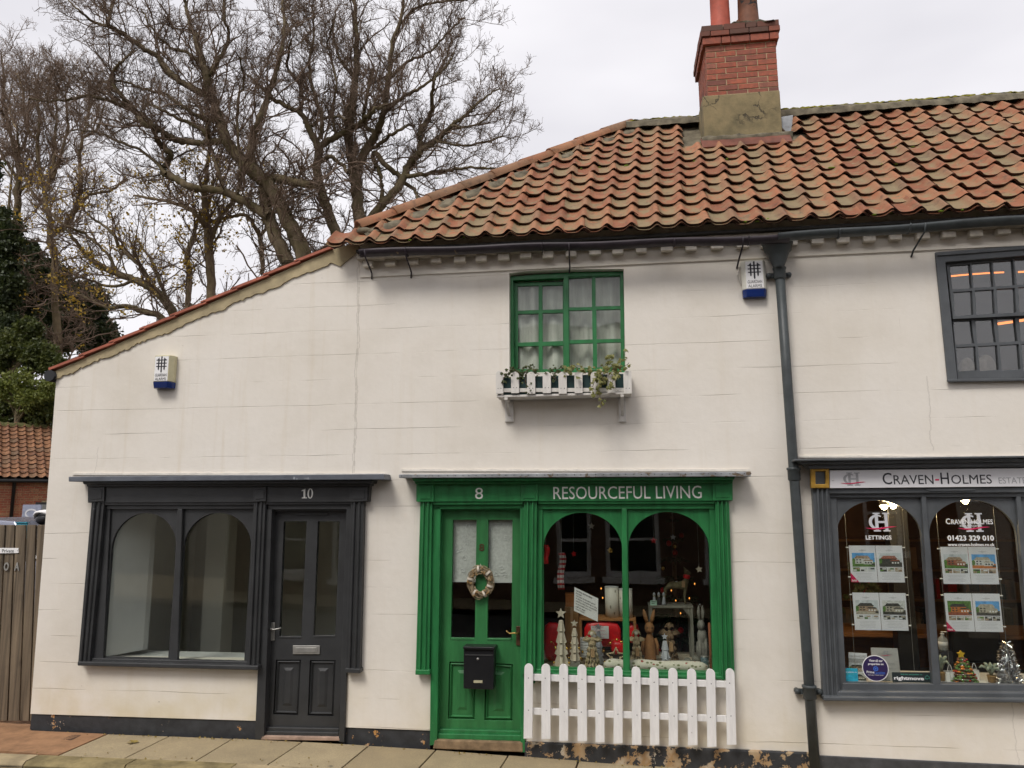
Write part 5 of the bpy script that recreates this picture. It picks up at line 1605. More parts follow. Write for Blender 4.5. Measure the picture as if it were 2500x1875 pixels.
for (a, b) in ((125, 200), (1165, 1240)):
    P0, P1 = Q(cUW, a, 1288, -0.02), Q(cUW, b, 1530, -0.02)
    br = MB().box(P0.x, P1.x, -0.022, -0.002, P1.z, zb1 - 0.013).build('bracket_plate', OWm, wb, bevel=0.003)
    xm = (P0.x + P1.x) / 2
    mb = MB()
    pts = []
    for k in range(9):
        t = k / 8
        pts.append((xm, -0.21 + 0.19 * t ** 1.6, zb1 - 0.02 - (zb1 - P1.z - 0.06) * t))
    for s_ in (-0.012,):
        v = []
        for (x, y, z) in pts:
            v += [(x - 0.013, y, z), (x + 0.013, y, z), (x + 0.013, y + 0.03, z - 0.004), (x - 0.013, y + 0.03, z - 0.004)]
        f = [(4 * i + j, 4 * i + (j + 1) % 4, 4 * i + 4 + (j + 1) % 4, 4 * i + 4 + j) for i in range(8) for j in range(4)] + [(0, 1, 2, 3), (32, 33, 34, 35)]
        mb.add(v, f)
    mb.build('bracket_arm', OWm, br, bevel=0.003)
    MB().box(xm - 0.014, xm + 0.014, -0.23, -0.0225, zb1 - 0.034, zb1 - 0.0125).build('bracket_top', OWm, br)
    MB().box(P0.x - 0.002, P1.x + 0.002, -0.03, -0.002, P1.z - 0.012, P1.z - 0.0005).build('bracket_foot', OWm, br)

def leaf_material(name, a, b, c_, sc=25):
    m, N, L, B = nodes_of(name)
    p = pos_node(N)
    c = ramp(N, L, noise(N, L, p, sc, 3, 0.7), [(0.3, a), (0.5, b), (0.72, c_)])
    L.new(c, B.inputs['Base Color'])
    B.inputs['Roughness'].default_value = 0.5
    t = N.new('ShaderNodeBsdfTranslucent')
    L.new(c, t.inputs['Color'])
    mx = N.new('ShaderNodeMixShader')
    mx.inputs[0].default_value = 0.35
    out = [n for n in N if n.type == 'OUTPUT_MATERIAL'][0]
    L.new(B.outputs[0], mx.inputs[1]); L.new(t.outputs[0], mx.inputs[2]); L.new(mx.outputs[0], out.inputs['Surface'])
    return m
M['ivy_dark'] = leaf_material('dark_ivy', (0.03, 0.045, 0.012), (0.075, 0.095, 0.03), (0.16, 0.16, 0.06))
M['ivy_pale'] = leaf_material('variegated_ivy', (0.07, 0.09, 0.02), (0.22, 0.22, 0.065), (0.42, 0.39, 0.16))
M['stem'] = plain('ivy_stem', (0.09, 0.055, 0.03), 0.8, 0.2, 10, 0)
IVY = [(0, -0.45), (0.30, -0.30), (0.55, -0.12), (0.30, 0.10), (0.42, 0.42), (0.12, 0.30), (0.0, 0.75), (-0.12, 0.30), (-0.42, 0.42), (-0.30, 0.10), (-0.55, -0.12), (-0.30, -0.30)]
def ivy_leaf(mb, p, s, nrm, roll, rnd):
    nrm = Vector(nrm).normalized()
    a = nrm.orthogonal().normalized()
    b = nrm.cross(a)
    ca, sa = math.cos(roll), math.sin(roll)
    ax, bx = a * ca + b * sa, b * ca - a * sa
    v = [p + nrm * 0.004]
    for (x, y) in IVY:
        v.append(p + ax * x * s + bx * y * s - nrm * (abs(x) * 0.35 * s + rnd.uniform(0, 0.1) * s))
    n = len(IVY)
    mb.add(v, [(0, i + 1, (i + 1) % n + 1) for i in range(n)])
def ivy(name, label, stems, mat, size, seed, density=34):
    rnd = random.Random(seed)
    b0 = stems[0][0]
    t = thing(name, label, 'plant', tuple(b0), 'ivy in the window box')
    sm, lf_ = MB(), MB()
    for st in stems:
        pts = [Vector(p) for p in st]
        sm.tube(pts, [0.004] + [0.0025] * (len(pts) - 1), 5)
        for i in range(len(pts) - 1):
            n = max(1, int((pts[i + 1] - pts[i]).length * density))
            for k in range(n):
                p = pts[i].lerp(pts[i + 1], (k + rnd.random()) / n)
                p += Vector((rnd.gauss(0, 0.022), rnd.gauss(0, 0.02) - 0.01, rnd.gauss(0, 0.022)))
                ivy_leaf(lf_, p, size * rnd.uniform(0.6, 1.3), (rnd.gauss(0, 0.5), -1, rnd.gauss(0.4, 0.5)), rnd.uniform(0, 6.28), rnd)
    sm.build('stems', 'stem', t)
    lf_.build('leaves', mat, t, recalc=False)
    return t
def st(*pts, y=-0.2):
    return [Q(cUW, a, b, y - 0.02 * i) for i, (a, b) in enumerate(pts)]
ivy('ivy_plant', 'dark small-leaved ivy spilling over the window box pickets farthest from the downpipe', [st((280, 1100), (200, 1075), (130, 1110), (105, 1160), (100, 1210)), st((300, 1100), (360, 1050), (390, 1080), (440, 1110)), st((290, 1110), (270, 1140), (240, 1170)), st((320, 1100), (310, 1180), (340, 1250), (365, 1270)), st((280, 1095), (330, 1070), (400, 1100)), st((260, 1095), (170, 1090), (150, 1120)), st((240, 1100), (220, 1060), (180, 1075))], 'ivy_dark', 0.030, 1, 95)
ivy('ivy_plant', 'small tuft of dark ivy drooping between the middle pickets of the window box', [st((590, 1090), (550, 1080), (530, 1100)), st((590, 1090), (590, 1140), (595, 1165)), st((590, 1090), (630, 1070), (640, 1090)), st((580, 1100), (565, 1130), (580, 1150))], 'ivy_dark', 0.026, 2, 120)
ivy('ivy_plant', 'pale variegated ivy trailing below the window box at its end nearest the downpipe', [
    st((1000, 1090), (900, 1060), (800, 1050), (740, 1030), (700, 1080)), st((980, 1090), (860, 1090), (810, 1125)), st((1010, 1090), (1000, 1170), (980, 1250), (1000, 1320), (1020, 1400), y=-0.26),
    st((1010, 1080), (960, 1150), (930, 1220), (905, 1215), y=-0.26), st((1020, 1080), (1060, 1130), (1050, 1170), y=-0.25), st((1060, 1070), (1120, 1020), (1190, 1000), (1215, 950), (1220, 890), y=-0.15),
    st((1100, 1070), (1180, 1040), (1250, 1020), (1265, 1000), y=-0.18), st((1090, 1010), (1070, 990), (1130, 960), y=-0.16), st((1000, 1090), (1080, 1060), (1160, 1060), (1210, 1040)), st((760, 1060), (720, 1100), (690, 1090)),
    st((1020, 1100), (1030, 1160), (1010, 1190), y=-0.26), st((990, 1100), (970, 1130), (965, 1190), y=-0.26), st((1100, 1100), (1130, 1140), (1100, 1200), (1090, 1245), y=-0.27)], 'ivy_pale', 0.042, 3, 60)

# ================================================================ picket fence in front of the green window
FY = -0.14
pf = thing('picket_fence', 'low white picket fence panel standing against the wall below the green window', 'fence', (Q(cG, 1285, 1520, FY).x, FY, Q(cG, 1285, 1520, FY).z))
tops = [1092, 1093, 1094, 1097, 1102, 1106, 1109, 1113, 1116, 1120, 1121, 1119]
bots = [1499, 1502, 1512, 1514, 1520, 1526, 1532, 1534, 1536, 1536, 1545, 1534]
lx = [(713, 760), (805, 853), (902, 950), (1000, 1050), (1097, 1146), (1197, 1246), (1295, 1343), (1393, 1441), (1495, 1544), (1597, 1646), (1700, 1749), (1807, 1854)]
bx_ = [(709, 756), (806, 855), (902, 951), (1003, 1054), (1100, 1149), (1198, 1247), (1299, 1349), (1397, 1447), (1498, 1548), (1603, 1655), (1708, 1758), (1815, 1866)]
for (a, b), (c_, d_), t, bo in zip(lx, bx_, tops, bots):
    A, B_ = Q(cG, a, t, FY), Q(cG, b, t, FY)
    C_, D_ = Q(cG, c_, bo, FY), Q(cG, d_, bo, FY)
    r = (B_.x - A.x) / 2
    pts = [(C_.x, C_.z)] + [(A.x + r - r * math.cos(math.pi * k / 12), A.z - r + r * math.sin(math.pi * k / 12)) for k in range(13)] + [(D_.x, D_.z + 0.002)]
    yo = random.uniform(0, 0.004)
    pk_ = MB().plate([pts], FY - yo, FY + 0.02).build('picket', 'white', pf, bevel=0.003)
    for k in (0.19, 0.62):
        MB().lathe([(0.0045, 0), (0.003, 0.002)], (A.x + r + (C_.x - A.x) * k + random.uniform(-0.008, 0.008), FY - yo, A.z + (C_.z - A.z) * k), 6, (0, -1, 0)).build('nail', 'blackiron', pk_)
MB().quad(cG, [(745, 1148), (1830, 1188), (1830, 1224), (745, 1184)], FY + 0.021, FY + 0.045).build('rail', 'white', pf, bevel=0.003)
MB().quad(cG, [(745, 1333), (1830, 1376), (1830, 1412), (745, 1369)], FY + 0.021, FY + 0.045).build('rail', 'white', pf, bevel=0.003)

# ================================================================ post box and wreath on the green door
MBY = -0.07
pb = thing('post_box', 'black steel post box screwed to the green door', 'post box', tuple(Q(cG, 463, 1235, MBY)))
body = MB().quad(cG, [(383, 1012), (549, 1015), (545, 1234), (381, 1228)], MBY, 0.0485).build('body', 'black', pb, bevel=0.006)
MB().quad(cG, [(379, 999), (553, 1002), (551, 1018), (380, 1014)], MBY - 0.02, 0.0485).build('lid', 'black', pb, bevel=0.005)
MB().quad(cG, [(390, 1040), (541, 1043), (541, 1050), (390, 1047)], MBY - 0.006, MBY - 0.0005).build('slot_lip', plain('satin_black', (0.05, 0.05, 0.05), 0.3, 0.1, 10, 0), body)
p = Q(cG, 460, 1066, MBY)
MB().lathe([(0.011, 0), (0.011, 0.004), (0.006, 0.006)], (p.x, MBY, p.z), 12, (0, -1, 0)).build('lock', 'steel', body)
MB().quad(cG, [(437, 1182), (485, 1183), (485, 1197), (437, 1196)], MBY - 0.004, MBY - 0.0005).build('name_plate', plain('pale_brass', (0.45, 0.42, 0.28), 0.4, 0.1, 10, 0), body)

wc = Q(cG, 473, 648, 0.0)
wr = thing('wreath', 'twig wreath with white ribbon bows hanging on the green door', 'wreath', tuple(wc))
R0 = (Q(cG, 540, 648, 0.0).x - Q(cG, 405, 648, 0.0).x) / 2 * 0.82
Rz = R0 * 1.22
tw = MB()
rnd = random.Random(9)
for k in range(84):
    a0 = rnd.uniform(0, 6.28)
    ln = rnd.uniform(1.2, 3.4)
    r_ = R0 + rnd.gauss(0, 0.014)
    dz = Rz - R0
    ph = rnd.uniform(0, 6.28)
    pts = []
    for i in range(12):
        a = a0 + ln * i / 11
        rr_ = r_ + 0.010 * math.sin(ph + a * 3)
        pts.append(wc + Vector((math.cos(a) * rr_, 0.012 + 0.014 * math.cos(ph + a * 2.2), math.sin(a) * (rr_ + dz))))
    tw.tube(pts, rnd.uniform(0.0022, 0.0042), 5)
tw.build('twig_ring', 'stick', wr)
M['ribbon'] = plain('cream_ribbon', (0.55, 0.49, 0.40), 0.7, 0.1, 20, 0)
M['fircone'] = plain('dry_seed_heads', (0.30, 0.19, 0.08), 0.8, 0.3, 20, 0.3)
rb = []
for a in (1.75, 0.75, 2.9, -0.3, -1.15, -2.2):
    mb = MB()
    c = wc + Vector((math.cos(a) * R0, 0, math.sin(a) * Rz))
    d = Vector((math.cos(a), 0, math.sin(a)))
    t_ = Vector((-d.z, 0, d.x))
    for s_ in (-0.5, 0.5):
        o_ = c + t_ * s_ * 0.010
        n = 10
        v = []
        for i in range(n):
            w = 2 * math.pi * i / n
            q = o_ + d * math.cos(w) * 0.032 + Vector((0, math.sin(w) * 0.03 + 0.012, 0))
            v += [q - t_ * 0.005, q + t_ * 0.005]
        mb.add(v, [(2 * i, 2 * i + 1, (2 * i + 3) % (2 * n), (2 * i + 2) % (2 * n)) for i in range(n)], 0, True)
    mb.build('ribbon_wrap', 'ribbon', wr, recalc=False)
for a in (0.2, 3.3, 1.3, -0.9, -2.0, 2.3):
    c = wc + Vector((math.cos(a) * R0, -0.015, math.sin(a) * Rz))
    mb = MB()
    for _ in range(5):
        mb.ell(c + Vector((rnd.gauss(0, 0.014), rnd.gauss(0, 0.006), rnd.gauss(0, 0.016))), (rnd.uniform(0.005, 0.010), 0.006, rnd.uniform(0.006, 0.014)), 7, 5)
    mb.build('seed_head', 'fircone', wr)
lp = wc + Vector((0, 0.01, Rz))
MB().tube([lp, lp + Vector((-0.006, 0.0, 0.02)), lp + Vector((0, 0.01, 0.045)), lp + Vector((0.006, 0.0, 0.02)), lp], 0.003, 5).build('hanging_loop', 'ribbon', wr)

# ================================================================ wooden gate to the yard
GTY = 0.12
gt = thing('yard_gate', 'weathered grey vertical board gate beside the white shop wall', 'gate', tuple(Q(cLG, 100, 1560, GTY)))
# boards follow the survey; each is its own plank with slight differences
def gate_board(xt0, xt1, xb0, xb1, yt=97, yb=1568):
    off = random.uniform(-0.008, 0.008)
    o = MB().quad(cLG, [(xt0, yt), (xt1, yt), (xb1, yb), (xb0, yb)], GTY + off, GTY + off + 0.022).build('board', 'gatewood', gt, bevel=0.004)
    return o
g_boards = [(-240, -170, -320, -250), (-158, -88, -240, -170), (-78, -8, -160, -90), (-2, 36, -82, -40), (46, 108, -30, 50), (118, 190, 60, 140), (202, 266, 148, 216), (280, 350, 158 + 64, 300)]
g_boards += [(-240 - 80 * k, -170 - 80 * k, -320 - 80 * k, -250 - 80 * k) for k in range(1, 22)]
for g in g_boards: gate_board(*g)
MB().quad(cLG, [(-1900, 200), (350, 200), (346, 260), (-1900, 260)], GTY + 0.034, GTY + 0.07).build('ledge', 'gatewood', gt)
MB().quad(cLG, [(-1960, 1350), (310, 1350), (306, 1410), (-1960, 1410)], GTY + 0.034, GTY + 0.07).build('ledge', 'gatewood', gt)
MB().quad(cLG, [(352, 90), (372, 90), (338, 1600), (300, 1600)], GTY + 0.01, GTY + 0.09).build('gate_post', 'gatewood', gt)
sg = thing('private_sign', 'small white plate lettered Private screwed across the grey gate boards', 'sign', tuple(Q(cLG, 60, 308, GTY - 0.014)))
MB().quad(cLG, [(-20, 270), (137, 270), (138, 308), (-18, 310)], GTY - 0.016, GTY - 0.0085).build('plate', 'decal_w', sg, bevel=0.001)
text('Private', Q(cLG, 17, 279, GTY - 0.0175), Q(cLG, 102, 304, GTY - 0.0175), 'lettering', 'decal_d', sg, 0.001)
p = Q(cLG, 131, 290, GTY - 0.017)
MB().lathe([(0.004, 0), (0.003, 0.002)], p, 6, (0, -1, 0)).build('screw', 'blackiron', sg)
for ch, x0_, x1_ in (('O', 31, 62), ('A', 110, 142)):
    lt = thing('gate_letter', 'grey metal letter %s fixed to a board of the weathered gate' % ch, 'letter', tuple(Q(cLG, (x0_ + x1_) / 2, 438, GTY - 0.012)), 'letters on the gate')
    text(ch, Q(cLG, x0_, 378, GTY - 0.018), Q(cLG, x1_, 440, GTY - 0.018), 'letter_face', 'steel', lt, 0.008, bold=0.03)

# ================================================================ things in the green shop window
M['silverpaint'] = plain('silvered_wood', (0.42, 0.43, 0.46), 0.5, 0.15, 12, 0.2)
M['limewood'] = wood_material('limed_wood', (0.46, 0.38, 0.28), (0.68, 0.61, 0.50), (22, 22, 3))
M['brownwood'] = wood_material('rabbit_wood', (0.20, 0.085, 0.03), (0.36, 0.17, 0.06), (8, 8, 4))
M['beadwood'] = wood_material('driftwood', (0.26, 0.19, 0.10), (0.52, 0.42, 0.26), (26, 26, 12))
M['darkbead'] = wood_material('dark_driftwood', (0.12, 0.075, 0.04), (0.25, 0.165, 0.09), (26, 26, 12))
M['redfelt'] = plain('red_fabric', (0.62, 0.010, 0.014), 0.35, 0.25, 14, 0.3)
M['goldball'] = plain('gold_ball', (0.70, 0.45, 0.10), 0.18, 0.1, 10, 0, metal=1.0)
M['silverball'] = plain('silver_ball', (0.6, 0.6, 0.62), 0.15, 0.1, 10, 0, metal=1.0)
M['card'] = plain('white_card', (0.72, 0.71, 0.69), 0.7, 0.03, 10, 0)
M['kraft'] = plain('kraft_tag', (0.36, 0.22, 0.11), 0.8, 0.1, 20, 0)
M['cardbox'] = plain('brown_box', (0.26, 0.13, 0.05), 0.8, 0.15, 6, 0)
M['orangebox'] = plain('orange_box', (0.46, 0.16, 0.04), 0.7, 0.1, 6, 0)
M['ink'] = plain('black_ink', (0.02, 0.02, 0.02), 0.6, 0.05, 10, 0)
M['greywood'] = wood_material('grey_shelf_wood', (0.13, 0.125, 0.10), (0.24, 0.23, 0.19), (10, 10, 3))
M['stonegrey'] = plain('grey_stone', (0.20, 0.19, 0.165), 0.9, 0.35, 20, 0.6)
M['deerhide'] = plain('mossy_hide', (0.15, 0.13, 0.07), 0.95, 0.35, 25, 0.6)
def cloth_material():
    m, N, L, B = nodes_of('olive_print_cloth')
    p = pos_node(N)
    mp = N.new('ShaderNodeMapping'); mp.inputs['Scale'].default_value = (22, 8, 36); mp.inputs['Rotation'].default_value = (0, 0.7, 0)
    L.new(p, mp.inputs['Vector'])
    vo = N.new('ShaderNodeTexVoronoi'); vo.inputs['Scale'].default_value = 1.0
    L.new(mp.outputs[0], vo.inputs['Vector'])
    k = ramp(N, L, vo.outputs['Distance'], [(0.26, 1.0), (0.32, 0.0)])
    hue = ramp(N, L, vo.outputs['Color'], [(0.3, (0.16, 0.17, 0.08)), (0.62, (0.20, 0.20, 0.10)), (0.75, (0.34, 0.06, 0.05))])
    L.new(mix(N, L, k, (0.66, 0.61, 0.50), hue), B.inputs['Base Color'])
    B.inputs['Roughness'].default_value = 0.9
    return m
M['printcloth'] = cloth_material()
def tartan_material():
    m, N, L, B = nodes_of('tartan_cloth')
    p = pos_node(N)
    xyz = sepz(N, L, p)
    a = ramp(N, L, maths(N, L, 'FRACT', maths(N, L, 'MULTIPLY', xyz[2], 22.0)), [(0.0, 0.0), (0.45, 0.0), (0.5, 1.0), (1.0, 1.0)])
    b = ramp(N, L, maths(N, L, 'FRACT', maths(N, L, 'MULTIPLY', xyz[0], 40.0)), [(0.0, 0.0), (0.6, 0.0), (0.65, 1.0), (1.0, 1.0)])
    c = mix(N, L, a, (0.42, 0.02, 0.025), (0.50, 0.46, 0.42))
    c = mix(N, L, maths(N, L, 'MULTIPLY', b, 0.5), c, (0.10, 0.02, 0.03))
    L.new(c, B.inputs['Base Color'])
    B.inputs['Roughness'].default_value = 0.9
    return m
M['tartan'] = tartan_material()
def w_at(x, y, Y): return Q(cW, x, y, Y)
ZS = SILL_C
def base_on(x, Y, z=None):
    p = w_at(x, 1400, Y)
    return Vector((p.x, Y, ZS if z is None else z))
def height_px(x, y, Y):                       # height over the window board of the thing seen at that pixel
    return w_at(x, y, Y).z - ZS
def star_pts(cx, cz, r, n=5, q=0.45, rot=0.0):
    return [(cx + (r if i % 2 == 0 else r * q) * math.sin(rot + math.pi * i / n), cz + (r if i % 2 == 0 else r * q) * math.cos(rot + math.pi * i / n)) for i in range(2 * n)]
def cut_tree(label, x, Y, ytop, wbase, mat, tiers=4, z0=None, group='cut-out wooden trees in the green shop window', balls=None, block=None):
    b = base_on(x, Y, z0)
    h = w_at(x, ytop, Y).z - b.z
    t = thing('wooden_tree', label, 'decoration', tuple(b), group)
    hs = h * 0.80
    w = wbase
    right = [(b.x + w * 0.20, b.z), (b.x + w * 0.20, b.z + hs * 0.10)]
    right = [(w * 0.22, 0.0)]
    for i in range(tiers):
        z_ = hs * (0.02 + 0.98 * (i / tiers))
        z2 = hs * (0.02 + 0.98 * ((i + 1) / tiers))
        ww = w * 0.5 * (1 - 0.68 * i / tiers)
        right += [(ww, z_ + hs * 0.02), (ww * 0.92, z_ + hs * 0.05), (ww * 0.52, z2 - hs * 0.015)]
    right.append((0.004, hs))
    pts = [(b.x + u, b.z + z_) for u, z_ in right] + [(b.x - u, b.z + z_) for u, z_ in reversed(right)]
    MB().plate([pts], Y - 0.012, Y + 0.012).build('front_board', mat, t, bevel=0.002)
    # crossing board
    mb = MB()
    v = [(b.x + 0.0125 * s_, Y + sg_ * u, b.z + z_) for s_ in (-1, 1) for sg_, z_, u in [(1, z_, u) for u, z_ in right] + [(-1, z_, u) for u, z_ in reversed(right)]]
    n = 2 * len(right)
    mb.add(v, [tuple(range(n)), tuple(range(2 * n - 1, n - 1, -1))] + [(i, (i + 1) % n, (i + 1) % n + n, i + n) for i in range(n)])
    mb.build('cross_board', mat, t)
    MB().plate([star_pts(b.x, b.z + h - h * 0.085, h * 0.095)], Y - 0.014, Y + 0.006).build('star', mat, t, bevel=0.002)
    for s_ in (-1, 1):
        for i in range(2):
            MB().ell((b.x + s_ * w * (0.46 - 0.12 * i), Y - 0.015, b.z + hs * (0.10 + 0.30 * i)), (0.011, 0.011, 0.011), 8, 6).build('hanging_ball', balls or 'goldball', t)
    if block:
        MB().box(b.x - w * 0.42, b.x + w * 0.42, Y - 0.05, Y + 0.04, ZS + 0.0005, b.z - 0.0005).build('base_block', 'greywood', t, bevel=0.003)
    return t
cut_tree('tallest pale wooden cut-out tree with star in the green shop window', 262, 0.16, 942, 0.15, 'limewood', 4)
zb2_ = w_at(380, 1415, 0.20).z
cut_tree('pale wooden cut-out tree with gold balls on a block in the green window', 383, 0.20, 1045, 0.115, 'limewood', 4, z0=zb2_, block=True)
cut_tree('grey cut-out tree half hidden behind the outstretched driftwood angel', 600, 0.30, 1075, 0.11, 'silverpaint', 4)
cut_tree('silver cut-out tree with star in front of the wooden rabbit', 1197, 0.18, 1168, 0.115, 'silverpaint', 3, balls='silverball')
def angel(label, x, Y, ytop, w, mat, wings=True, arms=True):
    b = base_on(x, Y)
    h = w_at(x, ytop, Y).z - b.z
    t = thing('driftwood_angel', label, 'figurine', tuple(b), 'driftwood angels in the green shop window')
    rnd = random.Random(int(x))
    sk = MB()
    for tier in range(5):
        zc = h * (0.06 + 0.14 * tier)
        rr_ = w * 0.5 * (1 - 0.16 * tier)
        n = 13 - tier
        for i in range(n):
            a = 2 * math.pi * i / n + tier * 0.3
            d = Vector((math.cos(a), math.sin(a), 0))
            top = b + Vector((0, 0, zc + h * 0.13)) + d * rr_ * 0.55
            bot = b + Vector((0, 0, zc - h * 0.04)) + d * rr_
            sk.tube([top, top.lerp(bot, 0.5) + d * 0.006, bot], [0.005, 0.010, 0.006], 6)
    sk.build('skirt', mat, t)
    MB().lathe([(0.010, 0), (0.020, h * 0.04), (0.022, h * 0.10), (0.012, h * 0.16)], b + Vector((0, 0, h * 0.68)), 10).build('torso', mat, t)
    MB().ell(b + Vector((0, -0.004, h * 0.92)), (h * 0.058, h * 0.058, h * 0.068), 12, 8).build('head', 'limewood' if mat == 'beadwood' else mat, t)
    hr = MB()
    for i in range(9):
        a = math.pi * (0.02 + 0.96 * i / 8)
        d = Vector((math.cos(a), 0, math.sin(a)))
        c = b + Vector((0, 0.012, h * 0.92))
        hr.tube([c + d * h * 0.05, c + d * h * 0.10 + Vector((0, 0.004, -0.004)), c + d * h * 0.115 + Vector((0, 0.004, -0.02))], [0.005, 0.007, 0.003], 5)
    hr.build('hair', mat, t)
    for s_ in (-1, 1):
        if wings:
            wg = MB()
            for k in range(4):
                a = 0.15 + 0.26 * k
                d = Vector((s_ * math.cos(a), 0.3, math.sin(a) * 0.6))
                o_ = b + Vector((0, 0.02, h * 0.70))
                wg.tube([o_, o_ + d * w * 0.32, o_ + d * w * 0.62], [0.006, 0.013, 0.006], 6)
            wg.build('wing', mat, t)
        if arms:
            o_ = b + Vector((s_ * 0.015, -0.008, h * 0.80))
            MB().tube([o_, o_ + Vector((s_ * w * 0.22, -0.012, -h * 0.04)), o_ + Vector((s_ * w * 0.40, -0.02, -h * 0.02))], [0.011, 0.012, 0.008], 8).build('arm', mat, t)
    tg = MB()
    tg.plate([[(b.x - 0.012, b.z + h * 0.34), (b.x + 0.022, b.z + h * 0.34), (b.x + 0.022, b.z + h * 0.54), (b.x + 0.005, b.z + h * 0.58), (b.x - 0.012, b.z + h * 0.54)]], Y - w * 0.5 - 0.004, Y - w * 0.5 - 0.002)
    tg.build('paper_tag', 'kraft', t)
    return t
angel('driftwood angel with arms outstretched, in front of the red cushions', 540, 0.13, 1145, 0.145, 'beadwood')
angel('driftwood angel beside the window mullion, in front of the wooden rabbit', 940, 0.20, 1138, 0.12, 'beadwood', arms=False)
angel('dark driftwood angel with broad wings under the grey shelf', 1243, 0.42, 1078, 0.16, 'darkbead', arms=False)
# rabbit figure
b = base_on(1062, 0.34)
h = w_at(1062, 950, 0.34).z - b.z
t = thing('rabbit_figure', 'upright brown wooden rabbit with long ears in the green shop window', 'figurine', tuple(b))
mb = MB()
mb.lathe([(0.045, 0), (0.054, h * 0.08), (0.056, h * 0.25), (0.044, h * 0.42), (0.028, h * 0.53), (0.020, h * 0.56)], b, 16)
mb.ell(b + Vector((0, -0.006, h * 0.66)), (0.043, 0.046, h * 0.115), 14, 10)
mb.ell(b + Vector((0, -0.04, h * 0.63)), (0.024, 0.020, 0.022), 10, 8)
for s_ in (-1, 1):
    o_ = b + Vector((s_ * 0.018, 0, h * 0.74))
    mb.tube([o_, o_ + Vector((s_ * 0.012, 0, h * 0.10)), o_ + Vector((s_ * 0.024, 0, h * 0.20)), o_ + Vector((s_ * 0.030, 0, h * 0.26))], [0.012, 0.019, 0.015, 0.004], 8)
mb.build('body', 'brownwood', t)
for s_ in (-1, 1):
    MB().ell(b + Vector((s_ * 0.022, -0.043, h * 0.675)), (0.006, 0.004, 0.007), 8, 6).build('eye', 'ink', t)
    o_ = b + Vector((s_ * 0.050, -0.008, h * 0.48))
    MB().tube([o_, o_ + Vector((s_ * 0.018, -0.008, -h * 0.14)), o_ + Vector((s_ * 0.014, -0.02, -h * 0.30))], [0.012, 0.016, 0.011], 8).build('arm', 'brownwood', t)
# driftwood star
c = w_at(752, 1340, 0.22)
t = thing('driftwood_star', 'star of bundled driftwood sticks leaning by the window mullion', 'decoration', (c.x, 0.22, ZS))
for i in range(5):
    mb = MB()
    a = math.radians(90 + 72 * i)
    d = Vector((math.cos(a), 0, math.sin(a) * 0.9)); s_ = Vector((-d.z, 0, d.x))
    cc = Vector((c.x, 0.22, ZS + 0.085))
    for k in (-1, 1):
        mb.tube([cc + s_ * 0.030 * k + d * 0.022, cc + d * 0.092], [0.010, 0.005], 6)
    mb.build('star_point', 'beadwood', t)
# draught excluder roll
a, b = w_at(640, 1450, 0.10), w_at(1578, 1478, 0.10)
t = thing('draught_excluder', 'long cream fabric roll printed with olive sprigs lying along the window sill', 'fabric roll', ((a.x + b.x) / 2, 0.10, ZS))
n = 26
rad = 0.045
pts, rr_ = [], []
for i in range(n + 1):
    u = i / n
    pts.append(Vector((a.x + (b.x - a.x) * u, 0.10 + 0.008 * math.sin(u * 7), ZS + rad * 0.96 + 0.004 * math.sin(u * 19))))
    rr_.append(rad * (0.25 if i in (0, n) else 0.8 if i in (1, n - 1) else 1 + 0.05 * math.sin(u * 23)))
MB().tube(pts, rr_, 14).build('roll', 'printcloth', t)
# grey shelf unit with figures and deer
s0, s1 = w_at(1045, 912, 0.50), w_at(1445, 912, 0.50)
SHZ = s0.z
t = thing('display_shelf', 'small grey wooden stand at the back of the green shop window', 'stand', ((s0.x + s1.x) / 2, 0.6, ZS))
MB().box(s0.x, s1.x, 0.48, 0.74, SHZ - 0.022, SHZ).build('top', 'greywood', t, bevel=0.002)
for xx_ in (s0.x + 0.005, s1.x - 0.032):
    for yy_ in (0.485, 0.71):
        MB().box(xx_, xx_ + 0.026, yy_, yy_ + 0.026, ZS + 0.0005, SHZ - 0.0225).build('leg', 'greywood', t)
MB().slab([Vector((s1.x - 0.034, 0.49, SHZ - 0.10)), Vector((s1.x - 0.034, 0.49, SHZ - 0.0225)), Vector((s1.x - 0.10, 0.49, SHZ - 0.0225))], 0.505).build('brace', 'greywood', t)
for i, (x, lab) in enumerate(((1098, 'tiny silver figure nearest the mint card on the grey shelf'), (1140, 'tiny silver figure in the middle of three on the grey shelf'), (1184, 'tiny silver figure nearest the deer on the grey shelf'))):
    p = w_at(x, 912, 0.53)
    t = thing('tiny_figure', lab, 'figurine', (p.x, 0.53, SHZ), 'tiny silver figures on the grey shelf')
    hh_ = 0.115
    MB().lathe([(0.018, 0), (0.020, hh_ * 0.1), (0.014, hh_ * 0.45), (0.010, hh_ * 0.62)], (p.x, 0.53, SHZ + 0.0005), 10).build('body', ['silverpaint', 'decal_d', 'silverpaint'][i], t)
    MB().ell((p.x, 0.53, SHZ + hh_ * 0.72), (0.011, 0.011, 0.013), 10, 8).build('head', 'limewood', t)
    MB().lathe([(0.014, 0), (0.012, 0.012), (0.003, 0.026)], (p.x, 0.53, SHZ + hh_ * 0.78), 10).build('hat', 'silverpaint', t)
p0, p1 = w_at(1060, 870, 0.49), w_at(1120, 914, 0.49)
t = thing('price_card', 'small mint green price card on the edge of the grey shelf', 'card', ((p0.x + p1.x) / 2, 0.49, SHZ))
M['mint'] = plain('mint_card', (0.40, 0.62, 0.48), 0.7, 0.03, 10, 0)
MB().box(p0.x, p1.x, 0.487, 0.490, SHZ + 0.0005, p0.z).build('card', 'mint', t)
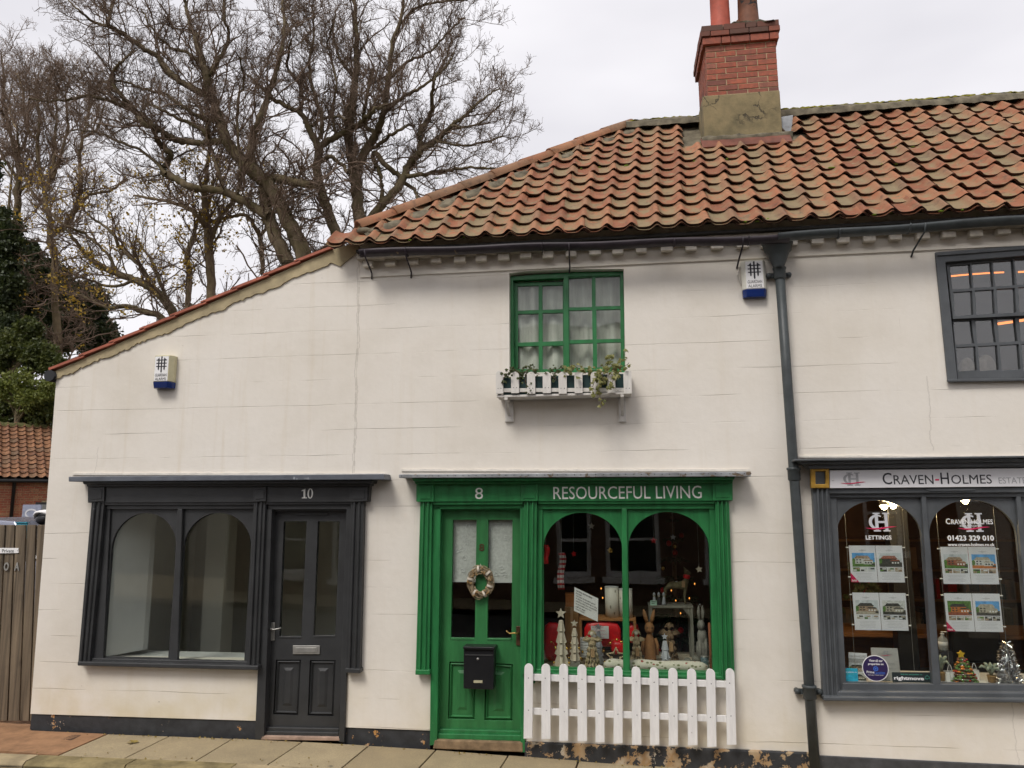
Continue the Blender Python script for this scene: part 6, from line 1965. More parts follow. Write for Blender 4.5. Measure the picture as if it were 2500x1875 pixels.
MB().box(p0.x + 0.01, p1.x - 0.012, 0.4855, 0.4868, SHZ + 0.030, SHZ + 0.036).box(p0.x + 0.01, p1.x - 0.02, 0.4855, 0.4868, SHZ + 0.016, SHZ + 0.020).build('print', 'ink', t)
# deer: one continuous skinned body
dx = w_at(1290, 912, 0.60)
t = thing('deer_figure', 'mossy standing deer figure with red scarf on the grey shelf', 'figurine', (dx.x, 0.60, SHZ))
def skin_mesh(name, verts, edges, radii, mat, parent, sub=1):
    me = bpy.data.meshes.new(name)
    off = LOC[parent]
    me.from_pydata([tuple(Vector(v) - off) for v in verts], edges, [])
    o = link(bpy.data.objects.new(name, me), parent)
    sm_ = o.modifiers.new('skin', 'SKIN')
    if not me.skin_vertices:
        bm = bmesh.new(); bm.from_mesh(me); bm.verts.layers.skin.verify(); bm.to_mesh(me); bm.free()
    for sv, r in zip(me.skin_vertices[0].data, radii):
        sv.radius = r if hasattr(r, '__len__') else (r, r)
    me.skin_vertices[0].data[0].use_root = True
    sm_.use_smooth_shade = True
    sb_ = o.modifiers.new('sub', 'SUBSURF'); sb_.levels = sub; sb_.render_levels = sub
    me.materials.append(M[mat])
    return o
xl, xr_ = w_at(1180, 912, 0.6).x, w_at(1395, 912, 0.6).x
zb3 = w_at(1290, 735, 0.6).z; zh = w_at(1385, 610, 0.6).z
Y6 = 0.60
V = [((xl + xr_) / 2, Y6, zb3), (xl + 0.02, Y6, zb3 + 0.005), (xr_ - 0.015, Y6, zb3 + 0.005), (xr_ + 0.005, Y6, (zb3 + zh) / 2), (xr_ + 0.0, Y6, zh), (xr_ + 0.045, Y6 - 0.02, zh - 0.015)]
E_ = [(0, 1), (0, 2), (2, 3), (3, 4), (4, 5)]
Rr = [(0.034, 0.038), (0.030, 0.036), (0.028, 0.036), 0.020, 0.020, 0.010]
for (ax_, i0) in ((xl + 0.02, 1), (xr_ - 0.02, 2)):
    for s_ in (-1, 1):
        k = len(V)
        V += [(ax_ + 0.004, Y6 + s_ * 0.024, zb3 - 0.05), (ax_ - 0.006, Y6 + s_ * 0.024, (zb3 + SHZ) / 2 - 0.02), (ax_, Y6 + s_ * 0.024, SHZ + 0.004)]
        E_ += [(i0, k), (k, k + 1), (k + 1, k + 2)]
        Rr += [0.015, 0.009, 0.008]
for s_ in (-1, 1):
    k = len(V)
    V += [(xr_ - 0.012, Y6 + s_ * 0.022, zh + 0.028), (xr_ - 0.02, Y6 + s_ * 0.040, zh + 0.040)]
    E_ += [(4, k), (k, k + 1)]
    Rr += [0.008, 0.004]
skin_mesh('body', V, E_, Rr, 'deerhide', t)
MB().lathe([(0.024, -0.022), (0.033, -0.014), (0.034, 0.008), (0.025, 0.018)], (xr_ + 0.004, Y6, (zb3 + zh) / 2 + 0.02), 12, (0.2, 0, 1)).build('scarf', 'redfelt', t)
MB().box(xr_ - 0.05, xr_ - 0.02, Y6 - 0.055, Y6 - 0.052, zb3 - 0.01, zb3 + 0.045).build('paper_tag', 'kraft', t)
# stone rabbit, candle, jar, wood chips at the right-hand reveal
b = base_on(1535, 0.46)
h = w_at(1545, 918, 0.46).z - b.z
t = thing('stone_rabbit', 'grey stone sitting rabbit at the edge of the green shop window', 'figurine', tuple(b))
mb = MB()
mb.ell(b + Vector((0, 0, h * 0.22)), (0.062, 0.06, h * 0.23), 14, 10)
mb.ell(b + Vector((0.0, -0.01, h * 0.46)), (0.046, 0.046, h * 0.16), 12, 8)
mb.ell(b + Vector((-0.006, -0.02, h * 0.66)), (0.036, 0.042, h * 0.10), 12, 8)
for s_ in (-1, 1):
    mb.tube([b + Vector((s_ * 0.014, 0.01, h * 0.72)), b + Vector((s_ * 0.02, 0.02, h * 0.88)), b + Vector((s_ * 0.016, 0.02, h * 1.0))], [0.010, 0.016, 0.005], 8)
    mb.ell(b + Vector((s_ * 0.034, -0.05, h * 0.05)), (0.02, 0.034, 0.018), 8, 6)
    mb.tube([b + Vector((s_ * 0.026, -0.035, h * 0.44)), b + Vector((s_ * 0.026, -0.055, h * 0.24)), b + Vector((s_ * 0.024, -0.06, h * 0.04))], [0.016, 0.013, 0.014], 8)
mb.build('body', 'stonegrey', t)
a = w_at(1598, 1070, 0.14)
t = thing('wooden_pole', 'thin terracotta coloured pole upright at the end of the window display', 'pole', (a.x - 0.008, 0.14, ZS))
MB().lathe([(0.011, 0), (0.011, (a.z - ZS) * 0.97), (0.006, a.z - ZS)], (a.x - 0.008, 0.14, ZS + 0.0005), 10).build('shaft', plain('terracotta_paint', (0.38, 0.13, 0.06), 0.7, 0.1, 10, 0), t)
p = base_on(1548, 0.24)
t = thing('tealight_jar', 'small blue grey glass jar beside the terracotta pole', 'jar', tuple(p))
M['jarglass'] = plain('blue_grey_glass', (0.10, 0.15, 0.16), 0.15, 0.1, 5, 0)
MB().lathe([(0.030, 0), (0.033, 0.01), (0.034, 0.085), (0.030, 0.10), (0.027, 0.10), (0.026, 0.02)], p + Vector((0, 0, 0.0005)), 14).build('glass_body', 'jarglass', t)
MB().lathe([(0.0335, 0.10), (0.035, 0.104), (0.030, 0.106)], p, 14).build('rim', 'steel', t)
p = base_on(1525, 0.19)
tag(MB().box(p.x - 0.022, p.x + 0.022, p.y - 0.02, p.y + 0.02, ZS + 0.0005, ZS + 0.028).build('orange_packet', 'orangebox', bevel=0.003), 'tiny orange packet on the sill below the blue grey jar', 'packet')
rnd = random.Random(4)
t = thing('wood_chips', 'heap of thin wood slices under the grey shelf', 'wood pile', tuple(base_on(1420, 0.32)))
for i in range(16):
    p = base_on(rnd.uniform(1320, 1500), rnd.uniform(0.26, 0.42))
    nrm = Vector((rnd.gauss(0, 0.35), rnd.gauss(-0.3, 0.3), 1)).normalized()
    MB().lathe([(0.030, -0.004), (0.032, 0), (0.030, 0.004)], p + Vector((0, 0, 0.014 + 0.011 * (i % 5))), 9, nrm).build('wood_slice', 'greywood', t)
# patterned paper cylinders on the crate
def cyl_print():
    m, N, L, B = nodes_of('leaf_print_paper')
    p = pos_node(N)
    mp = N.new('ShaderNodeMapping'); mp.inputs['Scale'].default_value = (26, 10, 12); mp.inputs['Rotation'].default_value = (0, 0.6, 0)
    L.new(p, mp.inputs['Vector'])
    vo = N.new('ShaderNodeTexVoronoi'); vo.inputs['Scale'].default_value = 0.9
    L.new(mp.outputs[0], vo.inputs['Vector'])
    k = ramp(N, L, vo.outputs['Distance'], [(0.17, 1.0), (0.22, 0.0)])
    L.new(mix(N, L, maths(N, L, 'MULTIPLY', k, 0.75), (0.66, 0.62, 0.53), (0.12, 0.11, 0.07)), B.inputs['Base Color'])
    return m
M['leafprint'] = cyl_print()
cz = w_at(600, 1022, 0.48).z
cr0, cr1 = w_at(420, 1020, 0.44), w_at(930, 1020, 0.44)
t = thing('wooden_crate', 'red brown wooden crate carrying the printed paper cylinders', 'crate', ((cr0.x + cr1.x) / 2, 0.52, ZS))
MB().box(cr0.x, cr1.x, 0.42, 0.66, cz - 0.022, cz).build('top_board', 'desk', t, bevel=0.002)
MB().box(cr0.x, cr0.x + 0.024, 0.42, 0.66, ZS + 0.0005, cz - 0.0225).build('side_board', 'desk', t)
MB().box(cr1.x - 0.024, cr1.x, 0.42, 0.66, ZS + 0.0005, cz - 0.0225).build('side_board', 'desk', t)
for lab, xa_, xb_, yt_ in (('cream paper cylinder with sprig print nearer the handwritten notice', 655, 780, 750), ('cream paper cylinder with sprig print behind the window mullion', 782, 905, 770)):
    l, r_ = w_at(xa_, 1000, 0.47), w_at(xb_, 1000, 0.47)
    zt_ = w_at(xa_, yt_, 0.47).z
    R_ = (r_.x - l.x) / 2
    t = thing('paper_cylinder', lab, 'lamp shade', ((l.x + r_.x) / 2, 0.53, cz), 'printed paper cylinders')
    MB().lathe([(R_, 0), (R_, zt_ - cz), (R_ - 0.004, zt_ - cz), (R_ - 0.004, 0.01)], ((l.x + r_.x) / 2, 0.53, cz + 0.0005), 20).build('shade', 'leafprint', t)
    MB().lathe([(R_ + 0.001, zt_ - cz - 0.006), (R_ + 0.002, zt_ - cz), (R_ - 0.003, zt_ - cz + 0.001)], ((l.x + r_.x) / 2, 0.53, cz), 20).build('rim', 'card', t)
# red cushions
def cushion(label, x, y, rx, rz, Y, depth=0.05):
    c = w_at(x, y, Y)
    s = (w_at(x + rx, y, Y).x - c.x); s2 = c.z - w_at(x, y + rz, Y).z
    t = thing('red_cushion', label, 'cushion', (c.x, Y, max(ZS, c.z - s2)), 'red cushions in the green shop window')
    n, m = 16, 10
    mb = MB()
    v = []
    for i in range(m + 1):
        a = math.pi * i / m
        for j in range(n):
            w = 2 * math.pi * j / n
            cx_, sx_ = math.cos(w), math.sin(w)
            k = (abs(cx_) ** 4 + abs(sx_) ** 4) ** -0.25
            q = math.sin(a) ** 0.6
            v.append((c.x + s * cx_ * k * q * 0.92, Y + depth * math.cos(a), c.z + s2 * sx_ * k * q * 0.92))
    mb.add(v, [(i * n + j, i * n + (j + 1) % n, (i + 1) * n + (j + 1) % n, (i + 1) * n + j) for i in range(m) for j in range(n)], 0, True)
    o = mb.build('cover', 'redfelt', t)
    MB().ell((c.x, Y - depth, c.z), (0.008, 0.004, 0.008), 8, 6).build('button', 'redfelt', t)
cushion('red velvet cushion behind the tallest wooden tree', 185, 1240, 90, 190, 0.36)
cushion('large red cushion inside the wooden crate', 630, 1170, 180, 125, 0.46, 0.04)
cushion('red cushion showing beside the rabbit under the crate edge', 905, 1160, 60, 100, 0.50)
cushion('dark red cushion low behind the driftwood star', 770, 1290, 70, 70, 0.40)
# boxes and cards
l, r_ = w_at(290, 930, 0.52), w_at(418, 1130, 0.52)
t = thing('brown_box', 'tall brown cardboard box behind the wooden trees', 'box', ((l.x + r_.x) / 2, 0.6, ZS))
MB().box(l.x, r_.x, 0.52, 0.70, ZS + 0.0005, l.z).build('carton', 'cardbox', t, bevel=0.003)
MB().box((l.x + r_.x) / 2 - 0.012, (l.x + r_.x) / 2 + 0.012, 0.517, 0.5195, ZS + 0.01, l.z - 0.002).build('tape_strip', 'kraft', t)
bz = l.z
l, r_ = w_at(268, 806, 0.56), w_at(360, 900, 0.56)
t = thing('orange_gift_box', 'orange gift box on top of the tall brown box', 'box', ((l.x + r_.x) / 2, 0.6, bz))
MB().box(l.x + 0.03, r_.x + 0.03, 0.55, 0.66, bz + 0.0005, l.z - 0.02).build('carton', 'orangebox', t, bevel=0.003)
MB().box(l.x + 0.027, r_.x + 0.033, 0.547, 0.663, l.z - 0.0195, l.z).build('lid', 'orangebox', t, bevel=0.003)
def scribble(parent, tl_, tr_, bl_, lines, seed, Y, mat='ink', x0=0.07, x1=0.93, y0=0.12, y1=0.92, th=0.0016):
    """Hand-written lines on a card."""
    rnd = random.Random(seed)
    for k in range(lines):
        v_ = y0 + (y1 - y0) * k / max(lines - 1, 1)
        mb = MB()
        u = x0
        end = x1 * rnd.uniform(0.7, 1.0)
        while u < end:
            ln = rnd.uniform(0.06, 0.14)
            pts = []
            for i in range(7):
                uu = u + ln * i / 6
                vv_ = v_ + (rnd.uniform(-0.025, 0.025))
                p = tl_ + (tr_ - tl_) * uu + (bl_ - tl_) * vv_
                pts.append(Vector((p.x, Y, p.z)))
            mb.tube(pts, th, 3, cap=False)
            u += ln + 0.035
        mb.build('handwriting', mat, parent, recalc=False)
NY = 0.10
q = [w_at(*p, NY) for p in ((378, 750), (592, 853), (588, 1062), (373, 962))]
t = thing('handwritten_notice', 'tilted white notice with black handwriting hung in the green shop window', 'notice', tuple(q[3]))
MB().slab(q, NY + 0.003).build('sheet', 'card', t)
rows_txt = ['we have had to close', 'for now', 'we hope to be open soon!', 'if there is anything in the', 'window that you would like', 'to purchase you can', 'call or text', 'many thanks']
for i, s_ in enumerate(rows_txt):
    v0_ = 0.06 + 0.112 * i
    L0 = q[0] + (q[3] - q[0]) * v0_
    L1 = q[0] + (q[3] - q[0]) * (v0_ + 0.075)
    wdt = 0.36 + 0.026 * len(s_) if len(s_) < 20 else 0.86
    wdt = min(0.88, 0.034 * len(s_))
    o_ = (q[1] - q[0]) * 0.07
    text(s_, L0, L1, 'handwriting', 'ink', t, 0.0008, bold=0.01, slant=0.25, rotmat=(L0 + o_ + Vector((0, -0.002, 0)), L0 + o_ + (q[1] - q[0]) * wdt + Vector((0, -0.002, 0)), L1 + o_ + Vector((0, -0.002, 0))))
def card_thing(name, label, x0_, y0_, x1_, y1_, Y, cat='card', lines=0, col='card', seed=1, ink='ink'):
    a, b = w_at(x0_, y0_, Y), w_at(x1_, y1_, Y)
    t = thing(name, label, cat, ((a.x + b.x) / 2, Y, b.z))
    MB().box(a.x, b.x, Y, Y + 0.003, b.z, a.z).build('sheet', col, t)
    if lines:
        scribble(t, Vector((a.x, Y, a.z)), Vector((b.x, Y, a.z)), Vector((a.x, Y, b.z)), lines, seed, Y - 0.001, ink)
    return t
card_thing('greeting_card', 'white greeting card with pink motif in front of the red cushion', 526, 1098, 688, 1214, 0.395, lines=4, seed=3, ink='decal_r')
card_thing('price_list', 'white handwritten price list propped behind the outstretched driftwood angel', 428, 1200, 520, 1385, 0.29, lines=7, seed=5)
# hanging things
def ribbon(label, pts, wpx, Y, mat, name='hanging_ribbon', cat='ribbon'):
    top = w_at(*pts[0], Y)
    t = thing(name, label, cat, (top.x, Y, w_at(*pts[-1], Y).z))
    mb = MB()
    v = []
    for i, (x, y) in enumerate(pts):
        for s_ in (-0.5, 0.5):
            p = w_at(x + s_ * wpx, y, Y)
            v.append((p.x, Y + 0.012 * math.sin(i * 0.9) + 0.01 * s_, p.z))
    n = len(pts)
    mb.add(v, [(2 * i, 2 * i + 1, 2 * i + 3, 2 * i + 2) for i in range(n - 1)], 0, True)
    o = mb.build('band', mat, t, recalc=False)
    sl = o.modifiers.new('thick', 'SOLIDIFY'); sl.thickness = 0.004
    MB().tube([top, Vector((top.x, Y, 2.4))], 0.0012, 4).build('string', 'card', t)
ribbon('red and white tartan ribbon hanging inside the green shop window', [(262, 440), (275, 500), (266, 560), (252, 620), (250, 690), (262, 770)], 60, 0.32, 'tartan')
ribbon('plain red stocking hanging at the edge of the green shop window', [(120, 370), (135, 410), (130, 450), (118, 490), (125, 540)], 42, 0.22, 'redfelt', 'hanging_stocking', 'stocking')
# string lights and small baubles
lt = thing('string_lights', 'scattered warm string lights inside the green shop window', 'lights', tuple(w_at(1250, 780, 0.7)))
M['fairy'] = glow('fairy_bulb', (1.0, 0.36, 0.06), 1.6)
sp = [(618, 762), (632, 846), (1250, 780), (1333, 985), (1412, 850), (1290, 870), (530, 830), (1460, 720)]
wv_ = [w_at(x, y, 0.82) for x, y in sorted(sp)]
MB().tube(wv_, 0.0012, 4).build('wire', 'ink', lt)
for (x, y) in sp:
    p = w_at(x, y, 0.82)
    MB().ell(p, (0.005, 0.005, 0.009), 8, 6).build('bulb', 'fairy', lt)

t = thing('gold_garland', 'garland of gold balls draped between the pale wooden trees', 'garland', tuple(base_on(320, 0.24)))
gp = [w_at(x, y, 0.24) for x, y in ((170, 1230), (205, 1275), (250, 1300), (300, 1270), (345, 1240), (380, 1270), (415, 1300), (450, 1320), (500, 1300), (560, 1330), (640, 1310), (700, 1240), (760, 1210), (800, 1230))]
MB().tube(gp, 0.0012, 4).build('thread', 'goldball', t)
for p in gp:
    MB().ell(p - Vector((0, 0.004, 0.012)), (0.012, 0.012, 0.012), 9, 7).build('gold_ball', 'goldball', t)
b = base_on(1330, 0.95); bz_ = 0.12
t = thing('dark_fir_tree', 'dark decorated fir tree standing in the shop behind the deer', 'Christmas tree', (b.x, 1.25, bz_))
rnd = random.Random(77)
mb = MB()
for k in range(9):
    zc = bz_ + 0.35 + 0.19 * k; rr_ = 0.42 * (1 - k / 9.5)
    for i in range(16):
        a_ = 2 * math.pi * (i + rnd.random()) / 16
        d_ = Vector((math.cos(a_), math.sin(a_), -0.35))
        o_ = Vector((b.x, 1.25, zc))
        for s_ in (-0.35, 0, 0.35):
            d2 = Vector((math.cos(a_ + s_), math.sin(a_ + s_), -0.3 + rnd.uniform(-0.2, 0.2)))
            mb.tube([o_ + d_ * rr_ * 0.4, o_ + d2 * rr_], [0.016, 0.004], 4)
mb.build('branches', plain('fir_green', (0.03, 0.055, 0.025), 0.9, 0.4, 10, 0), t, recalc=False)
MB().lathe([(0.03, 0.0), (0.02, 1.9)], (b.x, 1.25, bz_), 8).build('stem', 'darkbead', t)
for i in range(22):
    k = rnd.uniform(0.5, 7.5); a_ = rnd.uniform(3.3, 6.1); rr_ = 0.42 * (1 - k / 9.5)
    MB().ell((b.x + math.cos(a_) * rr_, 1.25 + math.sin(a_) * rr_, bz_ + 0.28 + 0.19 * k), (0.028, 0.028, 0.03), 10, 7).build('bauble', rnd.choice(['redfelt', 'goldball', 'silverball', 'redfelt']), t)
for lab, x, y, mt, r0 in (('white felt star hanging highest in the green shop window', 530, 200, 'card', 0.035), ('small red felt star hanging near the tartan ribbon', 372, 450, 'redfelt', 0.03), ('gold paper star hanging over the printed cylinders', 700, 420, 'goldball', 0.032), ('pale wooden star hanging above the deer', 1500, 590, 'limewood', 0.035), ('red felt star hanging above the rabbit', 1090, 330, 'redfelt', 0.034), ('silver star hanging beside the dark fir tree', 1265, 300, 'silverpaint', 0.03)):
    p = w_at(x, y, 0.40)
    t = thing('hanging_star', lab, 'decoration', tuple(p), 'hanging stars in the green shop window')
    MB().plate([star_pts(p.x, p.z, r0, 5, 0.45, rnd.uniform(-0.2, 0.2))], 0.398, 0.406).build('star', mt, t, bevel=0.002)
    MB().tube([p + Vector((0, 0.002, r0 * 0.9)), Vector((p.x, 0.402, 2.44))], 0.001, 4).build('thread', 'card', t)
# ================================================================ things in the agency window
def r_at(x, y, Y): return Q(cR, x, y, Y)
PGY = 0.10
M['photo_sky'] = plain('print_sky', (0.12, 0.36, 0.70), 0.5, 0.35, 20, 0)
M['photo_cloud'] = plain('print_overcast', (0.55, 0.58, 0.60), 0.5, 0.25, 25, 0)
M['photo_grass'] = plain('print_lawn', (0.10, 0.20, 0.05), 0.5, 0.5, 45, 0)
M['photo_brick'] = plain('print_brick', (0.30, 0.10, 0.06), 0.5, 0.4, 60, 0)
M['photo_stone'] = plain('print_stone', (0.42, 0.38, 0.30), 0.5, 0.35, 60, 0)
M['photo_white'] = plain('print_white', (0.60, 0.60, 0.58), 0.5, 0.3, 60, 0)
M['photo_dark'] = plain('print_shadow', (0.06, 0.06, 0.055), 0.5, 0.5, 60, 0)
M['photo_orange'] = plain('print_orange', (0.50, 0.17, 0.05), 0.5, 0.3, 50, 0)
M['photo_tan'] = plain('print_interior', (0.35, 0.25, 0.17), 0.5, 0.5, 70, 0)
M['greytext'] = plain('grey_print', (0.46, 0.46, 0.48), 0.6, 0.05, 10, 0)
PH = ['photo_sky', 'photo_cloud', 'photo_grass', 'photo_brick', 'photo_stone', 'photo_white', 'photo_dark', 'photo_orange', 'photo_tan', 'card']
def photo(parent, x0, x1, z0, z1, Y, kind, name='photograph'):
    """Printed picture of a house or room, as flat patches of colour."""
    mb = MB()
    W, H = x1 - x0, z1 - z0
    def R(u0, u1, w0, w1, m_, k): mb.box(x0 + W * u0, x0 + W * u1, Y - 0.0002 * k, Y + 0.001, z0 + H * w0, z0 + H * w1, PH.index(m_))
    def T(pts, m_, k): mb.plate([[(x0 + W * u, z0 + H * w) for u, w in pts]], Y - 0.0002 * k, Y + 0.001, PH.index(m_))
    sky, body, roof_, ground_ = kind
    R(0, 1, 0, 1, sky, 0)
    R(0, 1, 0, 0.34, ground_, 1)
    R(0.10, 0.78, 0.22, 0.58, body, 2)
    T([(0.06, 0.58), (0.82, 0.58), (0.70, 0.80), (0.20, 0.80)], roof_, 3)
    R(0.50, 0.92, 0.18, 0.42, body, 4)
    T([(0.48, 0.42), (0.94, 0.42), (0.86, 0.52), (0.56, 0.52)], roof_, 5)
    for u in (0.18, 0.32):
        for w in (0.28, 0.45):
            R(u, u + 0.08, w, w + 0.09, 'photo_dark', 6)
    for u in (0.56, 0.68, 0.80):
        R(u, u + 0.07, 0.24, 0.35, 'card' if body != 'photo_white' else 'photo_dark', 6)
    T([(0.0, 0.2), (0.12, 0.26), (0.14, 0.5), (0.06, 0.62), (0.0, 0.55)], 'photo_grass', 7)
    R(0.86, 1, 0.10, 0.24, 'photo_dark', 7)
    return mb.build(name, PH, parent)
KINDS = [('photo_sky', 'photo_white', 'photo_tan', 'photo_grass'), ('photo_cloud', 'photo_dark', 'photo_brick', 'photo_dark'), ('photo_cloud', 'photo_brick', 'photo_tan', 'photo_grass'), ('photo_sky', 'photo_white', 'photo_stone', 'photo_orange'),
         ('photo_cloud', 'photo_tan', 'photo_dark', 'photo_stone'), ('photo_white', 'photo_stone', 'photo_dark', 'photo_dark'), ('photo_grass', 'photo_orange', 'photo_dark', 'photo_brick'), ('photo_sky', 'photo_stone', 'photo_stone', 'photo_dark')]
def property_panel(label, q, kinds, corner, wires):
    P4 = [r_at(*p, PGY) for p in q]
    x0_, x1_ = (P4[0].x + P4[3].x) / 2, (P4[1].x + P4[2].x) / 2
    z1_, z0_ = (P4[0].z + P4[1].z) / 2, (P4[2].z + P4[3].z) / 2
    t = thing('property_panel', label, 'display panel', ((x0_ + x1_) / 2, PGY, z0_), 'property display panels in the agency window')
    M.setdefault('acrylic', glass('clear_acrylic', (0.97, 0.97, 0.97)))
    MB().box(x0_ - 0.004, x1_ + 0.004, PGY + 0.003, PGY + 0.006, z0_ - 0.004, z1_ + 0.004).build('acrylic_sheet', 'acrylic', t)
    W, H = (x1_ - x0_) / 2, z1_ - z0_
    M.setdefault('page', plain('printed_page', (0.74, 0.73, 0.77), 0.45, 0.02, 4, 0))
    for k in range(2):
        a, b = x0_ + W * k + 0.002, x0_ + W * (k + 1) - 0.002
        pg = MB().box(a, b, PGY, PGY + 0.002, z0_, z1_).build('property_page', 'page', t)
        m_ = W * 0.09
        photo(pg, a + m_, b - m_ * 0.6, z0_ + H * 0.42, z0_ + H * 0.80, PGY - 0.001, kinds[k])
        for j in range(3):
            tw_ = (b - a - m_ * 1.6) / 3
            mb = MB()
            xa_ = a + m_ + tw_ * j
            mb.box(xa_ + 0.002, xa_ + tw_ - 0.004, PGY - 0.001, PGY + 0.0005, z0_ + H * 0.29, z0_ + H * 0.40, 0)
            mb.box(xa_ + 0.004, xa_ + tw_ * 0.5, PGY - 0.0014, PGY + 0.0005, z0_ + H * 0.30, z0_ + H * 0.345, 1)
            mb.box(xa_ + tw_ * 0.35, xa_ + tw_ - 0.008, PGY - 0.0013, PGY + 0.0005, z0_ + H * 0.35, z0_ + H * 0.385, 2)
            cols = random.sample(['photo_tan', 'photo_stone', 'photo_white', 'photo_dark', 'photo_grass', 'photo_cloud'], 3)
            mb.build('thumbnail', cols, pg)
        mb = MB()
        for j in range(5):
            ww = (b - a) * random.uniform(0.5, 0.72)
            cx_ = (a + b) / 2
            mb.box(cx_ - ww / 2, cx_ + ww / 2, PGY - 0.001, PGY + 0.0005, z0_ + H * (0.23 - 0.038 * j), z0_ + H * (0.237 - 0.038 * j))
        mb.build('text_lines', 'greytext', pg)
        mb = MB()
        cx_ = (a + b) / 2
        mb.box(cx_ - W * 0.13, cx_ + W * 0.13, PGY - 0.001, PGY + 0.0005, z0_ + H * 0.865, z0_ + H * 0.878)
        mb.box(cx_ - W * 0.03, cx_ - W * 0.015, PGY - 0.0012, PGY + 0.0005, z0_ + H * 0.84, z0_ + H * 0.90)
        mb.box(cx_ + W * 0.015, cx_ + W * 0.03, PGY - 0.0012, PGY + 0.0005, z0_ + H * 0.84, z0_ + H * 0.90)
        mb.build('letterhead', 'greytext', pg)
    if corner:
        c_ = MB().plate([[(x0_, z0_), (x0_ + W * 0.30, z0_), (x0_, z0_ + H * 0.26)]], PGY - 0.002, PGY - 0.0011).build('corner_flash', 'decal_r', t)
        text(corner, Vector((x0_ + 0.006, PGY - 0.0028, z0_ + H * 0.075)), Vector((x0_ + W * 0.21, PGY - 0.0028, z0_ + H * 0.02)), 'lettering', 'decal_w', c_, 0.0004, bold=0.02)
    for xx_ in (x0_ - 0.012, x1_ + 0.012):
        for zz_ in (z0_ + H * 0.14, z1_ - H * 0.05):
            MB().box(xx_ - 0.009, xx_ + 0.009, PGY - 0.004, PGY + 0.008, zz_ - 0.004, zz_ + 0.004).build('cable_grip', 'decal_w', t)
    return x0_ - 0.012, x1_ + 0.012
xa_ = property_panel('upper acrylic panel of two property pages under the lettings logo', [(446, 600), (786, 603), (802, 835), (460, 832)], KINDS[0:2], 'Sold!', None)
property_panel('lower acrylic panel of two property pages under the lettings logo', [(468, 899), (808, 902), (826, 1140), (484, 1135)], KINDS[4:6], None, None)
property_panel('upper acrylic panel of two property pages under the phone number', [(1026, 609), (1380, 611), (1397, 847), (1042, 843)], KINDS[2:4], None, None)
property_panel('lower acrylic panel of two property pages with pink corner under the phone number', [(1048, 902), (1405, 907), (1424, 1149), (1068, 1142)], KINDS[6:8], 'New!', None)
for lab, (p, q_) in (('thin steel display cable beside the lettings panels, nearer the downpipe', ((420, 400), (480, 1270))), ('thin steel display cable beside the lettings panels, nearer the mullion', ((785, 380), (862, 1400))), ('thin steel display cable beside the phone number panels, nearer the mullion', ((1000, 390), (1068, 1200))), ('thin steel display cable running down towards the tinsel tree', ((1362, 370), (1445, 1240)))):
    a, b = r_at(*p, PGY + 0.001), r_at(*q_, PGY + 0.001)
    c = MB().tube([Vector((a.x, a.y, 2.32)), a, b, Vector((b.x + (b.x - a.x) * 0.1, b.y, SILL_E + 0.002))], 0.0015, 5).build('display_cable', 'steel')
    tag(c, lab, 'cable', 'display cables in the agency window')
# vinyl lettering on the inside of the glass
GLY = 0.030
dl = thing('lettings_decal', 'silver monogram with red stroke and LETTINGS lettered on the agency glass', 'window lettering', tuple(r_at(630, 560, GLY)))
logo(cR, 536, 394, 748, 512, GLY, dl)
text('LETTINGS', r_at(553, 537, GLY), r_at(718, 564, GLY), 'lettering', 'decal_w', dl, 0.001, bold=0.02)
dl = thing('phone_decal', 'silver monogram with agent name, phone number and web address on the agency glass', 'window lettering', tuple(r_at(1215, 600, GLY)))
logo(cR, 1118, 396, 1338, 514, GLY, dl)
text('C', r_at(1060, 430, GLY - 0.003), r_at(1090, 466, GLY - 0.003), 'lettering', 'decal_w', dl, 0.001, bold=0.01)
text('RAVEN-HOLMES', r_at(1094, 436, GLY - 0.003), r_at(1360, 466, GLY - 0.003), 'lettering', 'decal_w', dl, 0.001, bold=0.01)
text('ESTATE AGENTS', r_at(1150, 472, GLY - 0.003), r_at(1290, 482, GLY - 0.003), 'lettering', 'decal_w', dl, 0.001)
text('01423 329 010', r_at(1070, 537, GLY), r_at(1367, 571, GLY), 'lettering', 'decal_w', dl, 0.001, bold=0.025)
text('www.craven-holmes.co.uk', r_at(1073, 584, GLY), r_at(1370, 606, GLY), 'lettering', 'decal_w', dl, 0.001, bold=0.01)
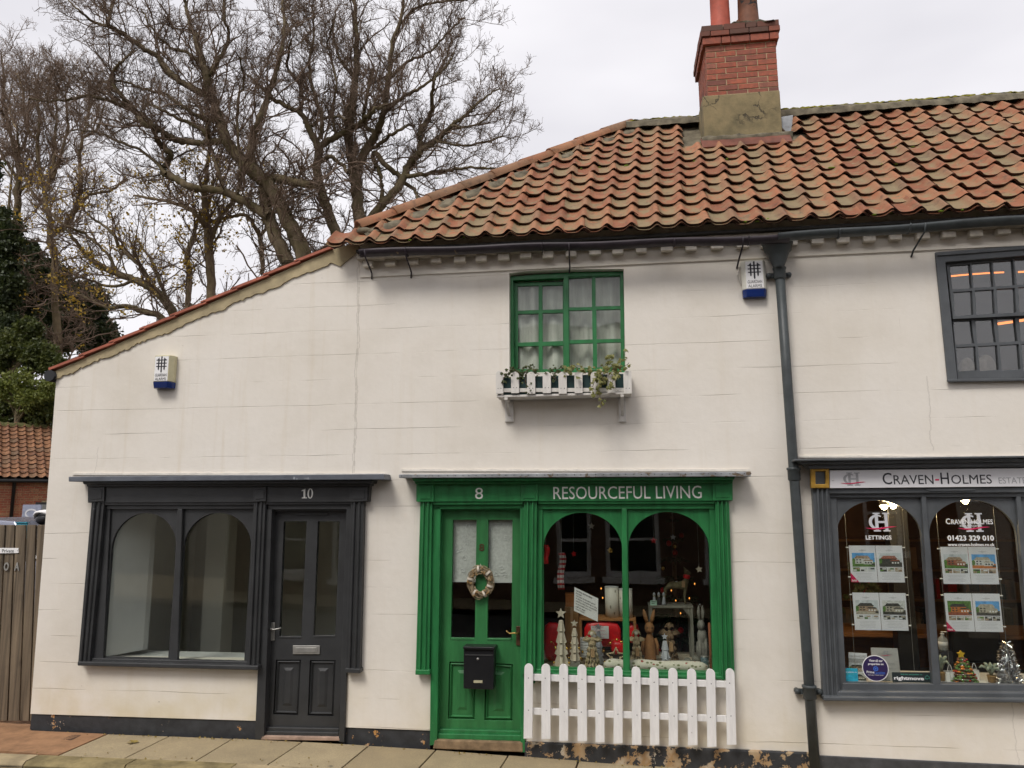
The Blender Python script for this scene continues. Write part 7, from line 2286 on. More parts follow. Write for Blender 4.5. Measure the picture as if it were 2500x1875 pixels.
# stickers
def sticker_disc():
    c, e = Q(cST, 1012, 1118, GLY - 0.001), Q(cST, 1250, 1118, GLY - 0.001)
    r = e.x - c.x
    t = thing('round_sticker', 'round navy sticker with white rim low on the agency glass', 'sticker', (c.x, GLY, c.z - r))
    n = 40
    ring = [(c.x + r * math.cos(2 * math.pi * i / n), c.z + r * math.sin(2 * math.pi * i / n)) for i in range(n)]
    inn = [(c.x + r * 0.945 * math.cos(2 * math.pi * i / n), c.z + r * 0.945 * math.sin(2 * math.pi * i / n)) for i in range(n)]
    MB().plate([ring], GLY - 0.0005, GLY + 0.001).build('rim', 'decal_w', t)
    M['navy'] = plain('navy_vinyl', (0.028, 0.016, 0.075), 0.5, 0.03, 10, 0)
    M['blue_ink'] = plain('blue_vinyl', (0.05, 0.16, 0.60), 0.5, 0.03, 10, 0)
    f_ = MB().plate([inn], GLY - 0.0012, GLY - 0.0006).build('face', 'navy', t)
    y = GLY - 0.002
    text('View all our', Q(cST, 893, 955, y), Q(cST, 1145, 1005, y), 'lettering', 'decal_w', f_, 0.0005, bold=0.02)
    text('properties on', Q(cST, 878, 1020, y), Q(cST, 1160, 1072, y), 'lettering', 'decal_w', f_, 0.0005, bold=0.02)
    text('Prime', Q(cST, 853, 1160, y), Q(cST, 993, 1210, y), 'lettering', 'decal_w', f_, 0.0005, bold=0.01)
    text('Location', Q(cST, 998, 1168, y), Q(cST, 1186, 1228, y), 'lettering', 'blue_ink', f_, 0.0005)
    text('Find your dream home', Q(cST, 878, 1228, y), Q(cST, 1160, 1256, y), 'lettering', 'decal_w', f_, 0.0005)
    cc = Q(cST, 1018, 1126, y)
    k = r * 0.185
    o_ = [(cc.x + k * math.cos(2 * math.pi * i / 24), cc.z + k * math.sin(2 * math.pi * i / 24)) for i in range(24)]
    i_ = [(cc.x + k * 0.66 * math.cos(2 * math.pi * i / 24), cc.z + k * 0.66 * math.sin(2 * math.pi * i / 24)) for i in range(24)]
    MB().plate([o_, i_], y, y + 0.0005).build('pin_ring', 'blue_ink', f_)
    MB().plate([[(cc.x + k * 0.36 * math.cos(2 * math.pi * i / 18), cc.z + k * 0.36 * math.sin(2 * math.pi * i / 18)) for i in range(18)]], y, y + 0.0005).build('pin_dot', 'blue_ink', f_)
sticker_disc()
M['slate'] = plain('dark_slate_vinyl', (0.018, 0.026, 0.027), 0.5, 0.05, 10, 0)
M['mintink'] = plain('mint_vinyl', (0.10, 0.42, 0.32), 0.5, 0.03, 10, 0)
t = thing('dark_sticker', 'dark oblong property sticker with white lettering beside the round sticker', 'sticker', tuple(Q(cST, 1670, 1380, GLY)))
f_ = MB().quad(cST, [(1308, 1188), (2008, 1190), (2030, 1382), (1322, 1366)], GLY - 0.001, GLY + 0.001).build('face', 'slate', t)
text('rightmove', Q(cST, 1345, 1258, GLY - 0.002), Q(cST, 1890, 1355, GLY - 0.002), 'lettering', 'decal_w', f_, 0.0005, bold=0.03)
text('find our properties on', Q(cST, 1466, 1210, GLY - 0.002), Q(cST, 1856, 1250, GLY - 0.002), 'lettering', 'mintink', f_, 0.0005)
hpts = [Q(cST, x, y, GLY - 0.002) for x, y in ((1908, 1312), (1906, 1275), (1945, 1245), (1984, 1275), (1982, 1312), (1960, 1300), (1945, 1318), (1928, 1302), (1908, 1312))]
MB().tube(hpts, 0.0016, 5).build('house_outline', 'mintink', f_)
M['teal'] = plain('teal_vinyl', (0.025, 0.30, 0.42), 0.5, 0.25, 30, 0)
t = thing('teal_sticker', 'small teal square sticker in the bottom corner of the agency glass', 'sticker', tuple(Q(cST, 575, 1355, GLY)))
f_ = MB().quad(cST, [(455, 1112), (690, 1122), (704, 1352), (474, 1350)], GLY - 0.001, GLY + 0.001).build('face', 'teal', t)
text('Find our', Q(cST, 478, 1135, GLY - 0.002), Q(cST, 580, 1162, GLY - 0.002), 'lettering', 'mintink', f_, 0.0005)
text('properties on', Q(cST, 478, 1172, GLY - 0.002), Q(cST, 672, 1205, GLY - 0.002), 'lettering', 'decal_w', f_, 0.0005)
text('rightmove', Q(cST, 480, 1206, GLY - 0.002), Q(cST, 632, 1238, GLY - 0.002), 'lettering', 'mintink', f_, 0.0005)
# brochures standing on the window board
t = thing('brochure', 'grey headed brochure with house photograph standing behind the teal sticker', 'brochure', tuple(Q(cST, 690, 1350, 0.16)))
f_ = MB().quad(cST, [(530, 830), (860, 852), (850, 1352), (540, 1352)], 0.16, 0.164).build('cover', 'page', t)
MB().quad(cST, [(530, 935), (855, 945), (852, 1020), (532, 1012)], 0.157, 0.1596).build('grey_band', 'decal_g', f_)
text('CRAVEN-HOLMES', Q(cST, 545, 880, 0.157), Q(cST, 840, 925, 0.157), 'lettering', 'decal_g', f_, 0.0005)
a, b = Q(cST, 535, 1022, 0.157), Q(cST, 850, 1180, 0.157)
photo(f_, a.x, b.x, b.z, a.z, 0.158, KINDS[4])
a, b = Q(cST, 545, 1195, 0.157), Q(cST, 850, 1340, 0.157)
photo(f_, a.x, b.x, b.z, a.z, 0.158, KINDS[5])
t = thing('leaflet', 'tall pale grey leaflet with agent logo standing behind the round sticker', 'leaflet', tuple(Q(cST, 1200, 1350, 0.14)))
f_ = MB().quad(cST, [(930, 745), (1408, 760), (1480, 1352), (975, 1352)], 0.14, 0.144).build('sheet', plain('grey_paper', (0.46, 0.44, 0.42), 0.6, 0.04, 5, 0), t)
text('CRAVEN-HOLMES', Q(cST, 1060, 845, 0.137), Q(cST, 1305, 872, 0.137), 'lettering', 'decal_g', f_, 0.0005)
logo(cST, 1100, 805, 1290, 905, 0.138, f_, 'decal_g')
text('LETTINGS', Q(cST, 1090, 1018, 0.137), Q(cST, 1362, 1055, 0.137), 'lettering', 'decal_g', f_, 0.0005)
text('MANAGEMENT', Q(cST, 1090, 1110, 0.137), Q(cST, 1385, 1140, 0.137), 'lettering', 'decal_g', f_, 0.0005)
# Christmas things on the board
def n_at(x, y, Y): return Q(cN, x, y, Y)
ZE = SILL_E
def n_base(x, Y): 
    p = n_at(x, 1390, Y)
    return Vector((p.x, Y, ZE))
rnd = random.Random(12)
b = n_base(440, 0.22); h = n_at(400, 985, 0.22).z - ZE
t = thing('bead_tree', 'tabletop Christmas tree of coloured beads with yellow star in the agency window', 'Christmas tree', tuple(b))
cols = [plain('bead_green', (0.10, 0.20, 0.04), 0.4, 0.3, 30, 0), plain('bead_red', (0.42, 0.03, 0.02), 0.3, 0.2, 30, 0), plain('bead_orange', (0.60, 0.20, 0.03), 0.3, 0.2, 30, 0), M['decal_w'], plain('bead_brown', (0.16, 0.07, 0.03), 0.5, 0.2, 30, 0)]
tiers = 8
for k in range(tiers):
    mb = MB()
    zc = h * (0.05 + 0.78 * k / tiers)
    rr0 = 0.098 * (1 - 0.82 * k / tiers)
    n = max(6, int(24 * (1 - 0.75 * k / tiers)))
    for i in range(n):
        a = 2 * math.pi * (i + rnd.random() * 0.5) / n
        mb.ell(b + Vector((math.cos(a) * rr0, math.sin(a) * rr0, zc + rnd.uniform(-0.008, 0.008))), (rnd.uniform(0.010, 0.019), 0.012, rnd.uniform(0.008, 0.012)), 7, 5, None, rnd.choice([0, 0, 0, 1, 2, 4]))
    mb.build('bead_tier', cols, t)
MB().lathe([(0.082, 0.0), (0.06, h * 0.3), (0.02, h * 0.8), (0.004, h * 0.86)], b + Vector((0, 0, 0.0005)), 12).build('cone', cols[4], t)
gp = [b + Vector((math.cos(i * 0.55) * (0.112 * (1 - 0.8 * i / 60)), math.sin(i * 0.55) * (0.112 * (1 - 0.8 * i / 60)), h * (0.06 + 0.76 * i / 60))) for i in range(61)]
MB().tube(gp, 0.0022, 4).build('wire_garland', 'silverball', t)
M['yellowfelt'] = plain('yellow_felt', (0.62, 0.38, 0.02), 0.7, 0.15, 20, 0)
MB().plate([star_pts(b.x - 0.01, b.z + h * 0.91, h * 0.13, 5, 0.55)], b.y - 0.016, b.y + 0.004).build('star', 'yellowfelt', t, bevel=0.003)
b = n_base(1010, 0.20); h = n_at(960, 880, 0.20).z - ZE
t = thing('tinsel_tree', 'silver tinsel cone tree in the agency window', 'Christmas tree', tuple(b))
MB().lathe([(0.075, 0.0), (0.045, h * 0.5), (0.012, h * 0.97)], b + Vector((0, 0, 0.0005)), 12).build('cone', 'silverball', t)
mb = MB()
for i in range(1500):
    u = rnd.random() ** 0.75
    zc = h * (1 - u)
    a = rnd.uniform(0, 6.283)
    rr0 = 0.095 * u + 0.012
    p = b + Vector((math.cos(a) * rr0 * 0.7, math.sin(a) * rr0 * 0.7, zc + 0.004))
    d = Vector((math.cos(a) + rnd.gauss(0, 0.5), math.sin(a) + rnd.gauss(0, 0.5), rnd.gauss(0, 0.7))).normalized()
    s_ = d.orthogonal().normalized() * 0.0022
    e = p + d * rnd.uniform(0.02, 0.045)
    mb.add([p - s_, p + s_, e + s_, e - s_], [(0, 1, 2, 3)])
tag(mb.build('tinsel', 'silverball', t, recalc=False), kind='stuff')
M['frosted'] = plain('frosted_needles', (0.26, 0.30, 0.24), 0.8, 0.3, 30, 0)
def mini_tree(label, x, Y, ytop, pot):
    b = n_base(x, Y); h = n_at(x, ytop, Y).z - ZE
    t = thing('mini_fir', label, 'pot plant', tuple(b), 'frosted mini firs in the agency window')
    MB().lathe([(0.026, 0), (0.033, h * 0.30), (0.036, h * 0.31), (0.036, h * 0.36), (0.030, h * 0.36)], b + Vector((0, 0, 0.0005)), 12).build('pot', pot, t)
    mb = MB()
    for i in range(11):
        a = 2 * math.pi * i / 11
        k = 1.0 if i % 2 else 0.6
        pts = [b + Vector((0, 0, h * 0.36)), b + Vector((math.cos(a) * 0.03 * k, math.sin(a) * 0.03 * k, h * 0.72)), b + Vector((math.cos(a) * 0.065 * k, math.sin(a) * 0.065 * k, h * (0.92 if k < 1 else 0.80))), b + Vector((math.cos(a) * 0.085 * k, math.sin(a) * 0.085 * k, h * (0.95 if k < 1 else 0.70)))]
        mb.tube(pts, [0.006, 0.012, 0.012, 0.006], 6)
    mb.build('frond_mass', 'frosted', t)
mini_tree('frosted mini fir in a brown pot between bead tree and tinsel tree', 790, 0.24, 1130, 'fircone')
mini_tree('frosted mini fir half hidden by the grey mullion', 160, 0.26, 1030, 'fircone')
def gift_bag(label, x, Y, wpx, ytop, mat='card'):
    b = n_base(x, Y)
    w = (n_at(x + wpx, 1390, Y).x - n_at(x, 1390, Y).x)
    h = n_at(x, ytop, Y).z - ZE
    t = thing('gift_bag', label, 'gift bag', tuple(b), 'white gift bags in the agency window')
    mb = MB()
    v = [(b.x - w / 2, Y - 0.03, ZE + 0.0005), (b.x + w / 2, Y - 0.03, ZE + 0.0005), (b.x + w / 2, Y + 0.03, ZE + 0.0005), (b.x - w / 2, Y + 0.03, ZE + 0.0005)]
    v += [(p[0] + 0.003, p[1] * 1.0, ZE + h * 0.58) for p in v]
    mb.add(v, [(0, 1, 2, 3), (0, 1, 5, 4), (1, 2, 6, 5), (2, 3, 7, 6), (3, 0, 4, 7)])
    mb.build('bag', mat, t)
    pts = [Vector((b.x - w * 0.3 + w * 0.6 * i / 8, Y - 0.03, ZE + h * 0.58 + h * 0.42 * math.sin(math.pi * i / 8))) for i in range(9)]
    MB().tube(pts, 0.003, 5).build('handle', 'card', t)
gift_bag('white gift bag beside the mullion, in front of the half hidden mini fir', 250, 0.24, 110, 1140)
gift_bag('white gift bag standing right behind the bead tree', 560, 0.34, 110, 1125)
b = n_base(215, 0.36); 
zt_ = n_at(215, 735, 0.36).z
t = thing('sanitiser_bottle', 'clear pump bottle with pale label on a stand behind the agency mullion', 'bottle', tuple(b))
M['bottleclear'] = plain('milky_plastic', (0.30, 0.30, 0.28), 0.25, 0.1, 6, 0)
zz = n_at(215, 975, 0.36).z
MB().box(b.x - 0.05, b.x + 0.05, 0.31, 0.41, ZE + 0.0005, zz - 0.0005).build('stand', 'decal_d', t)
H = zt_ - zz
MB().lathe([(0.036, 0), (0.038, 0.01), (0.038, H * 0.62), (0.015, H * 0.76), (0.014, H * 0.84)], Vector((b.x, 0.36, zz)), 14).build('bottle', 'bottleclear', t)
MB().lathe([(0.016, H * 0.84), (0.016, H * 0.90), (0.005, H * 0.91), (0.005, H * 0.97)], Vector((b.x, 0.36, zz)), 10).build('pump', 'card', t)
MB().box(b.x - 0.01, b.x + 0.04, 0.350, 0.366, zz + H * 0.97, zz + H).build('nozzle', 'card', t)
MB().lathe([(0.0385, H * 0.2), (0.0387, H * 0.48)], Vector((b.x, 0.36, zz)), 14).build('label', 'card', t)
tag(MB().ell(n_base(650, 0.12) + Vector((0, 0, 0.009)), (0.012, 0.012, 0.010), 8, 6).build('red_berry', 'redfelt'), 'single red bauble on the sill between bead tree and brown pot', 'bauble')
sn = MB()
for i in range(60):
    p = n_base(rnd.uniform(120, 1400), rnd.uniform(0.06, 0.10))
    r = rnd.uniform(0.006, 0.014)
    sn.ell(p + Vector((0, 0, r * 0.55)), (r * 1.4, r, r * 0.6), 6, 4)
tag(sn.build('snow_wadding', 'decal_w'), 'white wadding snow along the agency window board', 'snow wadding', kind='stuff')
# spot lamps
M['bulb'] = glow('lamp_bulb', (1.0, 0.78, 0.42), 60.0)
def spot(label, x, y, Y, r=0.028):
    p = r_at(x, y, Y)
    t = thing('spot_lamp', label, 'lamp', tuple(p), 'lit spot lamps in the agency window')
    MB().lathe([(0.012, 0.10), (r * 1.2, 0.06), (r * 1.35, 0.0), (r * 1.2, 0.0), (r, 0.02)], p, 14, (0.1, 0.35, 0.9)).build('housing', 'steel', t)
    MB().ell(p + Vector((0, -0.004, -0.004)), (r, r * 0.6, r), 12, 8).build('bulb', 'bulb', t)
    MB().tube([p + Vector((0.01, 0.04, 0.09)), Vector((p.x + 0.01, p.y + 0.05, 2.55))], 0.006, 6).build('stem', 'steel', t)
    ld = bpy.data.lights.new('spot_lamp_light', 'POINT')
    ld.energy = 9; ld.color = (1.0, 0.72, 0.40); ld.shadow_soft_size = 0.04
    lo = bpy.data.objects.new('spot_lamp_light', ld)
    COL.objects.link(lo)
    lo.location = p + Vector((0, 0.02, -0.08))
spot('lit spot lamp nearest the downpipe in the agency window', 668, 352, 0.55)
spot('lit spot lamp nearer the mullion above the lettings logo', 726, 347, 0.62)
spot('lit spot lamp at the top of the phone number window', 1182, 316, 0.60)
# agency furniture, dim behind the glass
fz = 0.0
t = thing('office_desk', 'orange wooden desk inside the agency behind the lower panels', 'desk', (2.9, 2.2, fz))
MB().box(2.0, 4.6, 1.9, 2.6, 0.72, 0.76).build('desk_top', 'desk', t, bevel=0.004)
for x in (2.03, 4.5):
    for y in (1.93, 2.50):
        MB().box(x, x + 0.06, y, y + 0.06, 0.001, 0.7195).build('leg', 'desk', t)
MB().box(2.1, 4.5, 2.5, 2.52, 0.3, 0.7195).build('modesty_panel', 'desk', t)
def chair(label, x, y, mat):
    t = thing('office_chair', label, 'chair', (x, y, fz), 'chairs inside the agency')
    MB().box(x - 0.25, x + 0.25, y - 0.24, y + 0.24, 0.45, 0.53).build('seat', mat, t, bevel=0.03)
    MB().box(x - 0.24, x + 0.24, y + 0.2, y + 0.28, 0.56, 1.25).build('backrest', mat, t, bevel=0.035)
    MB().lathe([(0.03, 0.06), (0.03, 0.45)], (x, y, fz), 10).build('column', 'blackiron', t)
    for i in range(5):
        a = 2 * math.pi * i / 5
        MB().tube([(x, y, fz + 0.08), (x + math.cos(a) * 0.28, y + math.sin(a) * 0.28, fz + 0.03)], 0.018, 6).build('foot', 'blackiron', t)
chair('red upholstered chair inside the agency near the downpipe end', 2.02, 1.25, plain('red_upholstery', (0.24, 0.03, 0.02), 0.8, 0.2, 8, 0))
chair('black office chair inside the agency behind the bead tree', 3.55, 1.25, 'black')
t = thing('timber_post', 'dark post standing inside the agency between its two windows', 'post', (2.78, 1.0, fz))
MB().box(2.66, 2.84, 1.0, 1.14, 0.001, 2.54).build('shaft', 'black', t, bevel=0.006)
MB().box(2.64, 2.86, 0.98, 1.16, 0.001, 0.12).build('base', 'black', t)
t = thing('house_plant', 'dark leafy plant on the agency desk behind the lettings panels', 'plant', (2.75, 2.1, 0.76))
MB().lathe([(0.08, 0), (0.11, 0.2), (0.1, 0.2)], (2.75, 2.15, 0.761), 12).build('pot', 'card', t)
mb = MB()
for i in range(60):
    p = Vector((2.75 + rnd.gauss(0, 0.14), 2.15 + rnd.gauss(0, 0.14), 1.2 + rnd.gauss(0, 0.16)))
    ivy_leaf(mb, p, rnd.uniform(0.05, 0.10), (rnd.gauss(0, 0.6), -1, rnd.gauss(0.3, 0.6)), rnd.uniform(0, 6), rnd)
mb.build('foliage', 'ivy_dark', t, recalc=False)
MB().tube([(2.75, 2.15, 0.9), (2.76, 2.15, 1.1), (2.75, 2.14, 1.3)], 0.012, 6).build('stem', 'stem', t)
t = thing('wall_shelves', 'dark wooden shelves along the back wall of the agency', 'shelves', (3.6, 4.3, fz))
for z in (0.4, 0.8, 1.2, 1.6):
    MB().box(2.2, 5.4, 4.25, 4.58, z, z + 0.03).build('shelf', 'desk', t)
for i in range(40):
    x = 2.25 + 3.1 * rnd.random(); z = rnd.choice([0.43, 0.83, 1.23])
    MB().box(x, x + rnd.uniform(0.04, 0.12), 4.3, 4.5, z + 0.0005, z + rnd.uniform(0.18, 0.3)).build('folder', rnd.choice(['cardbox', 'redfelt', 'slate', 'kraft']), t)
# glowing heaters upstairs
M['heat'] = glow('orange_tube', (1.0, 0.27, 0.05), 1.7)
def strip(label, pts, Y, r):
    p = [Q(cSW, x, y, Y) for x, y in pts]
    t = thing('strip_light', label, 'strip light', tuple(p[0]), 'orange strip lights behind the sash window')
    MB().tube(p, r, 8).build('tube', 'heat', t)
    MB().tube([q + Vector((0, 0.03, 0.02)) for q in p], r * 1.5, 6).build('reflector', 'room_floor', t)
strip('long thin orange strip light glowing through the top panes of the sash window', [(350, 412), (560, 392), (790, 376), (920, 370)], 1.0, 0.008)
strip('short thick orange strip light glowing through the lower sash', [(856, 920), (960, 905), (1032, 896)], 0.7, 0.012)
strip('orange strip light at the frame edge behind the sash window', [(1068, 890), (1140, 878), (1260, 868)], 0.7, 0.012)
strip('faint end of orange strip light in the top panes at the frame edge', [(1075, 368), (1140, 364), (1300, 352)], 1.0, 0.009)
for lab, x, w in (('pale rounded chair back seen in the corner pane of the sash window', 545, 80), ('larger pale rounded chair back beside the corner pane of the sash window', 750, 105)):
    Yc = 0.45
    c = Q(cSW, x, 1420, Yc); r = (Q(cSW, x + w, 1420, Yc).x - c.x)
    zt_ = Q(cSW, x, 1275 if w < 100 else 1245, Yc).z
    t = thing('chair_back', lab, 'chair', (c.x, Yc, 2.7), 'pale chair backs behind the sash window')
    pts = [(c.x - r, 2.72)] + [(c.x - r * math.cos(math.pi * i / 12), c.z + (zt_ - c.z) * math.sin(math.pi * i / 12)) for i in range(13)] + [(c.x + r, 2.72)]
    MB().plate([pts], Yc, Yc + 0.06).build('back', plain('pale_upholstery', (0.30, 0.27, 0.235), 0.9, 0.3, 12, 0), t, bevel=0.02)
    MB().box(c.x - r, c.x + r, Yc + 0.061, Yc + 0.5, 2.71, 3.05).build('seat', 'room_floor', t, bevel=0.02)

# ================================================================ brick outbuilding across the yard
ob = thing('brick_outbuilding', 'red brick outbuilding with dark pantiled roof seen behind the gate', 'building', (-13.0, 14.0, 0.0))
EL, ER = U(-160, 1166, 12.6), U(132, 1189, 14.8)
ER.z = EL.z
ex = (ER - EL); ex.z = 0; OL = ex.length; ex.normalize()
ey = Vector((-ex.y, ex.x, 0))                            # horizontal, away from the street
if ey.y < 0: ey = -ey
oa = math.radians(36)
ev = ey * math.cos(oa) + Vector((0, 0, math.sin(oa)))
en = ex.cross(ev)
if en.z < 0: en = -en
ORL = (U(40, 1040, 16.0).z - EL.z) / math.sin(oa)
# walls
mb = MB()
b0 = EL + ey * 0.25; 
Lx = OL + 3.0
p0 = Vector((b0.x, b0.y, 0.0)) ; p1 = p0 + ex * Lx
top = EL.z - 0.02
mb.add([p0, p1, p1 + Vector((0, 0, top)), p0 + Vector((0, 0, top)), p0 + ey * 3, p1 + ey * 3, p1 + ey * 3 + Vector((0, 0, top)), p0 + ey * 3 + Vector((0, 0, top))], [(0, 1, 2, 3), (1, 5, 6, 2), (4, 0, 3, 7), (5, 4, 7, 6)])
mb.build('wall', 'joint', ob)
frot = Matrix((ex, ey, Vector((0, 0, 1)))).transposed().to_euler()
# bricks over the part of the wall that shows above the gate
zlo = 1.45
rnd = random.Random(2)
row = 0
z = zlo
win0, win1 = (U(100, 1225, 14.6) - p0).dot(ex), (U(135, 1225, 14.8) - p0).dot(ex)
pipe_u = (U(36, 1235, 13.6) - p0).dot(ex)
umax = (U(140, 1230, 15.0) - p0).dot(ex)
while z < top - 0.03:
    u = 1.2 + (0.115 if row % 2 else 0.0)
    while u < umax:
        w = 0.225
        if not (win0 - 0.15 < u < win1 + 0.3 and z < 2.25):
            o = bpy.data.objects.new('brick', bme_or)
            COL.objects.link(o); o.parent = ob
            c = p0 + ex * (u + w / 2) - ey * 0.003 + Vector((0, 0, z + 0.0325))
            o.location = c - LOC[ob]; o.rotation_euler = frot; o.scale = (w - 0.014, 0.03, 0.062)
        u += w
    z += 0.075; row += 1
def oquad(u0, u1, z0, z1, d0, d1, name, mat, parent):
    a = p0 + ex * u0 - ey * d0
    v = [a + Vector((0, 0, z0)), a + ex * (u1 - u0) + Vector((0, 0, z0)), a + ex * (u1 - u0) + Vector((0, 0, z1)), a + Vector((0, 0, z1))]
    v += [q + ey * (d0 - d1) for q in v]
    return MB().add(v, [(0, 1, 2, 3), (7, 6, 5, 4), (0, 4, 5, 1), (1, 5, 6, 2), (2, 6, 7, 3), (3, 7, 4, 0)]).build(name, mat, parent)
wf = oquad(win0 - 0.12, win1 + 0.25, 1.1, 2.22, 0.03, -0.02, 'window_frame', 'char', ob)
oquad(win0 - 0.05, win1 + 0.2, 1.15, 2.15, 0.042, 0.031, 'pane', plain('dull_pane', (0.30, 0.31, 0.30), 0.2, 0.1, 3, 0), wf)
MB().tube([p0 + ex * pipe_u - ey * 0.09 + Vector((0, 0, 0)), p0 + ex * pipe_u - ey * 0.09 + Vector((0, 0, top - 0.12)), p0 + ex * (pipe_u - 0.0) - ey * 0.3 + Vector((0, 0, top - 0.02))], 0.05, 8).build('downpipe', 'black', ob)
gg = [EL - ey * 0.02 + ex * i * (Lx / 8) - Vector((0, 0, 0.07)) for i in range(9)]
MB().tube(gg, 0.06, 10).build('gutter', 'black', ob)
rf = MB()
A_, B2 = EL - en * 0.03, EL + ex * Lx - en * 0.03
rf.add([A_, B2, B2 + ev * ORL, A_ + ev * ORL], [(0, 1, 2, 3)])
bk = ey * math.cos(oa) - Vector((0, 0, math.sin(oa)))
rf.add([A_ + ev * ORL, B2 + ev * ORL, B2 + ev * ORL + bk * ORL, A_ + ev * ORL + bk * ORL], [(0, 1, 2, 3)])
rfo = rf.build('roof', 'roofvoid', ob, recalc=False)
tme2 = tile_mesh('pantile', 0.235, 0.30, 0.034, 0.018)
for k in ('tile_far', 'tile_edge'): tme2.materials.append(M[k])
trot = Matrix((ex, ev, en)).transposed()
nr = int(ORL / 0.25) + 1
for r in range(nr):
    for k in range(int((umax + 0.6) / 0.235)):
        u = 0.9 + k * 0.235
        if u > umax + 0.5: break
        o = bpy.data.objects.new('pantile', tme2)
        COL.objects.link(o); o.parent = rfo
        o.location = EL + ex * u + ev * (r * 0.25) + en * (0.01 + rnd.uniform(0, 0.012)) - LOC[rfo]
        o.rotation_euler = (trot @ Matrix.Rotation(rnd.uniform(-0.03, 0.03), 3, 'Z')).to_euler()
lumpy((A_ + ev * ORL, B2 + ev * ORL), 0.16, 0.12, Vector((0, 0, 1)), ey, 'mossy_ridge', plain('ridge_moss', (0.09, 0.085, 0.03), 1, 0.5, 8, 0.6), rfo, 8, 0.15, 0.3)

# car in the yard: its roof shows over the gate
cr = thing('parked_car', 'silver car parked behind the gate with only its roof showing', 'car', (-8.6, 4.2, 0.0))
M['carpaint'] = plain('silver_car_paint', (0.27, 0.28, 0.34), 0.25, 0.05, 4, 0, metal=0.6)
M['tyre'] = plain('tyre_rubber', (0.02, 0.02, 0.02), 0.9, 0.1, 8, 0)
CY_, CXc = 4.2, U(60, 1262, 4.2).x - 0.5
zr_ = U(60, 1263, 4.2).z
sc_ = zr_ / 1.46
prof = [(-2.1, 0.35), (-2.15, 0.62), (-2.05, 0.86), (-1.2, 0.95), (-0.55, 1.38), (0.1, 1.46), (0.9, 1.42), (1.55, 1.0), (2.0, 0.92), (2.1, 0.6), (2.05, 0.35)]
lower = [(-2.1, 0.30), (-2.16, 0.62), (-2.05, 0.86), (-1.2, 0.95), (1.55, 1.0), (2.02, 0.93), (2.12, 0.6), (2.05, 0.30)]
mb = MB()
def car_shell(mb, pts, hw0, hw1, zc):
    v = []
    for s_ in (-1, 1):
        for (x, z_) in pts:
            hw = hw0 + (hw1 - hw0) * max(0, (z_ - zc)) / 0.5
            v.append((CXc + x, CY_ + s_ * hw, z_ * sc_))
    n = len(pts)
    mb.add(v, [tuple(range(n)), tuple(range(2 * n - 1, n - 1, -1))] + [(i, (i + 1) % n, (i + 1) % n + n, i + n) for i in range(n)])
car_shell(mb, lower, 0.86, 0.80, 0.7)
mb.build('body', 'carpaint', cr, bevel=0.05)
mb = MB()
car_shell(mb, [(-1.15, 0.951), (-0.55, 1.36), (0.1, 1.43), (0.9, 1.39), (1.5, 1.0)], 0.80, 0.62, 0.95)
mb.build('windows', plain('car_glass', (0.02, 0.025, 0.03), 0.1, 0.1, 3, 0), cr, bevel=0.03)
mb = MB()
car_shell(mb, [(-0.62, 1.365), (0.1, 1.46), (0.9, 1.425), (1.0, 1.36), (0.1, 1.40)], 0.80, 0.64, 0.95)
mb.build('roof_panel', 'carpaint', cr, bevel=0.02)
for s_ in (-1, 1):
    for x in (-1.35, 1.3):
        w_ = MB().lathe([(0.20, -0.1), (0.31, -0.1), (0.32, 0), (0.31, 0.1), (0.20, 0.1)], (CXc + x, CY_ + s_ * 0.80, 0.32), 20, (0, 1, 0)).build('wheel', 'tyre', cr)
        MB().lathe([(0.19, -0.105), (0.19, 0.105)], (CXc + x, CY_ + s_ * 0.80, 0.32), 16, (0, 1, 0)).build('rim', 'steel', w_)
for s_ in (-1, 1):
    MB().ell((CXc - 2.1, CY_ + s_ * 0.62, 0.72 * sc_), (0.06, 0.16, 0.08), 10, 6).build('headlight', 'decal_w', cr)
a, b = U(40, 1276, 3.35), U(68, 1283, 3.35)
bs = thing('blue_sheet', 'small turquoise sheet hung over the back of the gate', 'sheet', tuple(U(54, 1283, 0.3)))
M['turq'] = plain('turquoise_plastic', (0.02, 0.27, 0.38), 0.5, 0.2, 8, 0)
a, b = U(40, 1277, 0.22), U(67, 1283, 0.22)
MB().box(a.x, b.x, 0.215, 0.23, a.z - 0.35, a.z).build('panel', 'turq', bs, bevel=0.004)
MB().box(a.x - 0.005, b.x + 0.005, 0.205, 0.24, a.z + 0.0005, a.z + 0.008).build('fold', 'turq', bs)
# helmet on the car
hp = U(108, 1262, 3.9)
hm_ = thing('cycle_helmet', 'white vented cycle helmet lying on the roof of the silver car', 'helmet', (hp.x, 3.9, hp.z - 0.02))
mb = MB()
for k in range(5):
    w = -0.5 + 0.25 * k
    pts = [Vector((hp.x + math.cos(a_) * 0.15, 3.9 + w * 0.22 * math.sin(a_) , hp.z - 0.02 + 0.115 * math.sin(a_) * math.cos(w))) for a_ in [math.pi * i / 10 for i in range(11)]]
    mb.tube(pts, 0.018, 7)
mb.build('shell_ribs', 'decal_w', hm_)
MB().ell((hp.x, 3.9, hp.z - 0.03), (0.14, 0.09, 0.10), 14, 8).build('liner', 'black', hm_)
a, b = U(56, 1232, 6.0), U(97, 1268, 6.0)
nb_ = thing('notice_board', 'blue grey poster board standing behind the silver car', 'board', ((a.x + b.x) / 2, 6.0, 0.0))
MB().box(a.x, b.x, 6.0, 6.03, b.z - 0.4, a.z).build('panel', plain('blue_grey_board', (0.26, 0.28, 0.36), 0.6, 0.25, 14, 0), nb_)
for x in (a.x + 0.04, b.x - 0.08):
    MB().box(x, x + 0.04, 6.031, 6.07, 0.001, a.z - 0.05).build('post', 'steel', nb_)
n = 20
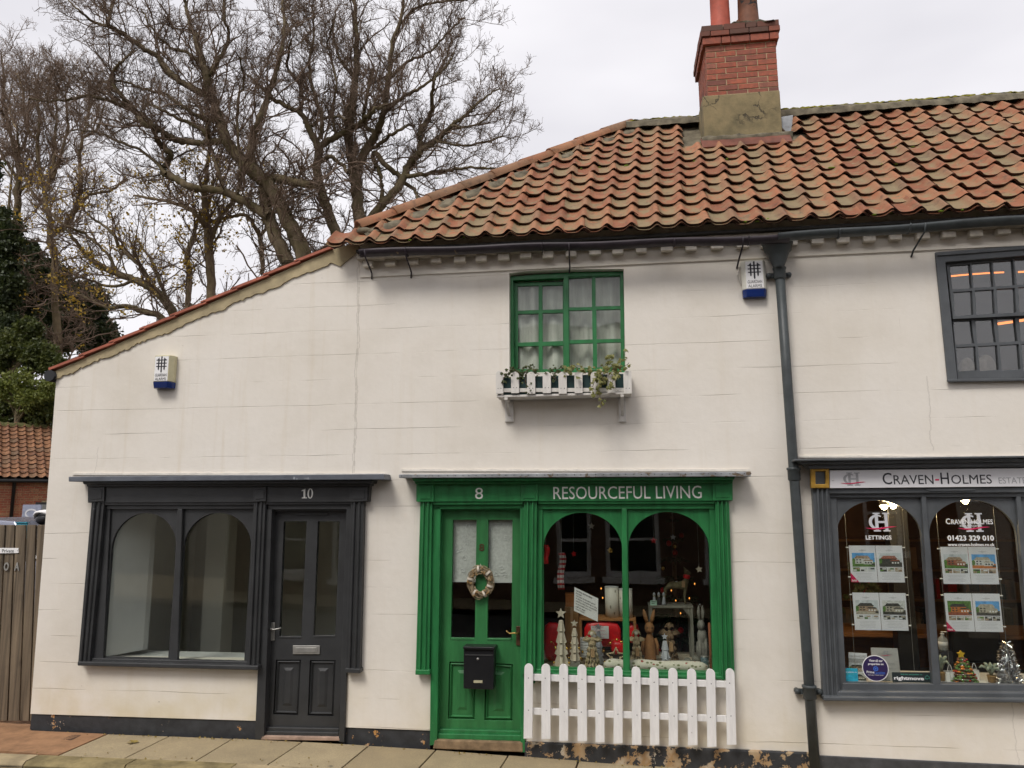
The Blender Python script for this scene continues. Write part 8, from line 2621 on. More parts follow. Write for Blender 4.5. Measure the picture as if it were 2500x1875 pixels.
cc = Vector(((a.x + b.x) / 2, 5.998, (a.z + b.z) / 2 - 0.03))
MB().plate([[(cc.x + 0.13 * math.cos(2 * math.pi * i / n), cc.z + 0.09 * math.sin(2 * math.pi * i / n)) for i in range(n)], [(cc.x + 0.10 * math.cos(2 * math.pi * i / n), cc.z + 0.06 * math.sin(2 * math.pi * i / n)) for i in range(n)]], 5.995, 5.999).build('ring_print', 'decal_silver', nb_)

# ================================================================ houses across the street, seen in the glass
OY = -9.7
oh_ = thing('opposite_house', 'brown brick house with white sash windows facing the shops, seen reflected in their glass', 'building', (-1.0, OY, 0))
def M2(c, x, y):                                     # the point of the far facade that the glass mirrors at that pixel
    return Q(c, x, y, -OY + 0.06)
M['opp'] = plain('brown_brick', (0.14, 0.085, 0.055), 0.9, 0.3, 6, 0.3)
wins = []
for (c, xa_, xb_, yb_) in ((cG, 890, 1078, 622), (cG, 1160, 1455, 622), (cD, 1240, 1325, 622), (cD, 1455, 1560, 632), (cR, 560, 760, 640), (cG, 1700, 1850, 630)):
    l, r_ = M2(c, xa_, yb_), M2(c, xb_, yb_)
    wins.append((l.x, max(r_.x, l.x + 0.75), l.z, l.z + 1.6))
wins.append((-7.9, -6.9, wins[0][2], wins[0][3]))
wins.sort()
wins = [w for i, w in enumerate(wins) if i == 0 or w[0] > wins[i - 1][1] + 0.15]
outer = [(-9.0, -0.3), (7.0, -0.6), (7.0, 5.25), (-9.0, 5.25)]
loops = [outer] + [[(x0, z0), (x1, z0), (x1, z1), (x0, z1)] for x0, x1, z0, z1 in wins]
ups = [(x0, x1, 3.05, 4.25) for x0, x1, z0, z1 in wins]
loops += [[(x0, z0), (x1, z0), (x1, z1), (x0, z1)] for x0, x1, z0, z1 in ups]
MB().plate(loops, OY - 0.25, OY).build('wall', 'opp', oh_)
for x0, x1, z0, z1 in wins + ups:
    f_ = MB().plate([[(x0, z0), (x1, z0), (x1, z1), (x0, z1)], [(x0 + 0.09, z0 + 0.12), (x1 - 0.09, z0 + 0.12), (x1 - 0.09, (z0 + z1) / 2 - 0.03), (x0 + 0.09, (z0 + z1) / 2 - 0.03)], [(x0 + 0.09, (z0 + z1) / 2 + 0.03), (x1 - 0.09, (z0 + z1) / 2 + 0.03), (x1 - 0.09, z1 - 0.09), (x0 + 0.09, z1 - 0.09)]], OY - 0.12, OY - 0.04).build('window', 'white', oh_)
    MB().box(x0 + 0.05, x1 - 0.05, OY - 0.10, OY - 0.095, z0 + 0.05, z1 - 0.05).build('pane', plain('dark_pane', (0.012, 0.013, 0.014), 0.1, 0.1, 2, 0) if 'dark_pane' not in bpy.data.materials else bpy.data.materials['dark_pane'], f_)
    MB().box(x0 - 0.08, x1 + 0.08, OY - 0.05, OY + 0.10, z0 - 0.12, z0 - 0.001).build('window_sill', 'white', f_)
MB().box(-9.0, 7.0, OY - 5.5, OY - 0.251, -0.6, 5.25).build('rear_block', 'opp', oh_)
mb = MB()
mb.add([(-9.2, OY + 0.25, 5.2), (7.2, OY + 0.25, 5.2), (7.2, OY - 2.8, 6.9), (-9.2, OY - 2.8, 6.9), (-9.2, OY - 5.8, 5.2), (7.2, OY - 5.8, 5.2)], [(0, 1, 2, 3), (3, 2, 5, 4), (0, 3, 4), (1, 5, 2)])
mb.build('roof', plain('dark_slate', (0.05, 0.04, 0.035), 0.8, 0.2, 3, 0), oh_)

# ================================================================ trees
def bark_material(name, a, b, moss=0.35):
    m, N, L, B = nodes_of(name)
    p = pos_node(N)
    c = ramp(N, L, noise(N, L, p, 6, 4, 0.65, stretch=(1, 1, 0.4)), [(0.3, a), (0.7, b)])
    c = mix(N, L, ramp(N, L, noise(N, L, p, 2.2, 3), [(0.45, 0.0), (0.62, moss)]), c, (0.085, 0.08, 0.026))
    L.new(c, B.inputs['Base Color'])
    B.inputs['Roughness'].default_value = 0.95
    B.inputs['Specular IOR Level'].default_value = 0.1
    return m
M['bark'] = bark_material('mossy_bark', (0.075, 0.058, 0.038), (0.18, 0.14, 0.09))
M['bark_pale'] = bark_material('pale_bark', (0.14, 0.105, 0.065), (0.26, 0.20, 0.125), 0.25)
M['twig'] = plain('brown_twig', (0.15, 0.105, 0.075), 0.95, 0.25, 1.5, 0)
M['twig_red'] = plain('reddish_twig', (0.21, 0.15, 0.11), 0.95, 0.3, 1.5, 0)
M['keys'] = plain('dry_seed_keys', (0.15, 0.065, 0.045), 0.95, 0.3, 3, 0)
M['yellow_leaf'] = leaf_material('yellow_leaf', (0.30, 0.19, 0.02), (0.48, 0.32, 0.04), (0.55, 0.40, 0.10), 4)
M['dark_needles'] = leaf_material('dark_evergreen', (0.018, 0.028, 0.010), (0.044, 0.062, 0.020), (0.095, 0.112, 0.032), 3)
M['mid_leaf'] = leaf_material('mid_green_leaf', (0.035, 0.050, 0.012), (0.080, 0.10, 0.022), (0.15, 0.165, 0.036), 3)
M['bright_leaf'] = leaf_material('bright_green_leaf', (0.08, 0.105, 0.022), (0.17, 0.20, 0.04), (0.27, 0.29, 0.07), 3)
def smooth_path(pts, per=5):
    P_ = np.array(pts, float)
    n = len(P_)
    out = []
    for i in range(n - 1):
        p0_, p1_, p2_, p3_ = P_[max(i - 1, 0)], P_[i], P_[i + 1], P_[min(i + 2, n - 1)]
        for k in range(per):
            t = k / per
            out.append(0.5 * ((2 * p1_) + (-p0_ + p2_) * t + (2 * p0_ - 5 * p1_ + 4 * p2_ - p3_) * t * t + (-p0_ + 3 * p1_ - 3 * p2_ + p3_) * t ** 3))
    out.append(P_[-1])
    return np.array(out)
def tubes_np(paths, radii, sides):
    """paths (N, K, 3), radii (N, K) -> vertices and quads."""
    N_, K, _ = paths.shape
    t = np.zeros_like(paths)
    t[:, 1:-1] = paths[:, 2:] - paths[:, :-2]
    t[:, 0] = paths[:, 1] - paths[:, 0]; t[:, -1] = paths[:, -1] - paths[:, -2]
    t /= np.linalg.norm(t, axis=2, keepdims=True) + 1e-9
    mean = t.mean(axis=1, keepdims=True)
    ref = np.where(np.abs(mean[..., 2:3]) < 0.85, np.array([0, 0, 1.0]), np.array([1.0, 0, 0]))
    a = np.cross(t, np.broadcast_to(ref, t.shape)); a /= np.linalg.norm(a, axis=2, keepdims=True) + 1e-9
    b_ = np.cross(t, a)
    ang = np.arange(sides) * 2 * np.pi / sides
    V = paths[:, :, None, :] + radii[:, :, None, None] * (a[:, :, None, :] * np.cos(ang)[None, None, :, None] + b_[:, :, None, :] * np.sin(ang)[None, None, :, None])
    i = np.arange(N_)[:, None, None] * (K * sides); k = np.arange(K - 1)[None, :, None] * sides; j = np.arange(sides)[None, None, :]
    j2 = (j + 1) % sides
    F_ = np.stack([i + k + j, i + k + j2, i + k + sides + j2, i + k + sides + j], axis=-1).reshape(-1, 4)
    return V.reshape(-1, 3), F_
def sprout(paths, radii, n_per, len_rng, rad_k, K, spread, up, wob, r, tmin=0.25, out=None, lenfall=0.4):
    """Child shoots from random points of every parent path."""
    N_, Kp, _ = paths.shape
    idx = np.repeat(np.arange(N_), n_per)
    n = len(idx)
    tt = tmin + (1 - tmin) * r.random(n)
    f = tt * (Kp - 1)
    i0 = np.minimum(f.astype(int), Kp - 2); fr = (f - i0)[:, None]
    start = paths[idx, i0] * (1 - fr) + paths[idx, i0 + 1] * fr
    tan = paths[idx, i0 + 1] - paths[idx, i0]
    tan /= np.linalg.norm(tan, axis=1, keepdims=True) + 1e-9
    rad = (radii[idx, i0] * (1 - fr[:, 0]) + radii[idx, i0 + 1] * fr[:, 0]) * rad_k
    d = r.normal(size=(n, 3))
    d -= (d * tan).sum(1, keepdims=True) * tan
    d /= np.linalg.norm(d, axis=1, keepdims=True) + 1e-9
    dirv = tan * (1 - spread) + d * spread
    if out is not None:
        o = start - out; o /= np.linalg.norm(o, axis=1, keepdims=True) + 1e-9
        dirv = dirv + 0.35 * o
    dirv[:, 2] += up
    dirv /= np.linalg.norm(dirv, axis=1, keepdims=True) + 1e-9
    ln = (len_rng[0] + (len_rng[1] - len_rng[0]) * r.random(n)) * (1 - lenfall * (tt - tmin) / (1 - tmin + 1e-6))
    P_ = np.zeros((n, K, 3)); P_[:, 0] = start
    cur = dirv.copy()
    for k in range(1, K):
        cur = cur + r.normal(size=(n, 3)) * wob
        cur[:, 2] += up * 0.35
        cur /= np.linalg.norm(cur, axis=1, keepdims=True) + 1e-9
        P_[:, k] = P_[:, k - 1] + cur * (ln / (K - 1))[:, None]
    taper = np.linspace(1.0, 0.45, K)[None, :]
    return P_, rad[:, None] * taper
def bare_tree(name, label, limbs, Y, seed, dens=(1.0, 1.0, 1.0), bark='bark', twigmat='twig', keys=0, leaves=0, leafbox=None, depth=1.6, group='bare trees behind the shops', minr=(0.010, 0.0066, 0.0050), twiglen=1.0):
    """limbs: (crop, points (x, y, radius in survey pixels)); the first one reaches the ground."""
    r = np.random.default_rng(seed)
    pxm = (Y - CAM.y) / FPX
    base = None
    big, bigr = [], []
    for li, (c, pts) in enumerate(limbs):
        w = []
        for k, (x, y, rad) in enumerate([q[:3] for q in pts]):
            dy = 0.0 if li == 0 else (r.normal() * depth * 0.4 * (k / max(len(pts) - 1, 1)))
            p = Q(c, x, y, Y + (dy if k else 0))
            w.append((p.x, p.y, p.z, rad * pxm))
        if li == 0 or len(pts[0]) > 3:
            q0 = w[0]
            slope = max(-0.35, min(0.35, (w[0][0] - w[1][0]) / max(w[1][2] - w[0][2], 0.3)))
            ng = max(2, int(q0[2] / 1.2))
            for k in range(1, ng + 1):
                u = k / ng
                w.insert(0, (q0[0] + slope * u * 1.5, Y, q0[2] * (1 - u) - 0.1 * u, q0[3] * (1 + 0.25 * u)))
        if base is None:
            base = Vector((w[0][0], Y, 0.0))
        sp_ = smooth_path(w, 6)
        sp_[1:, :3] += r.normal(size=(len(sp_) - 1, 3)) * 0.02
        big.append(sp_[:, :3]); bigr.append(np.maximum(sp_[:, 3], 0.008))
    t = thing(name, label, 'tree', tuple(base), group)
    Vs, Fs, o = [], [], 0
    for P_, R_ in zip(big, bigr):
        V_, F_ = tubes_np(P_[None], R_[None], 8)
        Vs.append(V_); Fs.append(F_ + o); o += len(V_)
    big_mesh('trunk', np.concatenate(Vs), np.concatenate(Fs), bark, t)
    # level one: from limbs, resampled into pieces of about half a metre
    segs, segr = [], []
    for P_, R_ in zip(big, bigr):
        d = np.linalg.norm(np.diff(P_, axis=0), axis=1); cum = np.concatenate([[0], np.cumsum(d)])
        n = max(2, int(cum[-1] / 0.55))
        ss = np.linspace(0, cum[-1], n * 4 + 1)
        RP = np.stack([np.interp(ss, cum, P_[:, k]) for k in range(3)], 1)
        RR = np.interp(ss, cum, R_)
        for k in range(n):
            if RP[k * 4, 2] < 4.0: continue
            segs.append(RP[k * 4:k * 4 + 5]); segr.append(RR[k * 4:k * 4 + 5])
    segs, segr = np.array(segs), np.array(segr)
    ctr = segs.reshape(-1, 3).mean(0) - np.array([0, 0, 2.0])
    n1 = max(1, int(round(2 * dens[0])))
    P1, R1 = sprout(segs, segr, n1, (0.8 * twiglen, 2.5 * twiglen), 0.36, 8, 0.60, 0.10, 0.22, r, 0.0, ctr, 0.0)
    R1 = np.clip(R1, minr[0], 0.024)
    P2, R2 = sprout(P1, R1, int(6 * dens[1]), (0.35 * twiglen, 1.0 * twiglen), 0.6, 6, 0.58, 0.14, 0.26, r, 0.15, ctr)
    R2 = np.clip(R2, minr[1], 0.014)
    P3, R3 = sprout(P2, R2, int(5 * dens[2]), (0.16 * twiglen, 0.45 * twiglen), 0.7, 4, 0.62, 0.22, 0.30, r, 0.2)
    R3 = np.clip(R3, minr[2], 0.008)
    Vs, Fs, o = [], [], 0
    for P_, R_, s_ in ((P1, R1, 5), (P2, R2, 4), (P3, R3, 3)):
        V_, F_ = tubes_np(P_, R_, s_)
        Vs.append(V_); Fs.append(F_ + o); o += len(V_)
    big_mesh('crown', np.concatenate(Vs), np.concatenate(Fs), twigmat, t)
    ends = np.concatenate([P3[:, -1], P2[:, -1]])
    if keys:
        sel = ends[r.integers(0, len(ends), keys)]
        v, f = leaf_cards(sel, r, 0.016, 0.035)
        big_mesh('seed_keys', v, f, 'keys', t, False)['kind'] = 'stuff'
    if leaves:
        e2 = ends
        if leafbox is not None:
            (xa_, xb_, za_, zb__) = leafbox
            e2 = ends[(ends[:, 0] > xa_) & (ends[:, 0] < xb_) & (ends[:, 2] > za_) & (ends[:, 2] < zb__)]
        if len(e2):
            cl = e2[r.integers(0, len(e2), max(1, leaves // 5))]
            sel = np.repeat(cl, 5, axis=0) + r.normal(size=(len(cl) * 5, 3)) * 0.10
            v, f = leaf_cards(sel, r, 0.08, 0.15)
            big_mesh('leaves', v, f, 'yellow_leaf', t, False)['kind'] = 'stuff'
    return t
def leaf_cards(centres, r, s0, s1, down=0.0):
    """Small bent leaves: two triangles folded along the midrib."""
    n = len(centres)
    nrm = r.normal(size=(n, 3)); nrm[:, 2] += 0.4; nrm /= np.linalg.norm(nrm, axis=1, keepdims=True)
    a = r.normal(size=(n, 3)); a -= (a * nrm).sum(1, keepdims=True) * nrm; a[:, 2] -= down; a /= np.linalg.norm(a, axis=1, keepdims=True)
    b_ = np.cross(nrm, a)
    s = (s0 + (s1 - s0) * r.random(n))[:, None]
    v = np.stack([centres - a * s * 0.5, centres + b_ * s * 0.36 + nrm * s * 0.12, centres + a * s * 0.6, centres - b_ * s * 0.36 + nrm * s * 0.12], 1)
    i = np.arange(n)[:, None] * 4
    f = np.concatenate([np.concatenate([i, i + 1, i + 2], 1), np.concatenate([i, i + 2, i + 3], 1)])
    return v.reshape(-1, 3), f

YA, YB, YC, YD = 15.5, 14.0, 17.0, 19.0
bare_tree('bare_tree', 'large bare tree with twisting mossy limbs whose two trunks lean over the low shop roof', [
    (c2, [(262, 1640, 23), (215, 1500, 21), (150, 1370, 20), (80, 1240, 19), (20, 1140, 18)]),
    (c2, [(150, 1659, 20, 1), (75, 1480, 18), (30, 1310, 17), (15, 1180, 16), (60, 1130, 13), (180, 1148, 12), (300, 1172, 10), (340, 1180, 9)]),
    (c1, [(1672, 1150, 18), (1560, 1050, 17), (1480, 960, 16), (1430, 880, 15), (1390, 760, 14), (1350, 640, 13), (1310, 500, 12), (1280, 400, 10), (1240, 250, 8), (1200, 150, 6), (1170, 0, 5), (1150, -150, 3)]),
    (c1, [(1672, 1140, 15), (1590, 1030, 12), (1600, 880, 11), (1650, 740, 9), (1700, 600, 8), (1760, 420, 6), (1800, 200, 5), (1790, 0, 4), (1800, -120, 3)]),
    (c1, [(1425, 890, 10), (1300, 905, 9), (1200, 900, 9), (1100, 880, 9), (1000, 820, 8), (930, 790, 8), (860, 720, 8), (800, 650, 7), (730, 560, 6), (710, 480, 5), (760, 400, 4), (840, 320, 3)]),
    (c1, [(1700, 1370, 13), (1560, 1280, 12), (1440, 1220, 11), (1300, 1195, 11), (1200, 1185, 10), (1100, 1120, 10), (1030, 1090, 9), (1060, 1030, 9), (1080, 970, 8), (1020, 930, 8), (990, 870, 7), (965, 800, 6), (880, 700, 5)]),
    (c1, [(1335, 620, 10), (1220, 560, 9), (1100, 490, 9), (1040, 420, 9), (1000, 360, 8), (900, 300, 7), (800, 230, 7), (700, 170, 6), (690, 110, 5), (720, 0, 4), (740, -120, 3)]),
    (c1, [(700, 170, 5), (600, 140, 4), (490, 60, 3), (430, 0, 2)]),
    (c1, [(845, 690, 6), (700, 640, 5), (560, 610, 5), (450, 630, 4), (300, 640, 3), (180, 620, 2)]),
    (c1, [(1390, 760, 7), (1300, 760, 6), (1180, 690, 5), (1050, 600, 4), (900, 560, 4), (780, 520, 3), (620, 520, 2)]),
    (c1, [(1310, 500, 7), (1380, 380, 6), (1450, 250, 5), (1420, 100, 4), (1440, -60, 3)]),
    (c1, [(1280, 400, 6), (1180, 330, 5), (1080, 300, 4), (960, 180, 3), (900, 60, 2)]),
    (c1, [(1330, 900, 8), (1280, 820, 6), (1150, 760, 5), (1000, 680, 4), (880, 640, 3)]),
    (c1, [(1420, 1220, 6), (1380, 1080, 5), (1330, 920, 5), (1310, 800, 4), (1260, 650, 3)]),
    (c1, [(1050, 1100, 5), (900, 960, 4), (760, 900, 4), (620, 840, 3), (450, 820, 2)]),
    (c1, [(1500, 1250, 5), (1520, 1100, 4), (1500, 700, 4), (1540, 500, 3), (1500, 330, 2)]),
], YB, 3, (1.0, 1.34, 1.6), keys=7000, depth=1.3)
bare_tree('bare_tree', 'bare tree with slanting trunk and one broad knotted limb beside the hip roof', [
    (c2, [(490, 1570, 15), (420, 1350, 14), (370, 1200, 13), (345, 1050, 12), (355, 950, 11), (290, 800, 8), (240, 720, 7), (90, 640, 6), (0, 560, 5), (-100, 470, 3)]),
    (c2, [(355, 960, 9), (400, 900, 9), (480, 860, 8), (560, 810, 8), (640, 770, 7), (720, 690, 5), (840, 650, 4)]),
    (c2, [(345, 1050, 7), (430, 990, 6), (500, 1040, 5), (540, 1100, 4)]),
    (c2, [(370, 880, 7), (380, 760, 6), (330, 600, 5), (300, 420, 4), (330, 200, 3), (320, 40, 2)]),
    (c2, [(240, 720, 6), (250, 560, 5), (160, 420, 4), (180, 220, 3), (120, 60, 2)]),
    (c2, [(350, 1180, 8), (260, 1160, 7), (160, 1140, 6)]),
    (c2, [(480, 860, 5), (440, 720, 4), (470, 520, 3), (420, 300, 3), (450, 120, 2)]),
    (c2, [(300, 800, 5), (420, 740, 4), (530, 750, 3)]),
], YA, 4, (1.1, 1.34, 1.6), keys=4000, depth=1.2)
bare_tree('bare_tree', 'tall upright bare tree rising directly behind the foot of the hip roof', [
    (c2, [(622, 1440, 17), (605, 1280, 16), (590, 1120, 16), (560, 1000, 13), (545, 850, 12), (565, 700, 12), (590, 500, 10), (600, 300, 8), (590, 100, 6), (570, -80, 4)]),
    (c2, [(600, 1080, 13), (650, 960, 12), (715, 860, 11), (760, 740, 9), (800, 500, 7), (820, 300, 6), (880, 100, 5), (900, -60, 3)]),
    (c2, [(640, 1440, 13), (740, 1320, 12), (860, 1180, 11), (930, 1050, 10), (1000, 960, 9), (1100, 890, 8), (1200, 800, 6), (1270, 740, 5), (1400, 620, 3), (1500, 560, 2)]),
    (c2, [(1000, 960, 8), (1000, 830, 7), (1060, 740, 6), (1080, 600, 5), (1090, 500, 4), (1160, 380, 3), (1200, 240, 2)]),
    (c2, [(740, 1330, 7), (760, 1180, 6), (740, 1080, 6), (700, 1000, 6), (720, 970, 7), (790, 1050, 7), (870, 1110, 7), (960, 1110, 6), (1100, 1090, 5), (1250, 1068, 4), (1400, 1062, 3), (1560, 1080, 2)]),
    (c2, [(860, 1140, 6), (960, 1200, 5), (1000, 1290, 3)]),
    (c2, [(720, 850, 7), (640, 770, 5), (660, 620, 4), (700, 420, 3)]),
    (c2, [(770, 720, 6), (880, 620, 5), (1000, 560, 4), (1130, 460, 3), (1220, 330, 2)]),
    (c2, [(800, 500, 5), (920, 390, 4), (1060, 330, 3), (1180, 200, 3), (1280, 110, 2)]),
    (c2, [(850, 200, 4), (960, 60, 3), (1140, 10, 3), (1300, 0, 2)]),
    (c2, [(590, 500, 6), (500, 380, 4), (450, 220, 3), (470, 60, 2)]),
    (c2, [(1200, 800, 4), (1330, 800, 3), (1450, 720, 2), (1520, 640, 2)]),
    (c2, [(1100, 890, 4), (1250, 920, 3), (1400, 900, 3), (1520, 860, 2)]),
    (c2, [(660, 950, 6), (760, 900, 5), (860, 820, 4), (960, 790, 3)]),
], YA + 0.8, 5, (1.0, 1.34, 1.6), keys=4000, depth=1.3)
lb = (Q(c1, 500, 1250, YC).x, Q(c1, 1659, 1250, YC).x, Q(c1, 800, 1900, YC).z, Q(c1, 800, 1020, YC).z)
bare_tree('half_bare_tree', 'thin pale tree with the last yellow leaves behind the low sloping roof', [
    (c1, [(1335, 1760, 12), (1318, 1560, 11), (1305, 1380, 9), (1290, 1250, 8), (1310, 1080, 6), (1330, 900, 4), (1300, 760, 3)]),
    (c1, [(1320, 1560, 8), (1380, 1400, 6), (1480, 1260, 5), (1540, 1120, 4), (1600, 960, 2)]),
    (c1, [(1310, 1440, 7), (1220, 1340, 6), (1120, 1290, 5), (980, 1260, 4), (840, 1240, 3)]),
    (c1, [(1200, 1720, 7, 1), (1180, 1620, 7), (1230, 1480, 6), (1260, 1370, 5), (1340, 1250, 4), (1350, 1100, 3)]),
    (c1, [(1659, 1659, 6, 1), (1640, 1500, 6), (1560, 1360, 5), (1440, 1380, 4), (1300, 1400, 4)]),
    (c1, [(1640, 1520, 5), (1700, 1400, 4), (1750, 1250, 3), (1700, 1100, 2)]),
], YC, 6, (1.1, 1.1, 1.1), bark='bark_pale', leaves=1500, leafbox=lb, depth=2.2)
lb2 = (Q(c5, -200, 0, YD).x, Q(c5, 1200, 0, YD).x, Q(c5, 0, 700, YD).z, Q(c5, 0, -450, YD).z)
bare_tree('half_bare_tree', 'bare tree with long limbs sweeping towards the ivy, low over the sloping roof', [
    (c5, [(1130, 520, 14), (1100, 430, 13), (1040, 340, 12), (960, 270, 11), (860, 220, 10), (740, 170, 9), (640, 130, 8), (560, 70, 6), (500, 0, 5), (430, -90, 4), (330, -200, 3)]),
    (c5, [(1040, 470, 9, 1), (920, 420, 8), (800, 380, 7), (680, 390, 5), (560, 330, 4), (440, 300, 3)]),
    (c5, [(960, 270, 7), (900, 140, 6), (780, 30, 5), (700, -90, 4), (560, -200, 3), (480, -330, 2)]),
    (c5, [(1070, 380, 6), (1010, 220, 5), (960, 100, 4), (880, -20, 3)]),
    (c5, [(740, 170, 5), (680, 60, 4), (560, -60, 4), (400, -140, 3), (260, -230, 2)]),
    (c5, [(860, 220, 5), (700, 260, 4), (560, 210, 3), (450, 200, 2)]),
], YD - 1.0, 7, (1.0, 1.1, 1.1), bark='bark', leaves=1400, leafbox=lb2, depth=2.2)
bare_tree('slender_tree', 'slender upright bare tree with straight pale trunk beside the dark evergreens', [
    (c5, [(378, 900, 12), (370, 700, 11), (358, 480, 10), (345, 300, 9), (345, 100, 9), (322, -40, 9), (312, -180, 8), (285, -300, 7), (318, -420, 6), (345, -560, 5), (350, -700, 4), (360, -850, 3), (350, -1000, 2)]),
    (c1, [(318, 1500, 7), (420, 1420, 8), (480, 1310, 7), (510, 1180, 6), (500, 1040, 5), (520, 880, 4), (560, 700, 3), (560, 540, 2)]),
    (c1, [(290, 1260, 6), (255, 1090, 5), (235, 920, 5), (250, 760, 4), (230, 600, 3), (240, 460, 2)]),
    (c1, [(330, 1130, 5), (390, 960, 4), (430, 800, 4), (420, 640, 3), (440, 480, 2)]),
    (c1, [(270, 1290, 5), (180, 1180, 4), (130, 1020, 4), (110, 840, 3), (60, 700, 3), (80, 520, 2)]),
    (c1, [(480, 1310, 5), (580, 1230, 4), (690, 1210, 4), (800, 1130, 3)]),
    (c1, [(240, 900, 4), (160, 780, 3), (150, 620, 3), (110, 460, 2)]),
    (c1, [(520, 880, 4), (620, 800, 3), (660, 660, 2)]),
    (c1, [(345, 760, 3), (300, 620, 3), (320, 480, 2)]),
], YD, 8, (1.4, 1.4, 1.3), bark='bark_pale', twigmat='twig_red', depth=2.2, leaves=260, leafbox=lb2)
bare_tree('slender_tree', 'slender ivy-footed bare tree cut by the picture edge behind the dark evergreens', [
    (c1, [(90, 1900, 12), (105, 1500, 11), (112, 1250, 9), (120, 1080, 8), (90, 940, 6), (60, 800, 5), (30, 650, 4), (20, 480, 3), (10, 330, 2)]),
    (c1, [(115, 1150, 5), (40, 1020, 4), (-60, 860, 3), (-90, 700, 2)]),
    (c1, [(110, 1000, 5), (170, 860, 4), (180, 700, 3), (190, 540, 2)]),
    (c1, [(60, 800, 4), (-20, 640, 3), (-60, 460, 2)]),
    (c1, [(112, 1250, 5), (200, 1120, 4), (230, 1000, 3)]),
    (c1, [(-100, 1900, 10, 1), (-80, 1400, 9), (-60, 1000, 7), (-80, 700, 4), (-60, 420, 2)]),
], YD + 1.0, 9, (1.2, 1.3, 1.2), bark='bark', twigmat='twig_red', depth=2.2, leaves=260, leafbox=lb2)

def evergreen(name, label, cat, c, blobs, Y, mat, n, s0, s1, seed, trunk=None, group='evergreens beyond the yard', down=0.3):
    """Foliage of small leaves gathered in clumps; blobs are (x, y, rx, ry) in survey pixels."""
    r = np.random.default_rng(seed)
    pxm = (Y - CAM.y) / FPX / c[2]
    xs0 = Q(c, blobs[0][0], blobs[0][1], Y)
    t = thing(name, label, cat, (xs0.x, Y, 0.0), group)
    tot = sum(b[2] * b[3] for b in blobs)
    cen, ctrs = [], []
    for (x, y, rx, ry) in blobs:
        k = int(n * rx * ry / tot)
        p = Q(c, x, y, Y)
        m = max(6, k // 60)
        cl = r.normal(size=(m, 3)); cl /= np.linalg.norm(cl, axis=1, keepdims=True)
        cl *= (0.45 + 0.55 * r.random((m, 1)))
        R3_ = np.array([rx * pxm, min(rx, ry) * pxm * 0.9, ry * pxm])
        cl = np.array(p) + cl * R3_
        ctrs.append(cl)
        pick = cl[r.integers(0, m, k)]
        cen.append(pick + r.normal(size=(k, 3)) * np.array([1, 1, 0.6]) * (R3_ * 0.13 + 0.05))
    cen = np.concatenate(cen)
    v, f = leaf_cards(cen, r, s0, s1, down)
    big_mesh('crown', v, f, mat, t, False)
    ctrs = np.concatenate(ctrs)
    b0_ = np.array([xs0.x, Y, 0.0])
    top = np.array([xs0.x, Y, ctrs[:, 2].max() - 0.3])
    mb = MB()
    mb.tube([Vector(b0_), Vector((b0_ + top) / 2 + np.array([0.1, 0, 0])), Vector(top)], [0.16, 0.11, 0.03], 8)
    for q in ctrs[r.integers(0, len(ctrs), 26)]:
        zz_ = max(0.4, q[2] - 0.7)
        mb.tube([Vector((b0_[0], Y, zz_)), Vector(((b0_[0] + q[0]) / 2, (Y + q[1]) / 2, (zz_ + q[2]) / 2 + 0.1)), Vector(q)], [0.045, 0.03, 0.012], 5)
    mb.build('trunk', 'bark', t, recalc=False)
evergreen('ivy_clad_tree', 'tall dark ivy-clad trunk at the picture edge', 'tree', c5, [(20, 60, 90, 230), (10, -150, 60, 160), (-10, 320, 110, 220), (-60, -420, 60, 200), (40, 560, 110, 170), (60, -40, 90, 200), (70, 250, 100, 200)], YD - 1.5, 'dark_needles', 18000, 0.09, 0.18, 21)
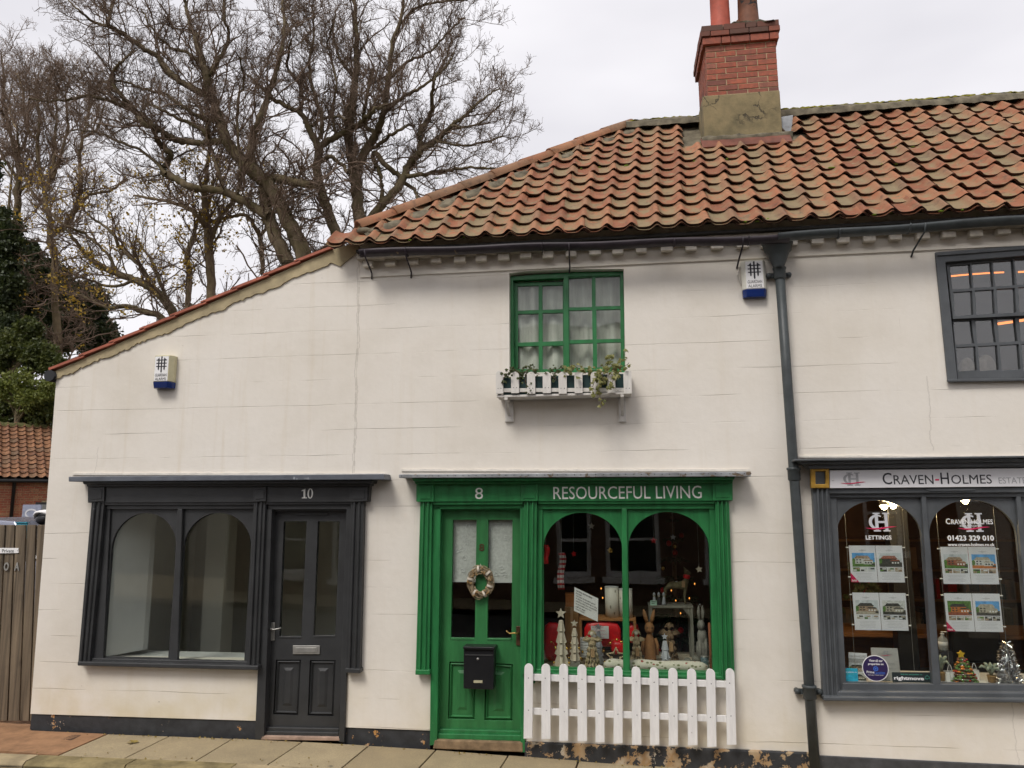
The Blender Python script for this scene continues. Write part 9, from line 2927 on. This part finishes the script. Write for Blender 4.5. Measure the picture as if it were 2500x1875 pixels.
evergreen('dark_evergreen', 'dark evergreen crown standing behind the straight pale trunk', 'tree', c5, [(230, 330, 140, 230), (190, 110, 95, 180), (110, 420, 130, 200), (420, 460, 150, 160), (330, 560, 150, 170), (180, 620, 120, 170), (480, 480, 130, 130), (420, 330, 110, 130), (560, 590, 110, 110), (600, 450, 80, 90), (640, 640, 70, 70), (540, 380, 150, 170), (640, 560, 130, 110), (330, 230, 120, 170)], YD + 2.2, 'dark_needles', 62000, 0.10, 0.19, 22)
evergreen('green_shrub', 'mid green shrub filling the gap between pale trunk and picture edge', 'shrub', c5, [(90, 640, 110, 120), (240, 700, 120, 110), (20, 720, 90, 110), (180, 530, 80, 80), (330, 740, 90, 80), (380, 790, 60, 60)], YD - 2.0, 'mid_leaf', 15000, 0.07, 0.15, 23)
evergreen('bright_shrub', 'bright green leafy shrub over the outbuilding roof, closest to the white wall', 'shrub', c5, [(120, 860, 130, 90), (250, 930, 110, 90), (40, 920, 90, 90), (310, 880, 60, 70), (180, 980, 120, 80)], YD - 3.0, 'bright_leaf', 7000, 0.06, 0.12, 24)
evergreen('dark_hedge', 'dark hedge along the ridge of the brick outbuilding', 'hedge', c5, [(60, 1060, 160, 110), (260, 1060, 130, 110), (340, 1000, 60, 130), (150, 1000, 130, 90), (-80, 1050, 120, 110)], YD - 2.5, 'mid_leaf', 14000, 0.07, 0.14, 25)

# leaf litter blown along the foot of the walls and the kerb
r = np.random.default_rng(44)
n = 260
xs_ = r.uniform(-5.5, 3.6, n)
ys_ = np.where(r.random(n) < 0.6, -0.045 - np.abs(r.normal(size=n)) * 0.03, -0.6 + r.normal(size=n) * 0.1)
zs_ = np.array([ground_z(x) for x in xs_]) + 0.007
v, f = leaf_cards(np.stack([xs_, ys_, zs_], 1), r, 0.008, 0.026)
v[:, 2] = np.clip(v[:, 2], np.repeat(zs_, 4) - 0.004, np.repeat(zs_, 4) + 0.012)
tag(big_mesh('leaf_litter', v, f, 'deadleaf', None, False), 'crumbs of dead leaf along the foot of the walls', 'leaf litter', kind='stuff')

finish_texts()
